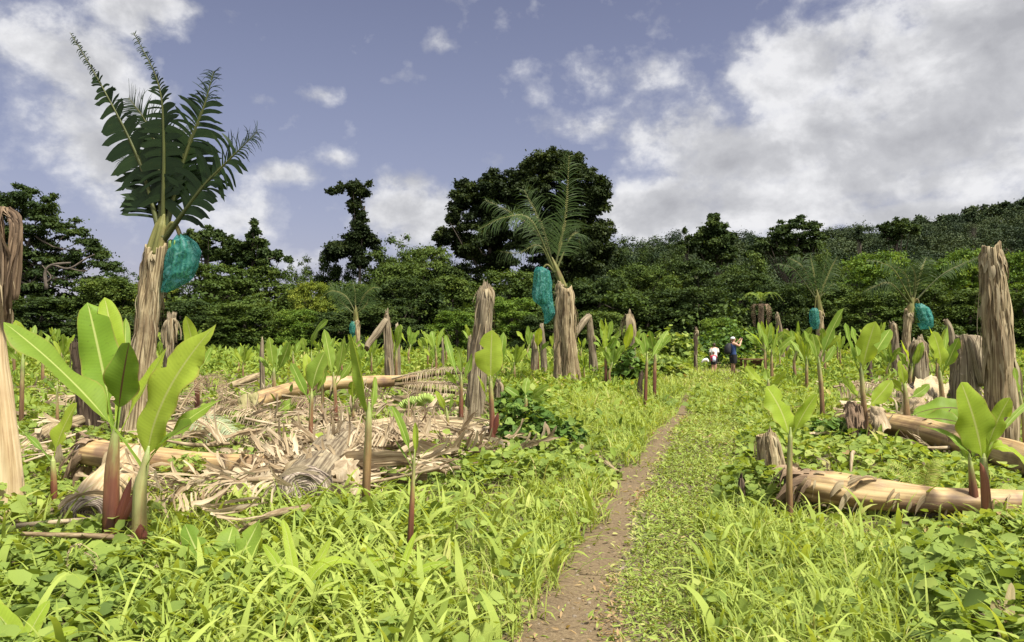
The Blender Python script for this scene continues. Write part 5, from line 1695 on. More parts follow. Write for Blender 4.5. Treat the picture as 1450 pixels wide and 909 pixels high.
sucker('thick brown stemmed young plant with one tall half rolled leaf', 6.75, [(519, 748), (519, 690), (521, 630), (522, 592)], [15, 14, 13, 10], [
    (522, 600, 514, 535, 497, 473, 19, dict(mat='young', fold=.7, n=(-.6, -.75, .2), pet=.1)), (523, 598, 529, 562, 531, 533, 10, dict(mat='young', fold=.8, n=(.8, -.5, .2)))], 105, 'brownstem')
sucker('very thin red stemmed young plant with ribbon leaves in the nearest weeds', 5.4, [(579, 812), (581, 760), (584, 700), (586, 660)], [12, 11, 8, 5], [
    (586, 664, 575, 612, 555, 575, 12, dict(mat='young', fold=.6, n=(.5, -.8, .3))), (586, 662, 592, 625, 588, 598, 9, dict(mat='glow', fold=.7)), (587, 662, 602, 632, 632, 627, 4, dict(mat='young')), (585, 664, 570, 640, 560, 624, 3, {})], 106, 'redstem', 'young', [(578, 805, 586, 785, 590, 772, 11)])
sucker('red stemmed young plant with a single big flat leaf beside the tall straight stump', 10.6, [(697, 640), (697, 600), (695, 548)], [12, 11, 8], [
    (695, 556, 694, 520, 697, 467, 40, dict(mat='glow', fold=.14, n=(.05, -.97, .2), tip=.75)), (697, 552, 710, 520, 713, 470, 15, dict(doff=.3, n=(-.6, -.7, .2))), (692, 570, 684, 545, 676, 531, 5, dict(mat='glow'))], 107, sheath=[(698, 620, 702, 600, 705, 584, 8)])
sucker('spindly young plant with narrow crossing leaves left of the tall straight stump', 13.2, [(653, 602), (653, 565), (653, 540)], [9, 8, 6], [
    (653, 548, 640, 515, 631, 474, 11, dict(n=(.6, -.7, .3))), (653, 545, 655, 515, 648, 492, 12, {}), (654, 548, 664, 525, 668, 500, 12, dict(n=(-.6, -.7, .3))), (652, 552, 640, 535, 632, 526, 8, {})], 108)
sucker('slim dark red young plant behind the two leaved one, leaf tip bent over', 12.6, [(476, 608), (475, 570), (473, 540)], [8, 7, 6], [
    (473, 546, 468, 510, 459, 466, 16, dict(n=(.5, -.8, .3))), (474, 545, 482, 515, 487, 478, 14, dict(n=(-.5, -.8, .3))), (473, 548, 488, 530, 498, 512, 9, {})], 109)
sucker('slim young plant with a short leaf just left of the dark red one', 12.8, [(457, 608), (457, 575), (457, 545)], [6, 6, 5], [(457, 550, 458, 525, 461, 500, 11, {}), (457, 548, 449, 530, 447, 515, 7, {})], 110)
sucker('low young plant with one drooping narrow leaf in the litter near the saddle shaped leaf', 11.3, [(636, 632), (635, 605), (633, 586)], [7, 6, 5], [(633, 590, 628, 572, 617, 553, 9, dict(mat='glow')), (634, 588, 640, 575, 640, 562, 5, {})], 111)
sucker('small young plant with one rounded leaf at the foot of the brown litter', 13.4, [(500, 600), (500, 580), (500, 566)], [6, 5, 4], [(500, 572, 498, 555, 500, 540, 13, dict(fold=.1, n=(0, -.95, .3))), (500, 572, 506, 560, 510, 552, 5, {})], 112, 'brownstem')
sucker('young plant with one glowing broad leaf at the broken end of the nearest fallen trunk', 7.0, [(1118, 730), (1118, 680), (1119, 625)], [13, 12, 9], [
    (1119, 632, 1116, 588, 1085, 547, 46, dict(mat='glow', fold=.12, n=(.25, -.93, .3), tip=.5, pet=.2)), (1119, 630, 1130, 592, 1157, 558, 20, dict(mat='glow', n=(-.45, -.75, .4))), (1118, 640, 1112, 622, 1098, 606, 5, {})], 113, 'brownstem')
sucker('young plant with a wide glowing leaf standing over the nearest fallen trunk, stem dark', 6.5, [(1398, 772), (1397, 720), (1393, 655)], [17, 16, 12], [
    (1392, 662, 1390, 615, 1361, 541, 54, dict(mat='glow', fold=.12, n=(.12, -.96, .25), tip=.5, pet=.18)), (1394, 655, 1402, 608, 1430, 563, 26, dict(mat='glow', n=(-.45, -.8, .35))), (1396, 650, 1412, 606, 1462, 668, 28, dict(mat='glow', n=(.1, -.6, .8), doff=-.2, pet=.25)),
    (1390, 665, 1362, 615, 1302, 603, 17, dict(mat='young', n=(0, -.4, .9), pet=.25)), (1395, 645, 1425, 592, 1470, 560, 9, dict(doff=.2)), (1386, 660, 1372, 630, 1374, 595, 15, dict(doff=.3, n=(.6, -.7, .2)))], 114, 'brownstem', 'young', [(1396, 735, 1402, 690, 1388, 655, 12)])
sucker('bare pointed side shoot left of the dark stemmed plant over the fallen trunk', 6.9, [(1379, 745), (1379, 700), (1374, 655)], [15, 14, 6], [(1375, 665, 1368, 640, 1360, 628, 9, {}), (1375, 660, 1378, 640, 1384, 622, 8, {})], 115, 'redstem')
sucker('leafy young plant growing at the broken end of the long fallen trunk', 11.4, [(1226, 612), (1223, 570), (1220, 530)], [13, 11, 8], [
    (1220, 536, 1222, 505, 1240, 455, 30, dict(mat='glow', n=(-.3, -.9, .3))), (1220, 534, 1202, 495, 1197, 457, 14, dict(mat='young', fold=.5, n=(.6, -.7, .3))), (1220, 532, 1214, 495, 1206, 462, 20, dict(doff=.3, mat='young')), (1221, 530, 1224, 500, 1224, 468, 18, dict(doff=.4, mat='young')),
    (1222, 532, 1240, 495, 1261, 466, 22, dict(mat='young', doff=.4, n=(-.5, -.6, .5))), (1221, 565, 1208, 562, 1197, 534, 18, dict(mat='glow', n=(.3, -.8, .5))), (1225, 580, 1240, 568, 1263, 538, 22, dict(mat='glow', n=(-.3, -.85, .4)))], 116, 'brownstem')
sucker('tall lanky young plant with one leaf pointing up, left of the leafy one', 15, [(1165, 592), (1163, 550), (1160, 518)], [9, 8, 7], [
    (1160, 522, 1168, 480, 1195, 436, 15, dict(mat='young', n=(-.5, -.75, .4))), (1160, 520, 1150, 490, 1138, 468, 14, dict(n=(.5, -.7, .4))), (1160, 520, 1156, 495, 1150, 472, 13, {}), (1160, 522, 1175, 505, 1182, 490, 10, {})], 117, 'brownstem')
sucker('small young plant with one upright pale leaf behind the long fallen trunk', 12.5, [(1284, 592), (1283, 570), (1281, 548)], [12, 11, 8], [(1281, 556, 1281, 535, 1273, 510, 14, dict(mat='glow')), (1282, 560, 1272, 548, 1261, 538, 13, dict(mat='glow')), (1283, 565, 1300, 560, 1316, 544, 13, {})], 118, 'brownstem')
sucker('young plant with a broad paddle leaf in front of the wide split stump', 14, [(1335, 575), (1333, 550), (1331, 530)], [9, 8, 7], [
    (1332, 534, 1336, 505, 1321, 469, 28, dict(mat='glow', n=(.2, -.93, .3))), (1333, 532, 1344, 510, 1358, 478, 17, dict(mat='young', n=(-.5, -.7, .4))), (1332, 530, 1338, 500, 1341, 460, 12, dict(doff=.4))], 119, 'brownstem')
sucker('young plant with drooping leaf at the path, left one of a pair', 17, [(914, 560), (915, 535), (916, 512)], [7, 6, 5], [(916, 516, 910, 490, 898, 476, 13, dict(n=(.4, -.7, .5))), (916, 514, 915, 490, 911, 470, 10, {}), (917, 514, 930, 496, 938, 478, 10, {})], 120)
sucker('young plant with raised leaves at the path, right one of a pair', 19.5, [(927, 548), (927, 522), (928, 503)], [6, 6, 5], [(928, 507, 924, 488, 920, 468, 13, {}), (928, 506, 938, 490, 951, 474, 13, dict(n=(-.5, -.7, .4))), (928, 505, 936, 484, 946, 468, 10, {})], 121)
sucker('young plant with a long leaf crossing in front of the hooded stump', 25, [(880, 540), (881, 515), (882, 500)], [5, 5, 4], [(882, 504, 890, 485, 894, 458, 12, dict(mat='glow')), (882, 503, 874, 485, 866, 476, 10, {}), (882, 503, 898, 490, 906, 484, 10, {})], 122)
sucker('young plant with an upright wavy leaf right of the tall plant with the dark fan', 14, [(279, 560), (278, 545), (277, 530)], [8, 8, 7], [(277, 534, 278, 500, 263, 447, 20, dict(mat='glow', n=(.2, -.93, .3), wave=.05)), (277, 534, 266, 518, 257, 506, 11, {}), (278, 532, 292, 510, 300, 492, 12, dict(doff=.4))], 123)
sucker('young plant with two paddle leaves standing left of the long yellow trunk', 19, [(388, 545), (388, 535), (388, 528)], [7, 7, 6], [(388, 532, 386, 505, 381, 477, 15, dict(mat='young', n=(.2, -.9, .3))), (389, 532, 400, 515, 410, 484, 16, dict(mat='young', n=(-.3, -.9, .3))), (388, 530, 374, 515, 368, 505, 8, {}), (389, 532, 394, 505, 398, 488, 9, dict(doff=.4))], 124, 'brownstem')
sucker('young plant with a twisted leaf leaning right, behind the two leaved one', 16.5, [(438, 545), (439, 525), (440, 508)], [7, 7, 6], [(440, 512, 438, 470, 465, 453, 17, dict(mat='young', n=(-.4, -.8, .4), wave=.05)), (440, 512, 430, 490, 428, 478, 9, {})], 125, 'brownstem')
sucker('young plant with thin dark stem and two small leaves at the far left', 14, [(30, 596), (31, 550), (32, 515)], [9, 8, 6], [(32, 522, 30, 490, 22, 453, 19, dict(mat='glow', n=(.2, -.9, .3))), (32, 520, 42, 490, 50, 460, 10, {}), (32, 520, 18, 500, 8, 492, 10, {})], 126, 'brownstem')
sucker('thin brown sapling stem behind the little young plant with the curling leaf', 13, [(81, 600), (81, 575), (81, 552)], [6, 5, 4], [(81, 556, 88, 540, 92, 528, 8, {}), (81, 556, 74, 545, 68, 540, 7, {})], 127, 'brownstem')
sucker('low young plant with a yellow green leaf lying almost flat, beside the turf', 15.5, [(1088, 562), (1088, 552), (1088, 545)], [7, 7, 6], [(1088, 548, 1070, 540, 1056, 518, 15, dict(mat='glow', n=(.1, -.8, .6))), (1088, 548, 1100, 540, 1112, 526, 12, dict(mat='glow')), (1088, 548, 1086, 535, 1084, 522, 9, {})], 128)
sucker('tall thin young plant right beside the table behind the walkers', 30, [(1083, 530), (1083, 505), (1083, 490)], [4, 4, 3], [(1083, 495, 1068, 482, 1056, 474, 8, {}), (1083, 495, 1092, 480, 1100, 474, 8, {}), (1083, 492, 1085, 478, 1084, 466, 7, {})], 129, 'brownstem')
sucker('young plant cut off by the frame beyond the tallest dry stump', 9.5, [(1452, 640), (1450, 600), (1446, 570)], [9, 8, 6], [(1446, 575, 1440, 545, 1436, 520, 12, {}), (1447, 575, 1462, 540, 1480, 520, 14, {})], 130, 'brownstem')
sucker('young plant with three narrow leaves in front of the bent folded stump', 24, [(858, 535), (858, 515), (858, 500)], [5, 5, 5], [(858, 504, 856, 485, 857, 466, 12, dict(mat='glow')), (858, 504, 866, 488, 872, 478, 11, {}), (858, 504, 848, 490, 842, 484, 10, {})], 131)
sucker('broad leaved young plant low in the weeds in front of the thick trunk', 15, [(745, 590), (745, 575), (745, 565)], [7, 7, 6], [(745, 568, 728, 556, 715, 548, 12, {}), (745, 568, 762, 552, 778, 546, 14, {}), (745, 568, 742, 548, 748, 535, 12, {}), (745, 568, 734, 560, 720, 566, 10, {}), (745, 568, 758, 562, 772, 566, 10, {})], 132)
sucker('young plant with a single small leaf by the lean stub and the thick trunk', 28, [(762, 525), (762, 510), (762, 496)], [4, 4, 4], [(762, 500, 760, 482, 765, 464, 11, dict(mat='glow')), (762, 500, 770, 490, 778, 484, 7, {})], 133)

# far rows: four kinds, copied
protos = []
for k in range(5):
    r = np.random.default_rng(900 + k)
    d = 30.0
    px = 725
    lv = []
    nl = 5 + k % 3
    for i in range(nl):
        a = (i - (nl - 1) / 2) / nl * 2.0 + r.normal(0, .12)
        h = r.uniform(.7, 1.1)
        lv.append((px, 510 - 3 * (i % 3), px + math.sin(a) * 7, 502 - 17 * h * math.cos(a * .7), px + math.sin(a) * 26 * h, 500 - 34 * h * math.cos(a * .9), r.uniform(5, 11), dict(doff=r.normal(0, .25), n=(-math.sin(a) * .5, -.75, .45), mat='glow' if r.random() < .35 else 'young')))
    protos.append(sucker('small bright green young banana plant in the weedy far rows', d, [(px, 540), (px + r.normal(0, 2), 515), (px, 500)], [4.5, 4, 3.5], lv, 940 + k, 'brownstem', group='young banana plants of the far rows'))
FAR_LABEL = 'small bright green young banana plant in the weedy far rows'
r = np.random.default_rng(4242)
spots = []
tries = 0
while len(spots) < 84 and tries < 6000:
    tries += 1
    d = r.uniform(19, 54) if r.random() < .6 else r.uniform(26, 44)
    px = r.uniform(5, 1450)
    if 905 < px < 1066 and d < 60: continue
    if 590 < px < 800 and d < 24: continue
    if px < 560 and d < 24: continue
    x = gx(px, d)
    if any((x - a) ** 2 + (d - b) ** 2 < 1.3 ** 2 for a, b in spots): continue
    spots.append((x, d))
for i, (x, d) in enumerate(spots):
    p = protos[i % 5]
    if i < 5:
        p.location = (x, d, float(hgt(x, d)))
        p.rotation_euler = (0, 0, r.uniform(-.6, .6))
        s = r.uniform(.75, 1.15)
        p.scale = (s, s, s)
    else:
        s = r.uniform(.6, 1.2)
        dup(p, (x, d, float(hgt(x, d))), r.uniform(-.9, .9), s)


# ================================================================== single weeds
def strap_plant(label, px, py, d, leaves, mat='young', cat='broad leaf weed', name='broadleaf_weed', seed=0):
    base = at(px, py, d)
    z0 = float(hgt(base[0], d))
    root = thing(name, label, cat, (base[0], d, z0))
    b = np.array([base[0], d, z0 + .02])
    for i, (cx, cy, tx, ty, w, do) in enumerate(leaves):
        ml = MB()
        blade(ml, b, at(cx, cy, d + do * .6), at(tx, ty, d + do), w / F * d, (0, -.6, .8), .2, .015, .12, n=18, m=7, seed=seed + i, tip=.7, r0=.006)
        ml.build('leaf', M[mat], root)
    return root


strap_plant('weed with big smooth oval leaves low beside the ring end of the cut trunk', 312, 830, 5.0, [(280, 790, 262, 742, 40, .25), (318, 780, 330, 745, 40, .3), (350, 775, 368, 735, 36, .2), (330, 840, 328, 905, 40, -.25), (300, 850, 268, 900, 30, -.3), (370, 820, 402, 790, 28, .1)], 'young', seed=11)
strap_plant('clump of wide arching blades below the ring end, tips bent to the right', 420, 880, 4.6, [(415, 780, 400, 735, 16, .3), (450, 770, 505, 800, 18, .2), (400, 800, 372, 770, 16, .2), (470, 800, 520, 850, 16, .0), (430, 830, 470, 760, 17, .3), (380, 850, 340, 850, 18, -.1), (480, 840, 545, 805, 14, .2)], 'glow', seed=31)
strap_plant('clump of wide blades in the lowest corner of the frame under the bleached stump', 30, 930, 3.9, [(20, 880, -30, 850, 30, .2), (40, 890, 70, 850, 24, .2), (60, 900, 110, 890, 22, 0), (10, 900, -10, 840, 24, .3)], 'glow', seed=51)
strap_plant('blade clump with one long curved leaf in front of the thin red stemmed plant', 560, 870, 4.7, [(540, 800, 520, 775, 14, .2), (590, 790, 640, 800, 12, .1), (600, 830, 660, 860, 12, -.1), (570, 790, 590, 752, 11, .3)], 'glow', seed=71)
strap_plant('reddish leaved weed at the lowest corner on the turf side of the path', 1422, 930, 4.1, [(1415, 880, 1405, 850, 16, .1), (1440, 870, 1460, 880, 18, 0), (1430, 860, 1432, 825, 14, .2), (1405, 900, 1388, 915, 12, -.1)], 'withered', seed=91)


def fern(label, px, py, d, seed):
    base = at(px, py, d)
    z0 = float(hgt(base[0], d)) + .12
    root = thing('fern', label, 'fern', (base[0], d, z0))
    r = np.random.default_rng(seed)
    for i in range(7):
        a = rad(20 + 140 * i / 6) + r.normal(0, .12)
        L = r.uniform(.32, .5)
        o = np.array([math.cos(a), .25 * math.sin(a * 3), 0])
        p0 = np.array([base[0], d, z0])
        P = [p0, p0 + o * L * .5 + [0, 0, L * (.5 + .3 * math.sin(a))], p0 + o * L + [0, 0, L * (.35 + .7 * math.sin(a))]]
        ml, mr = MB(), MB()
        frond(ml, mr, P, .11, nst=26, droop=.15, seed=seed + i, nhint=(0, -.7, .7), lprof=lambda t: (1 - t) ** .8 * min(1, .4 + 4 * t), fwd=.25, gap=.02, r0=.004, start=.1, wmul=.8)
        lf = ml.build('frond', M['grass'], root)
        mr.build('midrib', M['crown_stem'], lf)
    return root


fern('yellow green fern in front of the nearest fallen trunk', 1305, 742, 7.2, 3)


def spike_weed(label, pts, d, seed):
    """flower spike of tiny whitish seeds on an arching stalk"""
    P = spline([at(p[0], p[1], d) for p in pts], 40)
    root = thing('spike_weed', label, 'seed spike', (P[0][0], P[0][1], float(hgt(P[0][0], d))))
    P[0][2] = float(hgt(P[0][0], d))
    mb = MB()
    tube(mb, P[::4], [.003, .002], ns=5, nr=20, cap=False)
    mb.build('stalk', M['greenstem'], root)
    r = np.random.default_rng(seed)
    ms = MB()
    n = 150
    i = r.integers(14, 40, n)
    put_leaves(ms, P[i] + r.normal(0, .002, (n, 3)), r.random(n) * 6.28, r.normal(-.3, .4, n), r.random(n) * 3, np.full(n, .014), r.random(n), 'rhomb')
    ms.build('seeds', M['litter'], root)


spike_weed('pale seed spike arching beside the green stemmed near young plant', [(150, 800), (118, 772), (98, 780), (94, 830)], 5.0, 1)
spike_weed('upright pale seed spike in the lower weeds under the bleached stump', [(66, 905), (67, 870), (68, 838)], 4.4, 2)
spike_weed('seed spike hooked over in the weeds in front of the red stemmed near plant', [(140, 880), (136, 810), (130, 790), (120, 782)], 4.8, 3)
spike_weed('seed spike leaning right below the near pair of young plants', [(200, 860), (212, 820), (222, 800)], 4.9, 4)
spike_weed('brownish seed spike standing before the reddish leaved weed', [(1428, 915), (1418, 880), (1414, 850)], 4.2, 5)


# dark heart leaved mounds of vine
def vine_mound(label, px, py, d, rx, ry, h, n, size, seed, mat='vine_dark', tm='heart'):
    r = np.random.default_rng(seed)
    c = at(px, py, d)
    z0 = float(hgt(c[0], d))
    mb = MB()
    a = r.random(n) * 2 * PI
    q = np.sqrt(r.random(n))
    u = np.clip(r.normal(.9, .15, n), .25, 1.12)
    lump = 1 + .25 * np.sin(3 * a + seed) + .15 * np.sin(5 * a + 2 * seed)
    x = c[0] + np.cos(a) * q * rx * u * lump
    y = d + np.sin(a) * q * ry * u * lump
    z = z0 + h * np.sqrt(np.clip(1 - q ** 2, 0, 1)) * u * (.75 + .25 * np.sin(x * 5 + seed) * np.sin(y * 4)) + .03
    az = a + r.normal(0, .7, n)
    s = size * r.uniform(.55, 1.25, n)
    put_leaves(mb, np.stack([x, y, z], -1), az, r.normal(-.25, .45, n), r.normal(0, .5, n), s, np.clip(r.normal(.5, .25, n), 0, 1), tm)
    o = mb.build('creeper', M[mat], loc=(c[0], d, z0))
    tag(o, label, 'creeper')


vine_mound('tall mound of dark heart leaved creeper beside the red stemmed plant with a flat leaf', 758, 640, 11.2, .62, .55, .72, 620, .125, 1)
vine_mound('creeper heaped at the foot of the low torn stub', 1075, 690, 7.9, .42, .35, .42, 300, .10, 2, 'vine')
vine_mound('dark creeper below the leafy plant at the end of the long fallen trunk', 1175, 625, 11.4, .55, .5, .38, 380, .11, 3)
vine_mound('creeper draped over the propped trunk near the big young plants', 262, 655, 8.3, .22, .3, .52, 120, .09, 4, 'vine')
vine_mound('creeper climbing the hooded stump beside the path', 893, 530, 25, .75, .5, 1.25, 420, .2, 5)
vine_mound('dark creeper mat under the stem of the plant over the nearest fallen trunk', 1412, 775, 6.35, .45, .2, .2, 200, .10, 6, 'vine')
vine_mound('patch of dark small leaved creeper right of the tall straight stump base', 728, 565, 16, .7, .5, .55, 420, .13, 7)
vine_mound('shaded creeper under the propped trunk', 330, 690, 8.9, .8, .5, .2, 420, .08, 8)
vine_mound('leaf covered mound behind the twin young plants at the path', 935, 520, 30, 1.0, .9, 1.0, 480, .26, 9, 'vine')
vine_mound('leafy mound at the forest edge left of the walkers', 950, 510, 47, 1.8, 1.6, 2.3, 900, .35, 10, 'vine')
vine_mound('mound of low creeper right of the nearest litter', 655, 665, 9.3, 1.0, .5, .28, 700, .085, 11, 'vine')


def grassy_fallen_leaf(label, A, c, Bp, W, n, mat='young_dark'):
    mb = MB()
    blade(mb, A, c, Bp, W, n, .15, .05, .05, n=20, m=9, seed=5)
    o = mb.build('fallen_leaf', M[mat], loc=A)
    tag(o, label, 'fallen leaf', 'green leaves lying on the ground')


grassy_fallen_leaf('dark green leaf lying flat behind the long fallen trunk, uppermost', at(1290, 588, 12.6), at(1330, 572, 12.8), at(1368, 580, 12.8), .42, (0, -.5, .85))
grassy_fallen_leaf('dark green leaf lying flat behind the long fallen trunk, underneath', at(1288, 596, 12), at(1320, 588, 12.0), at(1358, 598, 11.8), .36, (0, -.5, .85))
grassy_fallen_leaf('green leaf tip lying across the end of the long yellow trunk', at(382, 590, 14.2), at(402, 578, 14.2), at(420, 565, 14.4), .2, (0, -.7, .7), 'young')
grassy_fallen_leaf('yellowing leaf lying at the foot of the two leaved young plant', at(420, 640, 10), at(438, 622, 10.2), at(466, 618, 10.4), .2, (0, -.6, .8), 'glow')


# ================================================================== forest
def leaf_clumps(mb, C, R, per, size, r, flat=.65, up=.5, tm='rhomb', tone=None):
    """leaves scattered over the shells of many small clumps"""
    N = len(C)
    k = np.maximum((per * (R / R.mean()) ** 2).astype(int), 10)
    idx = np.repeat(np.arange(N), k)
    n = len(idx)
    v = nrm(r.normal(0, 1, (n, 3)))
    v[:, 2] = np.where(v[:, 2] < -.3, -v[:, 2] * .6, v[:, 2])
    q = r.random(n) ** .45 * 1.12
    off = v * (R[idx] * q * (1 + .45 * r.normal(0, 1, n) * (r.random(n) < .35)))[:, None]
    off[:, 2] *= flat
    P = C[idx] + off
    nv = nrm(v * .55 + np.array([0, 0, up]) + r.normal(0, .45, (n, 3)))
    a = nrm(np.cross(nv, r.normal(0, 1, (n, 3))))
    s = np.cross(a, nv)
    L = size * r.uniform(.6, 1.3, n)
    V, Fc, U = RH_V, RH_F, RH_U
    W = P[:, None] + s[:, None] * V[None, :, 0:1] * (L * 1.15)[:, None, None] + a[:, None] * V[None, :, 1:2] * L[:, None, None] + nv[:, None] * V[None, :, 2:3] * L[:, None, None]
    crnd = np.clip(r.normal(.45, .2, N), 0, 1)
    if tone is not None: crnd = np.clip(crnd * .45 + np.asarray(tone) * .9 - .2, 0, 1)
    mb.batch(W, Fc, U, np.clip(crnd[idx] * .6 + r.random(n) * .4, 0, 1))


def limbs(base, top, C, R, r, r0, n=14):
    mb = MB()
    base, top = np.asarray(base, float), np.asarray(top, float)
    mid = (base + top) / 2 + r.normal(0, .25, 3) * [1, 1, 0]
    tube(mb, [base - [0, 0, .2], mid, top], [r0, r0 * .75, r0 * .45], ns=9, nr=12, lump=.15, seed=3)
    sel = r.choice(len(C), min(n, len(C)), replace=False)
    for i in sel:
        t = r.uniform(.35, .95)
        s = base + (top - base) * t
        e = C[i]
        m = (s + e) / 2 + np.array([0, 0, -.12 * np.linalg.norm(e - s)])
        tube(mb, [s, m, e], [r0 * .32, r0 * .2, r0 * .07], ns=5, nr=7, lump=.1, cap=False)
    return mb


def crown_shape(kind, r):
    """clump centres and radii in a 10 m tall tree, origin at the foot"""
    C, R = [], []
    if kind == 'round':
        for _ in range(170):
            v = nrm(r.normal(0, 1, 3)); q = r.random() ** .4
            b = 1 + .22 * math.sin(3 * v[0] + 5 * v[1] + r.random() * .4) + .12 * math.sin(7 * v[2] + 4 * v[1])
            C.append([v[0] * 4.1 * q * b, v[1] * 4.1 * q * b, 5.2 + v[2] * 4.3 * q * b]); R.append(r.uniform(.5, 1.0))
    elif kind == 'wall':          # foliage right down to the ground
        for _ in range(230):
            z = r.uniform(.2, 9.5); rr = 3.8 * math.sqrt(max(.10, 1 - ((z - 4) / 6.3) ** 2)) * (1 + .2 * math.sin(z * 2.3)); a = r.random() * 6.28; q = r.random() ** .4
            C.append([math.cos(a) * rr * q, math.sin(a) * rr * q, z]); R.append(r.uniform(.45, .95))
    elif kind == 'cone':
        for _ in range(120):
            z = 1.0 + 8.8 * r.random() ** .8; rr = .35 + 2.5 * (1 - z / 10.6) ** .7; a = r.random() * 6.28; q = r.random() ** .5
            C.append([math.cos(a) * rr * q, math.sin(a) * rr * q, z]); R.append(r.uniform(.4, .8))
    elif kind == 'layer':
        for lv in range(9):
            z = .8 + lv * 1.06; rr = 4.9 * (1 - .075 * max(0, lv - 2)) * r.uniform(.8, 1.1)
            ox, oy = r.normal(0, .8, 2)
            for _ in range(27):
                a = r.random() * 6.28; q = math.sqrt(r.random()) * rr
                C.append([ox + math.cos(a) * q, oy + math.sin(a) * q, z + r.normal(0, .35) - .03 * q * q]); R.append(r.uniform(.45, .95))
    return np.array(C), np.array(R)


VAR = {}


def variant(kind, mat, seed):
    key = (kind, mat, seed)
    if key not in VAR:
        r = np.random.default_rng(hash((kind, seed)) % 1000 if False else sum(map(ord, kind)) * 7 + seed)
        C, R = crown_shape(kind, r)
        mb = MB()
        per = {'round': 130, 'wall': 110, 'cone': 100, 'layer': 95}[kind]
        leaf_clumps(mb, C, R, per, .29, r, flat=.6 if kind == 'layer' else .8)
        crown = mb.mesh('crown', smooth=True)
        crown.materials.append(M[mat])
        tb = limbs([0, 0, 0], [0, 0, 7.5], C, R, r, .24).mesh('trunk')
        tb.materials.append(M['bark'])
        VAR[key] = (crown, tb)
    return VAR[key]


def tree(label, kind, mat, px, top, d, wpx, seed=0, group='trees of the forest edge', name='forest_tree', cat='tree', rz=0.0):
    x = gx(px, d)
    z0 = float(hgt(x, d))
    H = at(px, top, d)[2] - z0
    W = wpx / F * d
    canon = {'round': 10.0, 'wall': 8.4, 'umbrella': 11.5, 'cone': 5.6, 'layer': 10.0}[kind]
    root = thing(name, label, cat, (x, d, z0), group)
    crown, tb = variant(kind, mat, seed % 3)
    for nm, me in (('trunk', tb), ('crown', crown)):
        o = bpy.data.objects.new(nm, me)
        COL.objects.link(o)
        o.parent = root
    s = W / canon
    root.scale = (s, s, H / 10.1)
    root.rotation_euler = (0, 0, seed * 1.9 + rz)
    return root


def custom_tree(label, mat, d, lumps, base_px, seed, per=330, size=.34, name='forest_tree', cat='tree', depth=3.0, limbn=16, flat=.8, group=None, sub=7, r0=.35, up=.5, tight=.8):
    """lumps: (px, py, radius px): each becomes several small clumps"""
    r = np.random.default_rng(seed)
    x = gx(base_px, d)
    z0 = float(hgt(x, d))
    root = thing(name, label, cat, (x, d, z0), group)
    C, R = [], []
    for (px, py, rp) in lumps:
        R0 = rp / F * d
        for _ in range(int(sub * 2.2)):
            v = nrm(r.normal(0, 1, 3)) * R0 * tight * 1.12 * r.random() ** .4
            C.append(at(px, py, d + r.normal(0, depth * .35)) + v)
            R.append(R0 * r.uniform(.26, .52))
    C, R = np.array(C), np.array(R)
    mb = MB()
    leaf_clumps(mb, C, R, per * .55, size * .88, r, flat=flat, up=up)
    top = C[np.argmax(C[:, 2])]
    limbs([x, d, z0], [(x + top[0]) / 2, d, z0 + (top[2] - z0) * .85], C, R, r, r0, limbn).build('trunk', M['bark'], root)
    mb.build('crown', M[mat], root)
    return root


# --- the trees that stand out
custom_tree('broad spreading dark tree with a bare forked branch, at the left forest end', 't_dark', 70,
            [(-20, 290, 34), (20, 290, 30), (55, 300, 28), (90, 318, 24), (115, 340, 22), (140, 365, 22), (160, 385, 18), (0, 330, 36), (40, 345, 34), (75, 355, 28), (110, 385, 28), (20, 385, 36), (60, 400, 32), (150, 410, 24), (-10, 420, 34), (90, 425, 30), (30, 270, 18), (72, 285, 14), (10, 460, 30), (60, 455, 30)],
            30, 1, per=420, size=.32, sub=6, flat=.45, limbn=34, depth=4)
# its bare branch
custom_tree('giant vine clad tree, its column of dark creepers topping the whole forest', 't_vine', 82,
            [(790, 236, 22), (760, 246, 24), (735, 262, 22), (742, 290, 24), (775, 280, 28), (810, 250, 22), (832, 248, 16), (846, 262, 13), (845, 290, 16), (820, 285, 26), (800, 315, 28), (765, 320, 26), (835, 325, 24), (852, 330, 18), (780, 355, 28), (822, 360, 26), (850, 360, 20), (812, 228, 14), (740, 340, 20), (748, 240, 16), (770, 395, 30), (820, 400, 30), (856, 272, 9), (785, 222, 10)],
            800, 2, per=620, size=.36, sub=9, depth=4, tight=.9, limbn=5)
custom_tree('second vine clad tree, lower and left of the giant one, with a lobed outline', 't_vine', 84,
            [(700, 256, 15), (688, 268, 18), (708, 272, 18), (660, 268, 14), (650, 285, 15), (668, 295, 20), (695, 300, 22), (712, 310, 16), (675, 325, 22), (700, 340, 22), (640, 310, 9), (636, 330, 12), (625, 340, 10), (655, 345, 16), (680, 365, 24), (710, 370, 22), (643, 295, 8)],
            690, 3, per=560, size=.36, sub=8, depth=4, tight=.9, limbn=5)
custom_tree('crooked creeper draped spire with a flat top flung out to the left', 't_vine', 80,
            [(508, 266, 11), (497, 264, 9), (516, 276, 8), (504, 284, 10), (506, 300, 12), (511, 318, 13), (508, 332, 14), (484, 266, 8), (472, 271, 6), (464, 270, 4), (500, 345, 20), (488, 352, 18), (525, 340, 14), (522, 260, 5), (500, 292, 9), (508, 310, 11), (512, 326, 12), (480, 358, 18), (505, 366, 20), (500, 273, 8)],
            508, 4, per=260, size=.30, sub=6, depth=1.2, r0=.18, limbn=4)
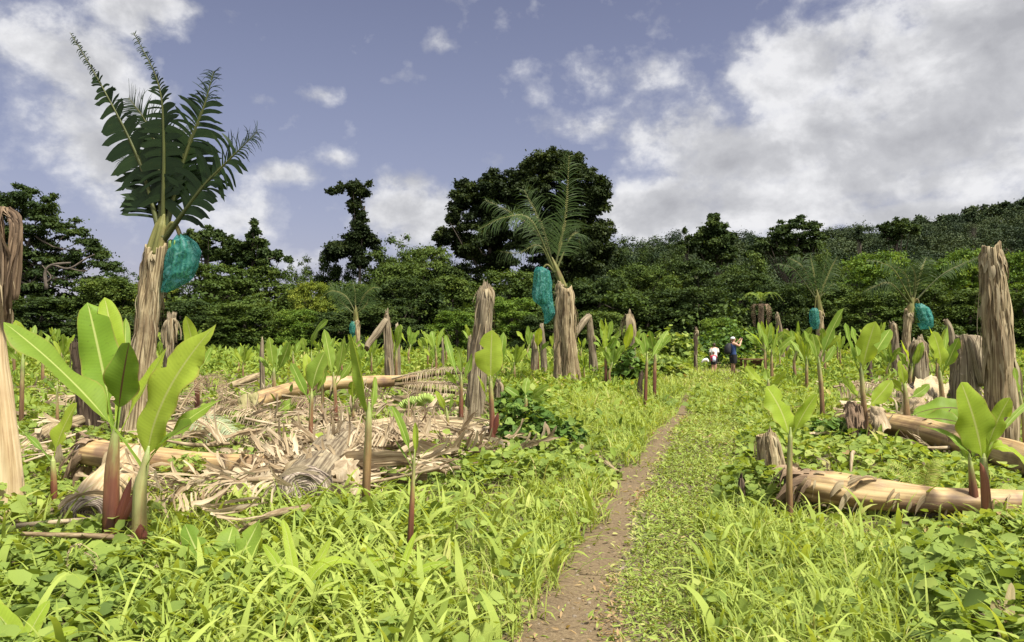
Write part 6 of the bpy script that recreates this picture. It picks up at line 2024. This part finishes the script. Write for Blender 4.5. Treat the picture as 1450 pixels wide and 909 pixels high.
custom_tree('dark pointed conical tree on the ridge right of the vine clad giant', 't_dark', 96,
            [(1012, 318, 9), (1005, 328, 13), (1022, 326, 11), (996, 340, 14), (1016, 342, 17), (1034, 338, 10), (1012, 362, 20), (1030, 360, 14), (1006, 308, 5), (1014, 306, 4)], 1014, 5, per=360, size=.36, sub=7, tight=.9)
custom_tree('tree with flat layered umbrella top and sky gaps between its tiers', 't_dark', 92,
            [(1110, 322, 12), (1130, 317, 12), (1150, 322, 11), (1096, 334, 12), (1140, 338, 13), (1160, 336, 9), (1118, 342, 13), (1078, 346, 12), (1100, 354, 14), (1150, 354, 14), (1128, 362, 16), (1070, 360, 14)], 1122, 6, per=300, size=.36, sub=6, flat=.4, limbn=20)
custom_tree('scraggly twin tipped tree against the cloud between the tall plant and the crooked spire', 't_dark', 76,
            [(362, 326, 8), (356, 340, 11), (370, 345, 11), (350, 356, 14), (375, 360, 12), (335, 348, 10), (328, 340, 6), (395, 362, 9), (408, 368, 6), (345, 372, 16), (375, 378, 14), (360, 316, 5)], 360, 7, per=230, size=.32, sub=6, limbn=18)
custom_tree('scraggly dark tree directly behind the largest bag', 't_dark', 76,
            [(300, 330, 11), (285, 340, 13), (270, 335, 10), (312, 338, 10), (325, 350, 11), (295, 356, 16), (270, 360, 16), (320, 366, 14), (248, 350, 10)], 295, 8, per=260, size=.32, sub=6, limbn=18)
custom_tree('bare topped sapling poking over the ridge left of the dark pointed tree', 't_dark', 96, [(970, 326, 4), (975, 338, 5), (968, 346, 7), (978, 352, 9)], 972, 9, per=120, size=.34, sub=5, r0=.15)
custom_tree('flat crowned tree high on the hill slope against the white cloud', 't_dark', 120, [(1268, 316, 9), (1282, 318, 9), (1252, 322, 8), (1275, 328, 11), (1295, 326, 8), (1262, 334, 12)], 1272, 10, per=300, size=.45, sub=6, flat=.5)
custom_tree('small pine like tree silhouetted on the hill skyline', 't_far', 150, [(1216, 325, 3.5), (1215, 332, 5), (1219, 338, 5)], 1216, 11, per=200, size=.5, sub=5, r0=.2)
custom_tree('wispy flat tree on the skyline at the high end of the hill', 't_far', 170, [(1376, 305, 4), (1370, 309, 5), (1382, 312, 5)], 1376, 12, per=200, size=.5, sub=5, r0=.2)
# a bare forked branch
mb = MB()
b0 = at(40, 410, 66)
for P, w in (([(66, 410), (64, 385), (75, 375), (100, 372)], [.16, .12, .09]), ([(75, 375), (98, 380), (122, 366), (134, 360)], [.1, .08, .04]), ([(98, 380), (118, 384), (128, 380)], [.07, .03]), ([(66, 400), (72, 392), (60, 376)], [.08, .04])):
    tube(mb, [at(p[0], p[1], 65.5) for p in P], w, ns=6, nr=14, lump=.15)
bo = mb.build('bare_branch', M['bark'])
for o in bpy.data.objects:
    if o.get('label', '').startswith('broad spreading dark tree'):
        bo.data.transform(__import__('mathutils').Matrix.Translation(-Vector(o.location)))
        bo.parent = o

# --- the mixed edge: kind, material, px, top py, distance, width px
EDGE = [
    ('wall', 't_mid', 150, 392, 66, 110, 'low olive tree under the right flank of the broad spreading tree'),
    ('wall', 't_dark', 60, 420, 64, 140, 'dark bushy tree below the bare forked branch'),
    ('wall', 't_dark', -40, 400, 66, 150, 'dark tree cut by the frame behind the bleached stump'),
    ('layer', 't_yellow', 205, 398, 70, 90, 'yellowish tree behind the shaggy trunk of the tallest banana plant'),
    ('layer', 't_mid', 300, 372, 72, 150, 'wide olive tree with flat tiers beneath the scraggly pair'),
    ('layer', 't_mid', 375, 376, 74, 120, 'flat tiered olive tree under the twin tipped scraggly one'),
    ('wall', 't_dark', 255, 425, 62, 120, 'dim bushy tree at field level behind the slim dry stump'),
    ('wall', 't_mid', 345, 428, 61, 120, 'dull green bushy tree at field level right of the slim dry stump'),
    ('layer', 't_yellow', 440, 398, 66, 84, 'bright yellow green tree left of the small distant banana plant'),
    ('wall', 't_bright', 425, 438, 60, 80, 'bright low tree in front of the yellow green one'),
    ('round', 't_mid', 420, 372, 82, 70, 'olive domed tree at the edge of the sky gap'),
    ('round', 't_dark', 470, 352, 82, 70, 'dark domed tree below the flung out top of the spire'),
    ('round', 't_mid', 550, 336, 84, 110, 'high domed tree right of the crooked spire'),
    ('layer', 't_mid', 600, 348, 80, 110, 'tiered tree between the spire and the second vine clad tree'),
    ('wall', 't_mid', 500, 400, 70, 120, 'wide dull tree straight above the small distant banana plant'),
    ('wall', 't_dark', 580, 395, 68, 130, 'shadowy tree above the pointed broken stump'),
    ('layer', 't_mid', 560, 372, 74, 120, 'olive spreading tree above the shadowy one'),
    ('wall', 't_dark', 545, 432, 60, 110, 'dim thicket tree at field level behind the pointed broken stump'),
    ('wall', 't_bright', 645, 440, 60, 80, 'fresh green low tree just left of the tall straight stump'),
    ('wall', 't_mid', 640, 392, 72, 120, 'olive tree under the second vine clad tree'),
    ('wall', 't_bright', 725, 420, 62, 90, 'leafy mid green tree between the tall straight stump and the thick trunk'),
    ('wall', 't_mid', 720, 382, 74, 110, 'olive tree at the foot of the two vine clad trees'),
    ('wall', 't_dark', 790, 400, 70, 120, 'dark tree right behind the plant with the two lobed bag'),
    ('wall', 't_dark', 850, 392, 68, 110, 'dark tree behind the bent folded stump'),
    ('wall', 't_mid', 850, 440, 60, 90, 'dull low tree above the bent folded stump'),
    ('round', 't_dark', 895, 348, 90, 90, 'dark domed tree against the cloud right of the vine clad giant'),
    ('round', 't_dark', 945, 344, 90, 90, 'second dark domed tree on the ridge, left of the bare topped sapling'),
    ('layer', 't_mid', 905, 372, 76, 120, 'wide tiered tree above the hooded stump'),
    ('wall', 't_dark', 920, 410, 68, 120, 'dark tree with hanging creepers behind the hooded stump'),
    ('layer', 't_dark', 985, 368, 80, 120, 'dark tiered tree below the dark pointed tree'),
    ('wall', 't_dark', 990, 405, 68, 110, 'dark thicket tree behind the thin post like stump'),
    ('wall', 't_dark', 1050, 385, 74, 110, 'dark tree above the leafy mound and the walkers'),
    ('round', 't_mid', 1060, 358, 84, 90, 'olive domed tree left of the umbrella topped tree'),
    ('wall', 't_dark', 1110, 400, 66, 100, 'shadowed tree behind the tree fern'),
    ('round', 't_mid', 1175, 352, 88, 80, 'olive domed tree right of the umbrella topped tree'),
    ('wall', 't_mid', 1170, 400, 66, 100, 'dull tree behind the distant plant with pale swept leaves'),
    ('layer', 't_bright', 1235, 356, 74, 130, 'sunny bright tree with rounded top left of the thin leaf plant'),
    ('wall', 't_mid', 1230, 410, 62, 110, 'olive thicket tree below the sunny bright one'),
    ('wall', 't_mid', 1300, 400, 62, 110, 'olive thicket tree behind the plump blue green bag'),
    ('layer', 't_bright', 1365, 352, 76, 110, 'bright tiered tree left of the top of the tallest dry stump'),
    ('wall', 't_mid', 1375, 408, 62, 110, 'mid green thicket tree left of the tallest dry stump'),
    ('layer', 't_bright', 1440, 356, 72, 110, 'bright tiered tree right of the tallest dry stump'),
    ('wall', 't_mid', 1450, 410, 60, 120, 'mid green thicket tree right of the tallest dry stump'),
    ('layer', 't_mid', 1320, 372, 82, 120, 'olive tiered tree between the two bright tiered ones'),
    ('wall', 't_mid', 1540, 380, 66, 150, 'green tree at the end of the forest edge past the tallest dry stump'),
    ('wall', 't_bright', 1020, 450, 54, 70, 'low fresh green bush tree left of the walkers mound'),
    ('wall', 't_dark', 480, 440, 60, 100, 'dim bushy tree at field level under the small distant banana plant'),
    ('wall', 't_dark', 150, 445, 60, 120, 'dim bushy tree at field level behind the wide upright leaf'),
    ('round', 't_dark', 655, 356, 90, 90, 'dark domed tree at the back between the spire and the vine clad pair'),
    ('wall', 't_dark', 630, 376, 80, 90, 'dark thicket tree closing the gap left of the vine clad pair'),
    ('round', 't_dark', 235, 378, 92, 110, 'dark domed tree glimpsed behind the neck of the tallest banana plant'),
    ('round', 't_mid', 330, 380, 94, 110, 'olive domed tree at the back below the scraggly pair'),
    ('round', 't_dark', 180, 388, 88, 90, 'dark domed tree at the foot of the sky gap left of the tallest plant'),
    ('wall', 't_dark', 770, 445, 60, 90, 'dim bushy tree at field level left of the thick trunk'),
]
for i, (k, m, px, top, d, w, lab) in enumerate(EDGE):
    tree(lab, k, m, px, top, d, w, i)

# bush the walkers photograph, tree fern beside it
vine_mound('rounded leafy bush that the walkers stand in front of', 1040, 512, 42, 1.5, 1.2, 2.6, 1300, .24, 21, 'vine_dark', 'oval')
vine_mound('big glossy leaved bush at the forest edge right of the path end', 1010, 508, 50, 1.9, 1.4, 2.4, 1200, .28, 22, 'vine_dark', 'oval')


def tree_fern():
    d = 46
    x = gx(1078, d)
    root = thing('tree_fern', 'tree fern with a brown skirt of dead fronds behind the walkers bush', 'tree fern', (x, d, float(hgt(x, d))))
    mb = MB()
    tube(mb, [(x + .1, d, 0), (x + .05, d, 1.2), (x, d, 3.7)], [.16, .13, .12], ns=10, nr=16, ridge=.2, lump=.2)
    mb.build('trunk', M['straw_dark'], root)
    c = np.array([x, d, 3.7])
    for i in range(8):
        a = i / 8 * 6.28 + .3
        o = np.array([math.cos(a), math.sin(a), 0])
        ml, mr = MB(), MB()
        frond(ml, mr, [c, c + o * .35 + [0, 0, .55], c + o * .85 + [0, 0, .6], c + o * 1.25 + [0, 0, .15]], .26, nst=26, droop=.3, seed=500 + i, nhint=(0, -.3, .9), r0=.02, start=.1, wmul=.8)
        lf = ml.build('frond', M['weed'], root)
        mr.build('midrib', M['midrib'], lf)
    for i in range(6):
        a = i / 6 * 6.28
        o = np.array([math.cos(a), math.sin(a), 0])
        ml, mr = MB(), MB()
        frond(ml, mr, [c - [0, 0, .1], c + o * .45 + [0, 0, -.1], c + o * .5 + [0, 0, -.9], c + o * .35 + [0, 0, -1.5]], .3, nst=20, droop=.8, seed=520 + i, nhint=(0, -.3, .9), r0=.02, start=.15, wmul=.8)
        lf = ml.build('dead_frond', M['litter_dark'], root)
        mr.build('midrib', M['straw_dark'], lf)


tree_fern()

# ------------------------------------------------------------- hills
SKY1 = np.array([(-900, 470), (500, 450), (700, 420), (800, 385), (860, 362), (940, 352), (1010, 352), (1090, 346), (1150, 342), (1210, 338), (1260, 336), (1300, 331), (1340, 330), (1400, 322), (1450, 316), (1600, 292), (2000, 260), (2600, 280)])


def hillz(x, y, dref, prof, back):
    px = 725 + F * x / dref
    s = np.interp(px, prof[:, 0], prof[:, 1])
    top = (480 - s) / F * dref + EYE
    return top


def build_hill(name, d0, d1, prof, trees, size, th, seed, mat, drop):
    xs = np.linspace(-d1 * 1.1, d1 * 1.5, 110)
    ys = np.linspace(d0, d1 + 60, 40)
    X, Y = np.meshgrid(xs, ys)
    t = np.clip((Y - d0) / (d1 - d0), 0, 1)
    px = 725 + F * X / Y
    s = np.interp(px, prof[:, 0], prof[:, 1])
    top = np.maximum((480 - s) / F * d1 + EYE - drop, -2)
    base = hgt(X, np.full_like(Y, d0)) - 1.0
    Z = base + (top - base) * (t * t * (3 - 2 * t)) ** .85
    Z = np.where(Y > d1, Z - (Y - d1) * .35, Z)
    Z = Z + .8 * np.sin(X * .11 + seed) * np.sin(Y * .09) * t
    mb = MB()
    mb.add(np.stack([X, Y, Z], -1), [gridf(len(ys), len(xs))], np.stack([X, Y], -1))
    tag(mb.build(name, M['ground']), kind='structure')
    r = np.random.default_rng(seed)
    C, R, TN = [], [], []
    for _ in range(trees):
        y = d0 + 6 + (d1 - d0 + 8) * r.random() ** .8
        x = r.uniform(-.12, .82) * y
        px_ = 725 + F * x / y
        if px_ < 600: continue
        tt = min(1, (y - d0) / (d1 - d0))
        s_ = float(np.interp(px_, prof[:, 0], prof[:, 1]))
        tp = max((480 - s_) / F * d1 + EYE - drop, -2)
        b_ = float(hgt(x, d0)) - 1
        z = b_ + (tp - b_) * (tt * tt * (3 - 2 * tt)) ** .85
        h = th * r.uniform(.6, 1.35)
        w = th * r.uniform(.34, .62)
        tone = r.random()
        for _k in range(11):
            v = nrm(r.normal(0, 1, 3)) * r.random() ** .5
            C.append([x + v[0] * w, y + v[1] * w, z + h * .6 + v[2] * h * .36]); R.append(w * r.uniform(.3, .5)); TN.append(tone)
    mb = MB()
    leaf_clumps(mb, np.array(C), np.array(R), 115, size, r, flat=.75, tone=TN)
    return mb


HILL2 = np.array([(-500, 480), (1000, 420), (1200, 352), (1290, 322), (1340, 312), (1390, 301), (1420, 294), (1450, 286), (1520, 268), (1700, 225), (2200, 180), (3000, 200)])
mb = build_hill('hill', 104, 210, SKY1, 700, .42, 8.0, 3, 't_far', 7.0)
tag(mb.build('hill_forest', M['t_far']), kind='stuff')
mb = build_hill('distant_hill', 300, 520, HILL2, 420, 1.9, 12.0, 8, 't_far', 10.0)
tag(mb.build('distant_forest', M['t_far']), kind='stuff')
# dim undergrowth that closes the floor of the forest
r = np.random.default_rng(66)
n = 420
n = 900
C = np.stack([r.uniform(-66, 70, n), r.uniform(63, 90, n), np.zeros(n)], -1)
C[:, 2] = hgt(C[:, 0], C[:, 1]) + r.uniform(.3, 5.0, n)
mb = MB()
leaf_clumps(mb, C, r.uniform(.7, 1.5, n), 70, .42, r)
tag(mb.build('undergrowth', M['t_mid']), kind='stuff')


# ================================================================== walkers
SKIN = mat_plain('skin', (0.42, 0.24, 0.16), 0.55, 6, .1)
HAIR_D = mat_plain('dark hair', (0.035, 0.02, 0.012), 0.6, 30, .4)
HAIR_B = mat_plain('brown hair', (0.11, 0.06, 0.03), 0.6, 30, .4)
CAPM = mat_plain('pale cap cloth', (0.42, 0.43, 0.42), 0.8, 20, .15)
NAVY = mat_plain('blue vest cloth', (0.025, 0.05, 0.14), 0.8, 15, .25)
BLACK = mat_plain('black cloth', (0.014, 0.014, 0.017), 0.75, 15, .3)
PINK = mat_plain('pink red cloth', (0.48, 0.04, 0.09), 0.8, 15, .2)
WHITE = mat_plain('white cloth', (0.62, 0.61, 0.55), 0.85, 15, .1)
PALEBLUE = mat_plain('pale blue bag cloth', (0.45, 0.50, 0.62), 0.8, 15, .2)
GREY = mat_plain('grey metal', (0.25, 0.26, 0.27), 0.4, 10, .1)


def body(loc, rz, H, J, name_label, seed=0):
    """one skinned surface from a joint tree. J: name -> (parent, (x,y,z) in units of height, radius in units of height)"""
    root_o = None
    me = bpy.data.meshes.new('person')
    names = list(J)
    idx = {k: i for i, k in enumerate(names)}
    vs = [tuple(c * H for c in J[k][1]) for k in names]
    es = [(idx[J[k][0]], idx[k]) for k in names if J[k][0]]
    me.from_pydata(vs, es, [])
    me.update()
    o = bpy.data.objects.new('person', me)
    COL.objects.link(o)
    sk = o.modifiers.new('skin', 'SKIN')
    sk.use_smooth_shade = True
    sl = me.skin_vertices[0] if me.skin_vertices else None
    if sl is None:
        bpy.context.view_layer.objects.active = o
        sl = me.skin_vertices[0]
    for i, k in enumerate(names):
        rr = J[k][2]
        rr = (rr, rr) if isinstance(rr, (int, float)) else rr
        sl.data[i].radius = (rr[0] * H, rr[1] * H)
        sl.data[i].use_root = (i == 0)
    sb = o.modifiers.new('sub', 'SUBSURF')
    sb.levels = sb.render_levels = 2
    me.materials.append(SKIN)
    o.location = Vector(loc)
    o.rotation_euler = (0, 0, rz)
    return o


def fingers(J, wrist, d, up, n=5):
    w = np.array(J[wrist][1]); d = nrm(d); up = nrm(up); s = np.cross(d, up)
    J['palm_' + wrist] = (wrist, tuple(w + d * .035), .013)
    L = [.030, .040, .044, .040, .032]
    for f in range(5):
        o = (f - 2) * .0085
        b = w + d * (.02 if f == 0 else .05) + s * (o if f else -.024)
        J[f'f{f}a_{wrist}'] = ('palm_' + wrist, tuple(b), .0062)
        J[f'f{f}b_{wrist}'] = (f'f{f}a_{wrist}', tuple(b + d * L[f] * .5 + up * .004), .0055)
        J[f'f{f}c_{wrist}'] = (f'f{f}b_{wrist}', tuple(b + d * L[f] * .8 + up * .016), .0045)


def pose(arms):
    J = {'pelvis': (None, (0, 0, .52), (.085, .062)), 'waist': ('pelvis', (0, 0, .60), (.074, .055)), 'chest': ('waist', (0, .004, .72), (.088, .062)), 'collar': ('chest', (0, 0, .80), (.06, .045)), 'neck': ('collar', (0, -.006, .845), .030),
         'jaw': ('neck', (0, -.018, .885), .042), 'head': ('jaw', (0, -.008, .93), (.050, .056)), 'crown': ('head', (0, 0, .968), .036), 'nose': ('head', (0, -.064, .915), .010)}
    for s, n in ((1, 'l'), (-1, 'r')):
        J['ear' + n] = ('head', (s * .05, 0, .925), .010)
        J['sh' + n] = ('collar', (s * .108, 0, .80), .038)
        e, w = arms[n]
        J['el' + n] = ('sh' + n, tuple(e), .025)
        J['wr' + n] = ('el' + n, tuple(w), .017)
        dd = np.array(w) - np.array(e)
        fingers(J, 'wr' + n, dd, (0, -1, .2))
        J['hip' + n] = ('pelvis', (s * .055, 0, .48), .058)
        J['kn' + n] = ('hip' + n, (s * .058, -.012 * s, .275), .036)
        J['ank' + n] = ('kn' + n, (s * .06, .012, .045), .022)
        J['toe' + n] = ('ank' + n, (s * .066, -.085, .018), .018)
    return J


def loft(rings, mat, name, parent, n=20, cap=True, jitter=0.0, seed=0):
    """rings: (cx, cy, z, rx, ry) in metres in the parent's own space"""
    r = np.random.default_rng(seed)
    mb = MB()
    th = np.linspace(0, 2 * PI, n + 1)
    V = []
    for (cx, cy, z, rx, ry) in rings:
        q = 1 + jitter * np.sin(4 * th + z * 20 + seed)
        V.append(np.stack([cx + np.cos(th) * rx * q, cy + np.sin(th) * ry * q, np.full(n + 1, z)], 1))
    V = np.concatenate(V)
    f = [gridf(len(rings), n + 1)]
    if cap:
        k = len(V)
        V = np.vstack([V, [rings[0][0], rings[0][1], rings[0][2]], [rings[-1][0], rings[-1][1], rings[-1][2]]])
        j = np.arange(n); b = (len(rings) - 1) * (n + 1)
        f += [np.stack([np.full(n, k), j + 1, j], 1), np.stack([np.full(n, k + 1), b + j, b + j + 1], 1)]
    mb.add(V, f, None, .5)
    me = mb.mesh(name)
    me.materials.append(mat)
    o = bpy.data.objects.new(name, me)
    COL.objects.link(o)
    o.parent = parent
    return o


def place_on(o, par):
    """put a separate thing in a person's frame without parenting it"""
    o.parent = None
    o.location = par.location
    o.rotation_euler = par.rotation_euler
    return o


def walkers():
    d = 33.5
    # the adult: faces right and a little away
    x = gx(1038, d)
    H = 1.68
    J = pose({'l': ((.125, -.11, .76), (.06, -.2, .885)), 'r': ((-.135, -.10, .74), (-.05, -.205, .88))})
    p = body((x, d, float(hgt(x, d))), rad(105), H, J, '')
    tag(p, 'person in a pale cap and blue vest raising a phone before the leafy bush', 'person')
    h = H
    loft([(0, .004 * h, .50 * h, .100 * h, .078 * h), (0, 0, .58 * h, .09 * h, .072 * h), (0, 0, .66 * h, .094 * h, .074 * h), (0, .004 * h, .74 * h, .10 * h, .074 * h), (0, 0, .79 * h, .088 * h, .06 * h), (0, 0, .81 * h, .06 * h, .048 * h)], NAVY, 'vest', p, cap=False, jitter=.02)
    for s in (1, -1):
        loft([(s * .058 * h, -.004 * h, .30 * h, .056 * h, .060 * h), (s * .058 * h, 0, .40 * h, .066 * h, .072 * h), (s * .052 * h, 0, .53 * h, .068 * h, .076 * h)], BLACK, 'shorts_leg', p, cap=False)
    loft([(0, .012 * h, .915 * h, .056 * h, .062 * h), (0, .014 * h, .94 * h, .058 * h, .064 * h), (0, .01 * h, .965 * h, .048 * h, .052 * h), (0, .005 * h, .985 * h, .02 * h, .02 * h)], CAPM, 'cap', p)
    loft([(0, .05 * h, .83 * h, .012 * h, .012 * h), (0, .062 * h, .87 * h, .024 * h, .022 * h), (0, .05 * h, .92 * h, .04 * h, .03 * h), (0, .03 * h, .935 * h, .03 * h, .02 * h)], HAIR_B, 'hair', p)
    bp_ = loft([(0, .15 * h, .54 * h, .09 * h, .07 * h), (0, .165 * h, .60 * h, .105 * h, .088 * h), (0, .155 * h, .70 * h, .10 * h, .082 * h), (0, .135 * h, .78 * h, .08 * h, .062 * h), (0, .12 * h, .82 * h, .04 * h, .03 * h)], BLACK, 'backpack', p, jitter=.03)
    tag(place_on(bp_, p), 'large black backpack on the person in the blue vest', 'backpack')
    ph = loft([(.005 * h, -.255 * h, .925 * h, .045 * h, .005 * h), (.005 * h, -.255 * h, .965 * h, .045 * h, .005 * h)], BLACK, 'phone', p, n=4)
    tag(place_on(ph, p), 'dark phone held up by the person in the blue vest', 'phone')
    # the child: back to us
    d2 = 37.5
    x = gx(1010, d2); H = 1.0
    J = pose({'l': ((.13, -.02, .67), (.12, -.06, .55)), 'r': ((-.13, -.02, .67), (-.12, -.06, .55))})
    p = body((x, d2, float(hgt(x, d2)) + .05), rad(180), H, J, '')
    tag(p, 'child in a pink red top walking away with a pale blue backpack', 'person')
    loft([(0, 0, .50, .10, .085), (0, 0, .62, .098, .08), (0, 0, .76, .112, .082), (0, 0, .82, .07, .05)], PINK, 'top', p, cap=False)
    for s in (1, -1):
        loft([(s * .128, -.012, .69, .036, .036), (s * .11, 0, .80, .046, .046)], PINK, 'sleeve', p, cap=False)
        loft([(s * .056, 0, .36, .062, .064), (s * .052, 0, .53, .074, .08)], BLACK, 'shorts_leg', p, cap=False)
    loft([(0, .012, .88, .052, .058), (0, .014, .93, .058, .066), (0, .008, .97, .05, .055), (0, 0, .995, .02, .02)], HAIR_B, 'hair', p)
    b2 = loft([(0, .12, .50, .075, .05), (0, .13, .60, .085, .062), (0, .125, .70, .08, .055), (0, .11, .76, .045, .03)], PALEBLUE, 'backpack', p, jitter=.03)
    tag(place_on(b2, p), 'small pale blue backpack on the child in the pink red top', 'backpack')
    # someone ahead of the child
    d3 = 39.5
    x = gx(1011, d3); H = 1.45
    J = pose({'l': ((.14, -.02, .66), (.12, -.08, .55)), 'r': ((-.14, -.02, .66), (-.12, -.08, .55))})
    p = body((x, d3, float(hgt(x, d3)) - .02), rad(178), H, J, '')
    tag(p, 'dark haired person in a loose white shirt just ahead of the child', 'person')
    h = H
    loft([(0, 0, .46 * h, .115 * h, .095 * h), (0, 0, .62 * h, .10 * h, .085 * h), (0, 0, .76 * h, .115 * h, .085 * h), (0, 0, .82 * h, .07 * h, .052 * h)], WHITE, 'shirt', p, cap=False, jitter=.03)
    for s in (1, -1):
        loft([(s * .138 * h, -.012 * h, .67 * h, .045 * h, .045 * h), (s * .108 * h, 0, .805 * h, .048 * h, .048 * h)], WHITE, 'sleeve', p, cap=False)
        loft([(s * .057 * h, 0, .28 * h, .056 * h, .058 * h), (s * .052 * h, 0, .52 * h, .072 * h, .08 * h)], BLACK, 'trouser_leg', p, cap=False)
    loft([(0, .012 * h, .885 * h, .05 * h, .056 * h), (0, .014 * h, .93 * h, .056 * h, .064 * h), (0, .008 * h, .97 * h, .048 * h, .053 * h), (0, 0, .99 * h, .02 * h, .02 * h)], HAIR_D, 'hair', p)


walkers()


def box(mb, c, s, rnd=.5):
    c, s = np.array(c, float), np.array(s, float) / 2
    V = np.array([[a, b, e] for a in (-1, 1) for b in (-1, 1) for e in (-1, 1)]) * s + c
    f = np.array([[0, 1, 3, 2], [4, 6, 7, 5], [0, 4, 5, 1], [2, 3, 7, 6], [0, 2, 6, 4], [1, 5, 7, 3]])
    mb.add(V, [f], V[:, :2] * 1.0, rnd)


def table():
    d = 33
    x0, x1 = gx(1050, d), gx(1082, d)
    xc = (x0 + x1) / 2
    z0 = float(hgt(xc, d))
    root = thing('wooden_table', 'low dark wooden table in the tall weeds right of the person in the blue vest', 'table', (xc, d, z0))
    zt = at(1060, 508, d)[2]
    mb = MB()
    for k in range(4):
        box(mb, (xc, d - .3 + .2 * k, zt - .02 + .003 * (k % 2)), (x1 - x0 + .1, .18, .04), .2 + .2 * k)
    mb.build('tabletop', M['wood'], root, smooth=False)
    for sx in (x0 + .06, x1 - .06):
        for sy in (-.28, .28):
            mb = MB(); box(mb, (sx, d + sy, (zt - .05 + z0) / 2), (.08, .08, zt - z0 - .05)); mb.build('leg', M['wood'], root, smooth=False)
    mb = MB(); box(mb, (x1 - .35, d + .05, (zt - .06 + z0) / 2), (.42, .05, zt - z0 - .1)); mb.build('panel', M['wood'], root, smooth=False)
    c = at(998, 511, 37)
    mb = MB()
    tube(mb, [c + [-.16, 0, -.08], c + [-.05, 0, .02], c + [.08, 0, .05], c + [.18, 0, -.05]], [.02, .07, .08, .03], ns=14, nr=14, lump=.2, seed=4)
    tag(mb.build('bundle', WHITE, loc=c), 'small white bundle in the grass left of the walking child', 'bundle')


table()
build_cover()
build_litter()
# keep the copies' data tidy
bpy.context.view_layer.update()
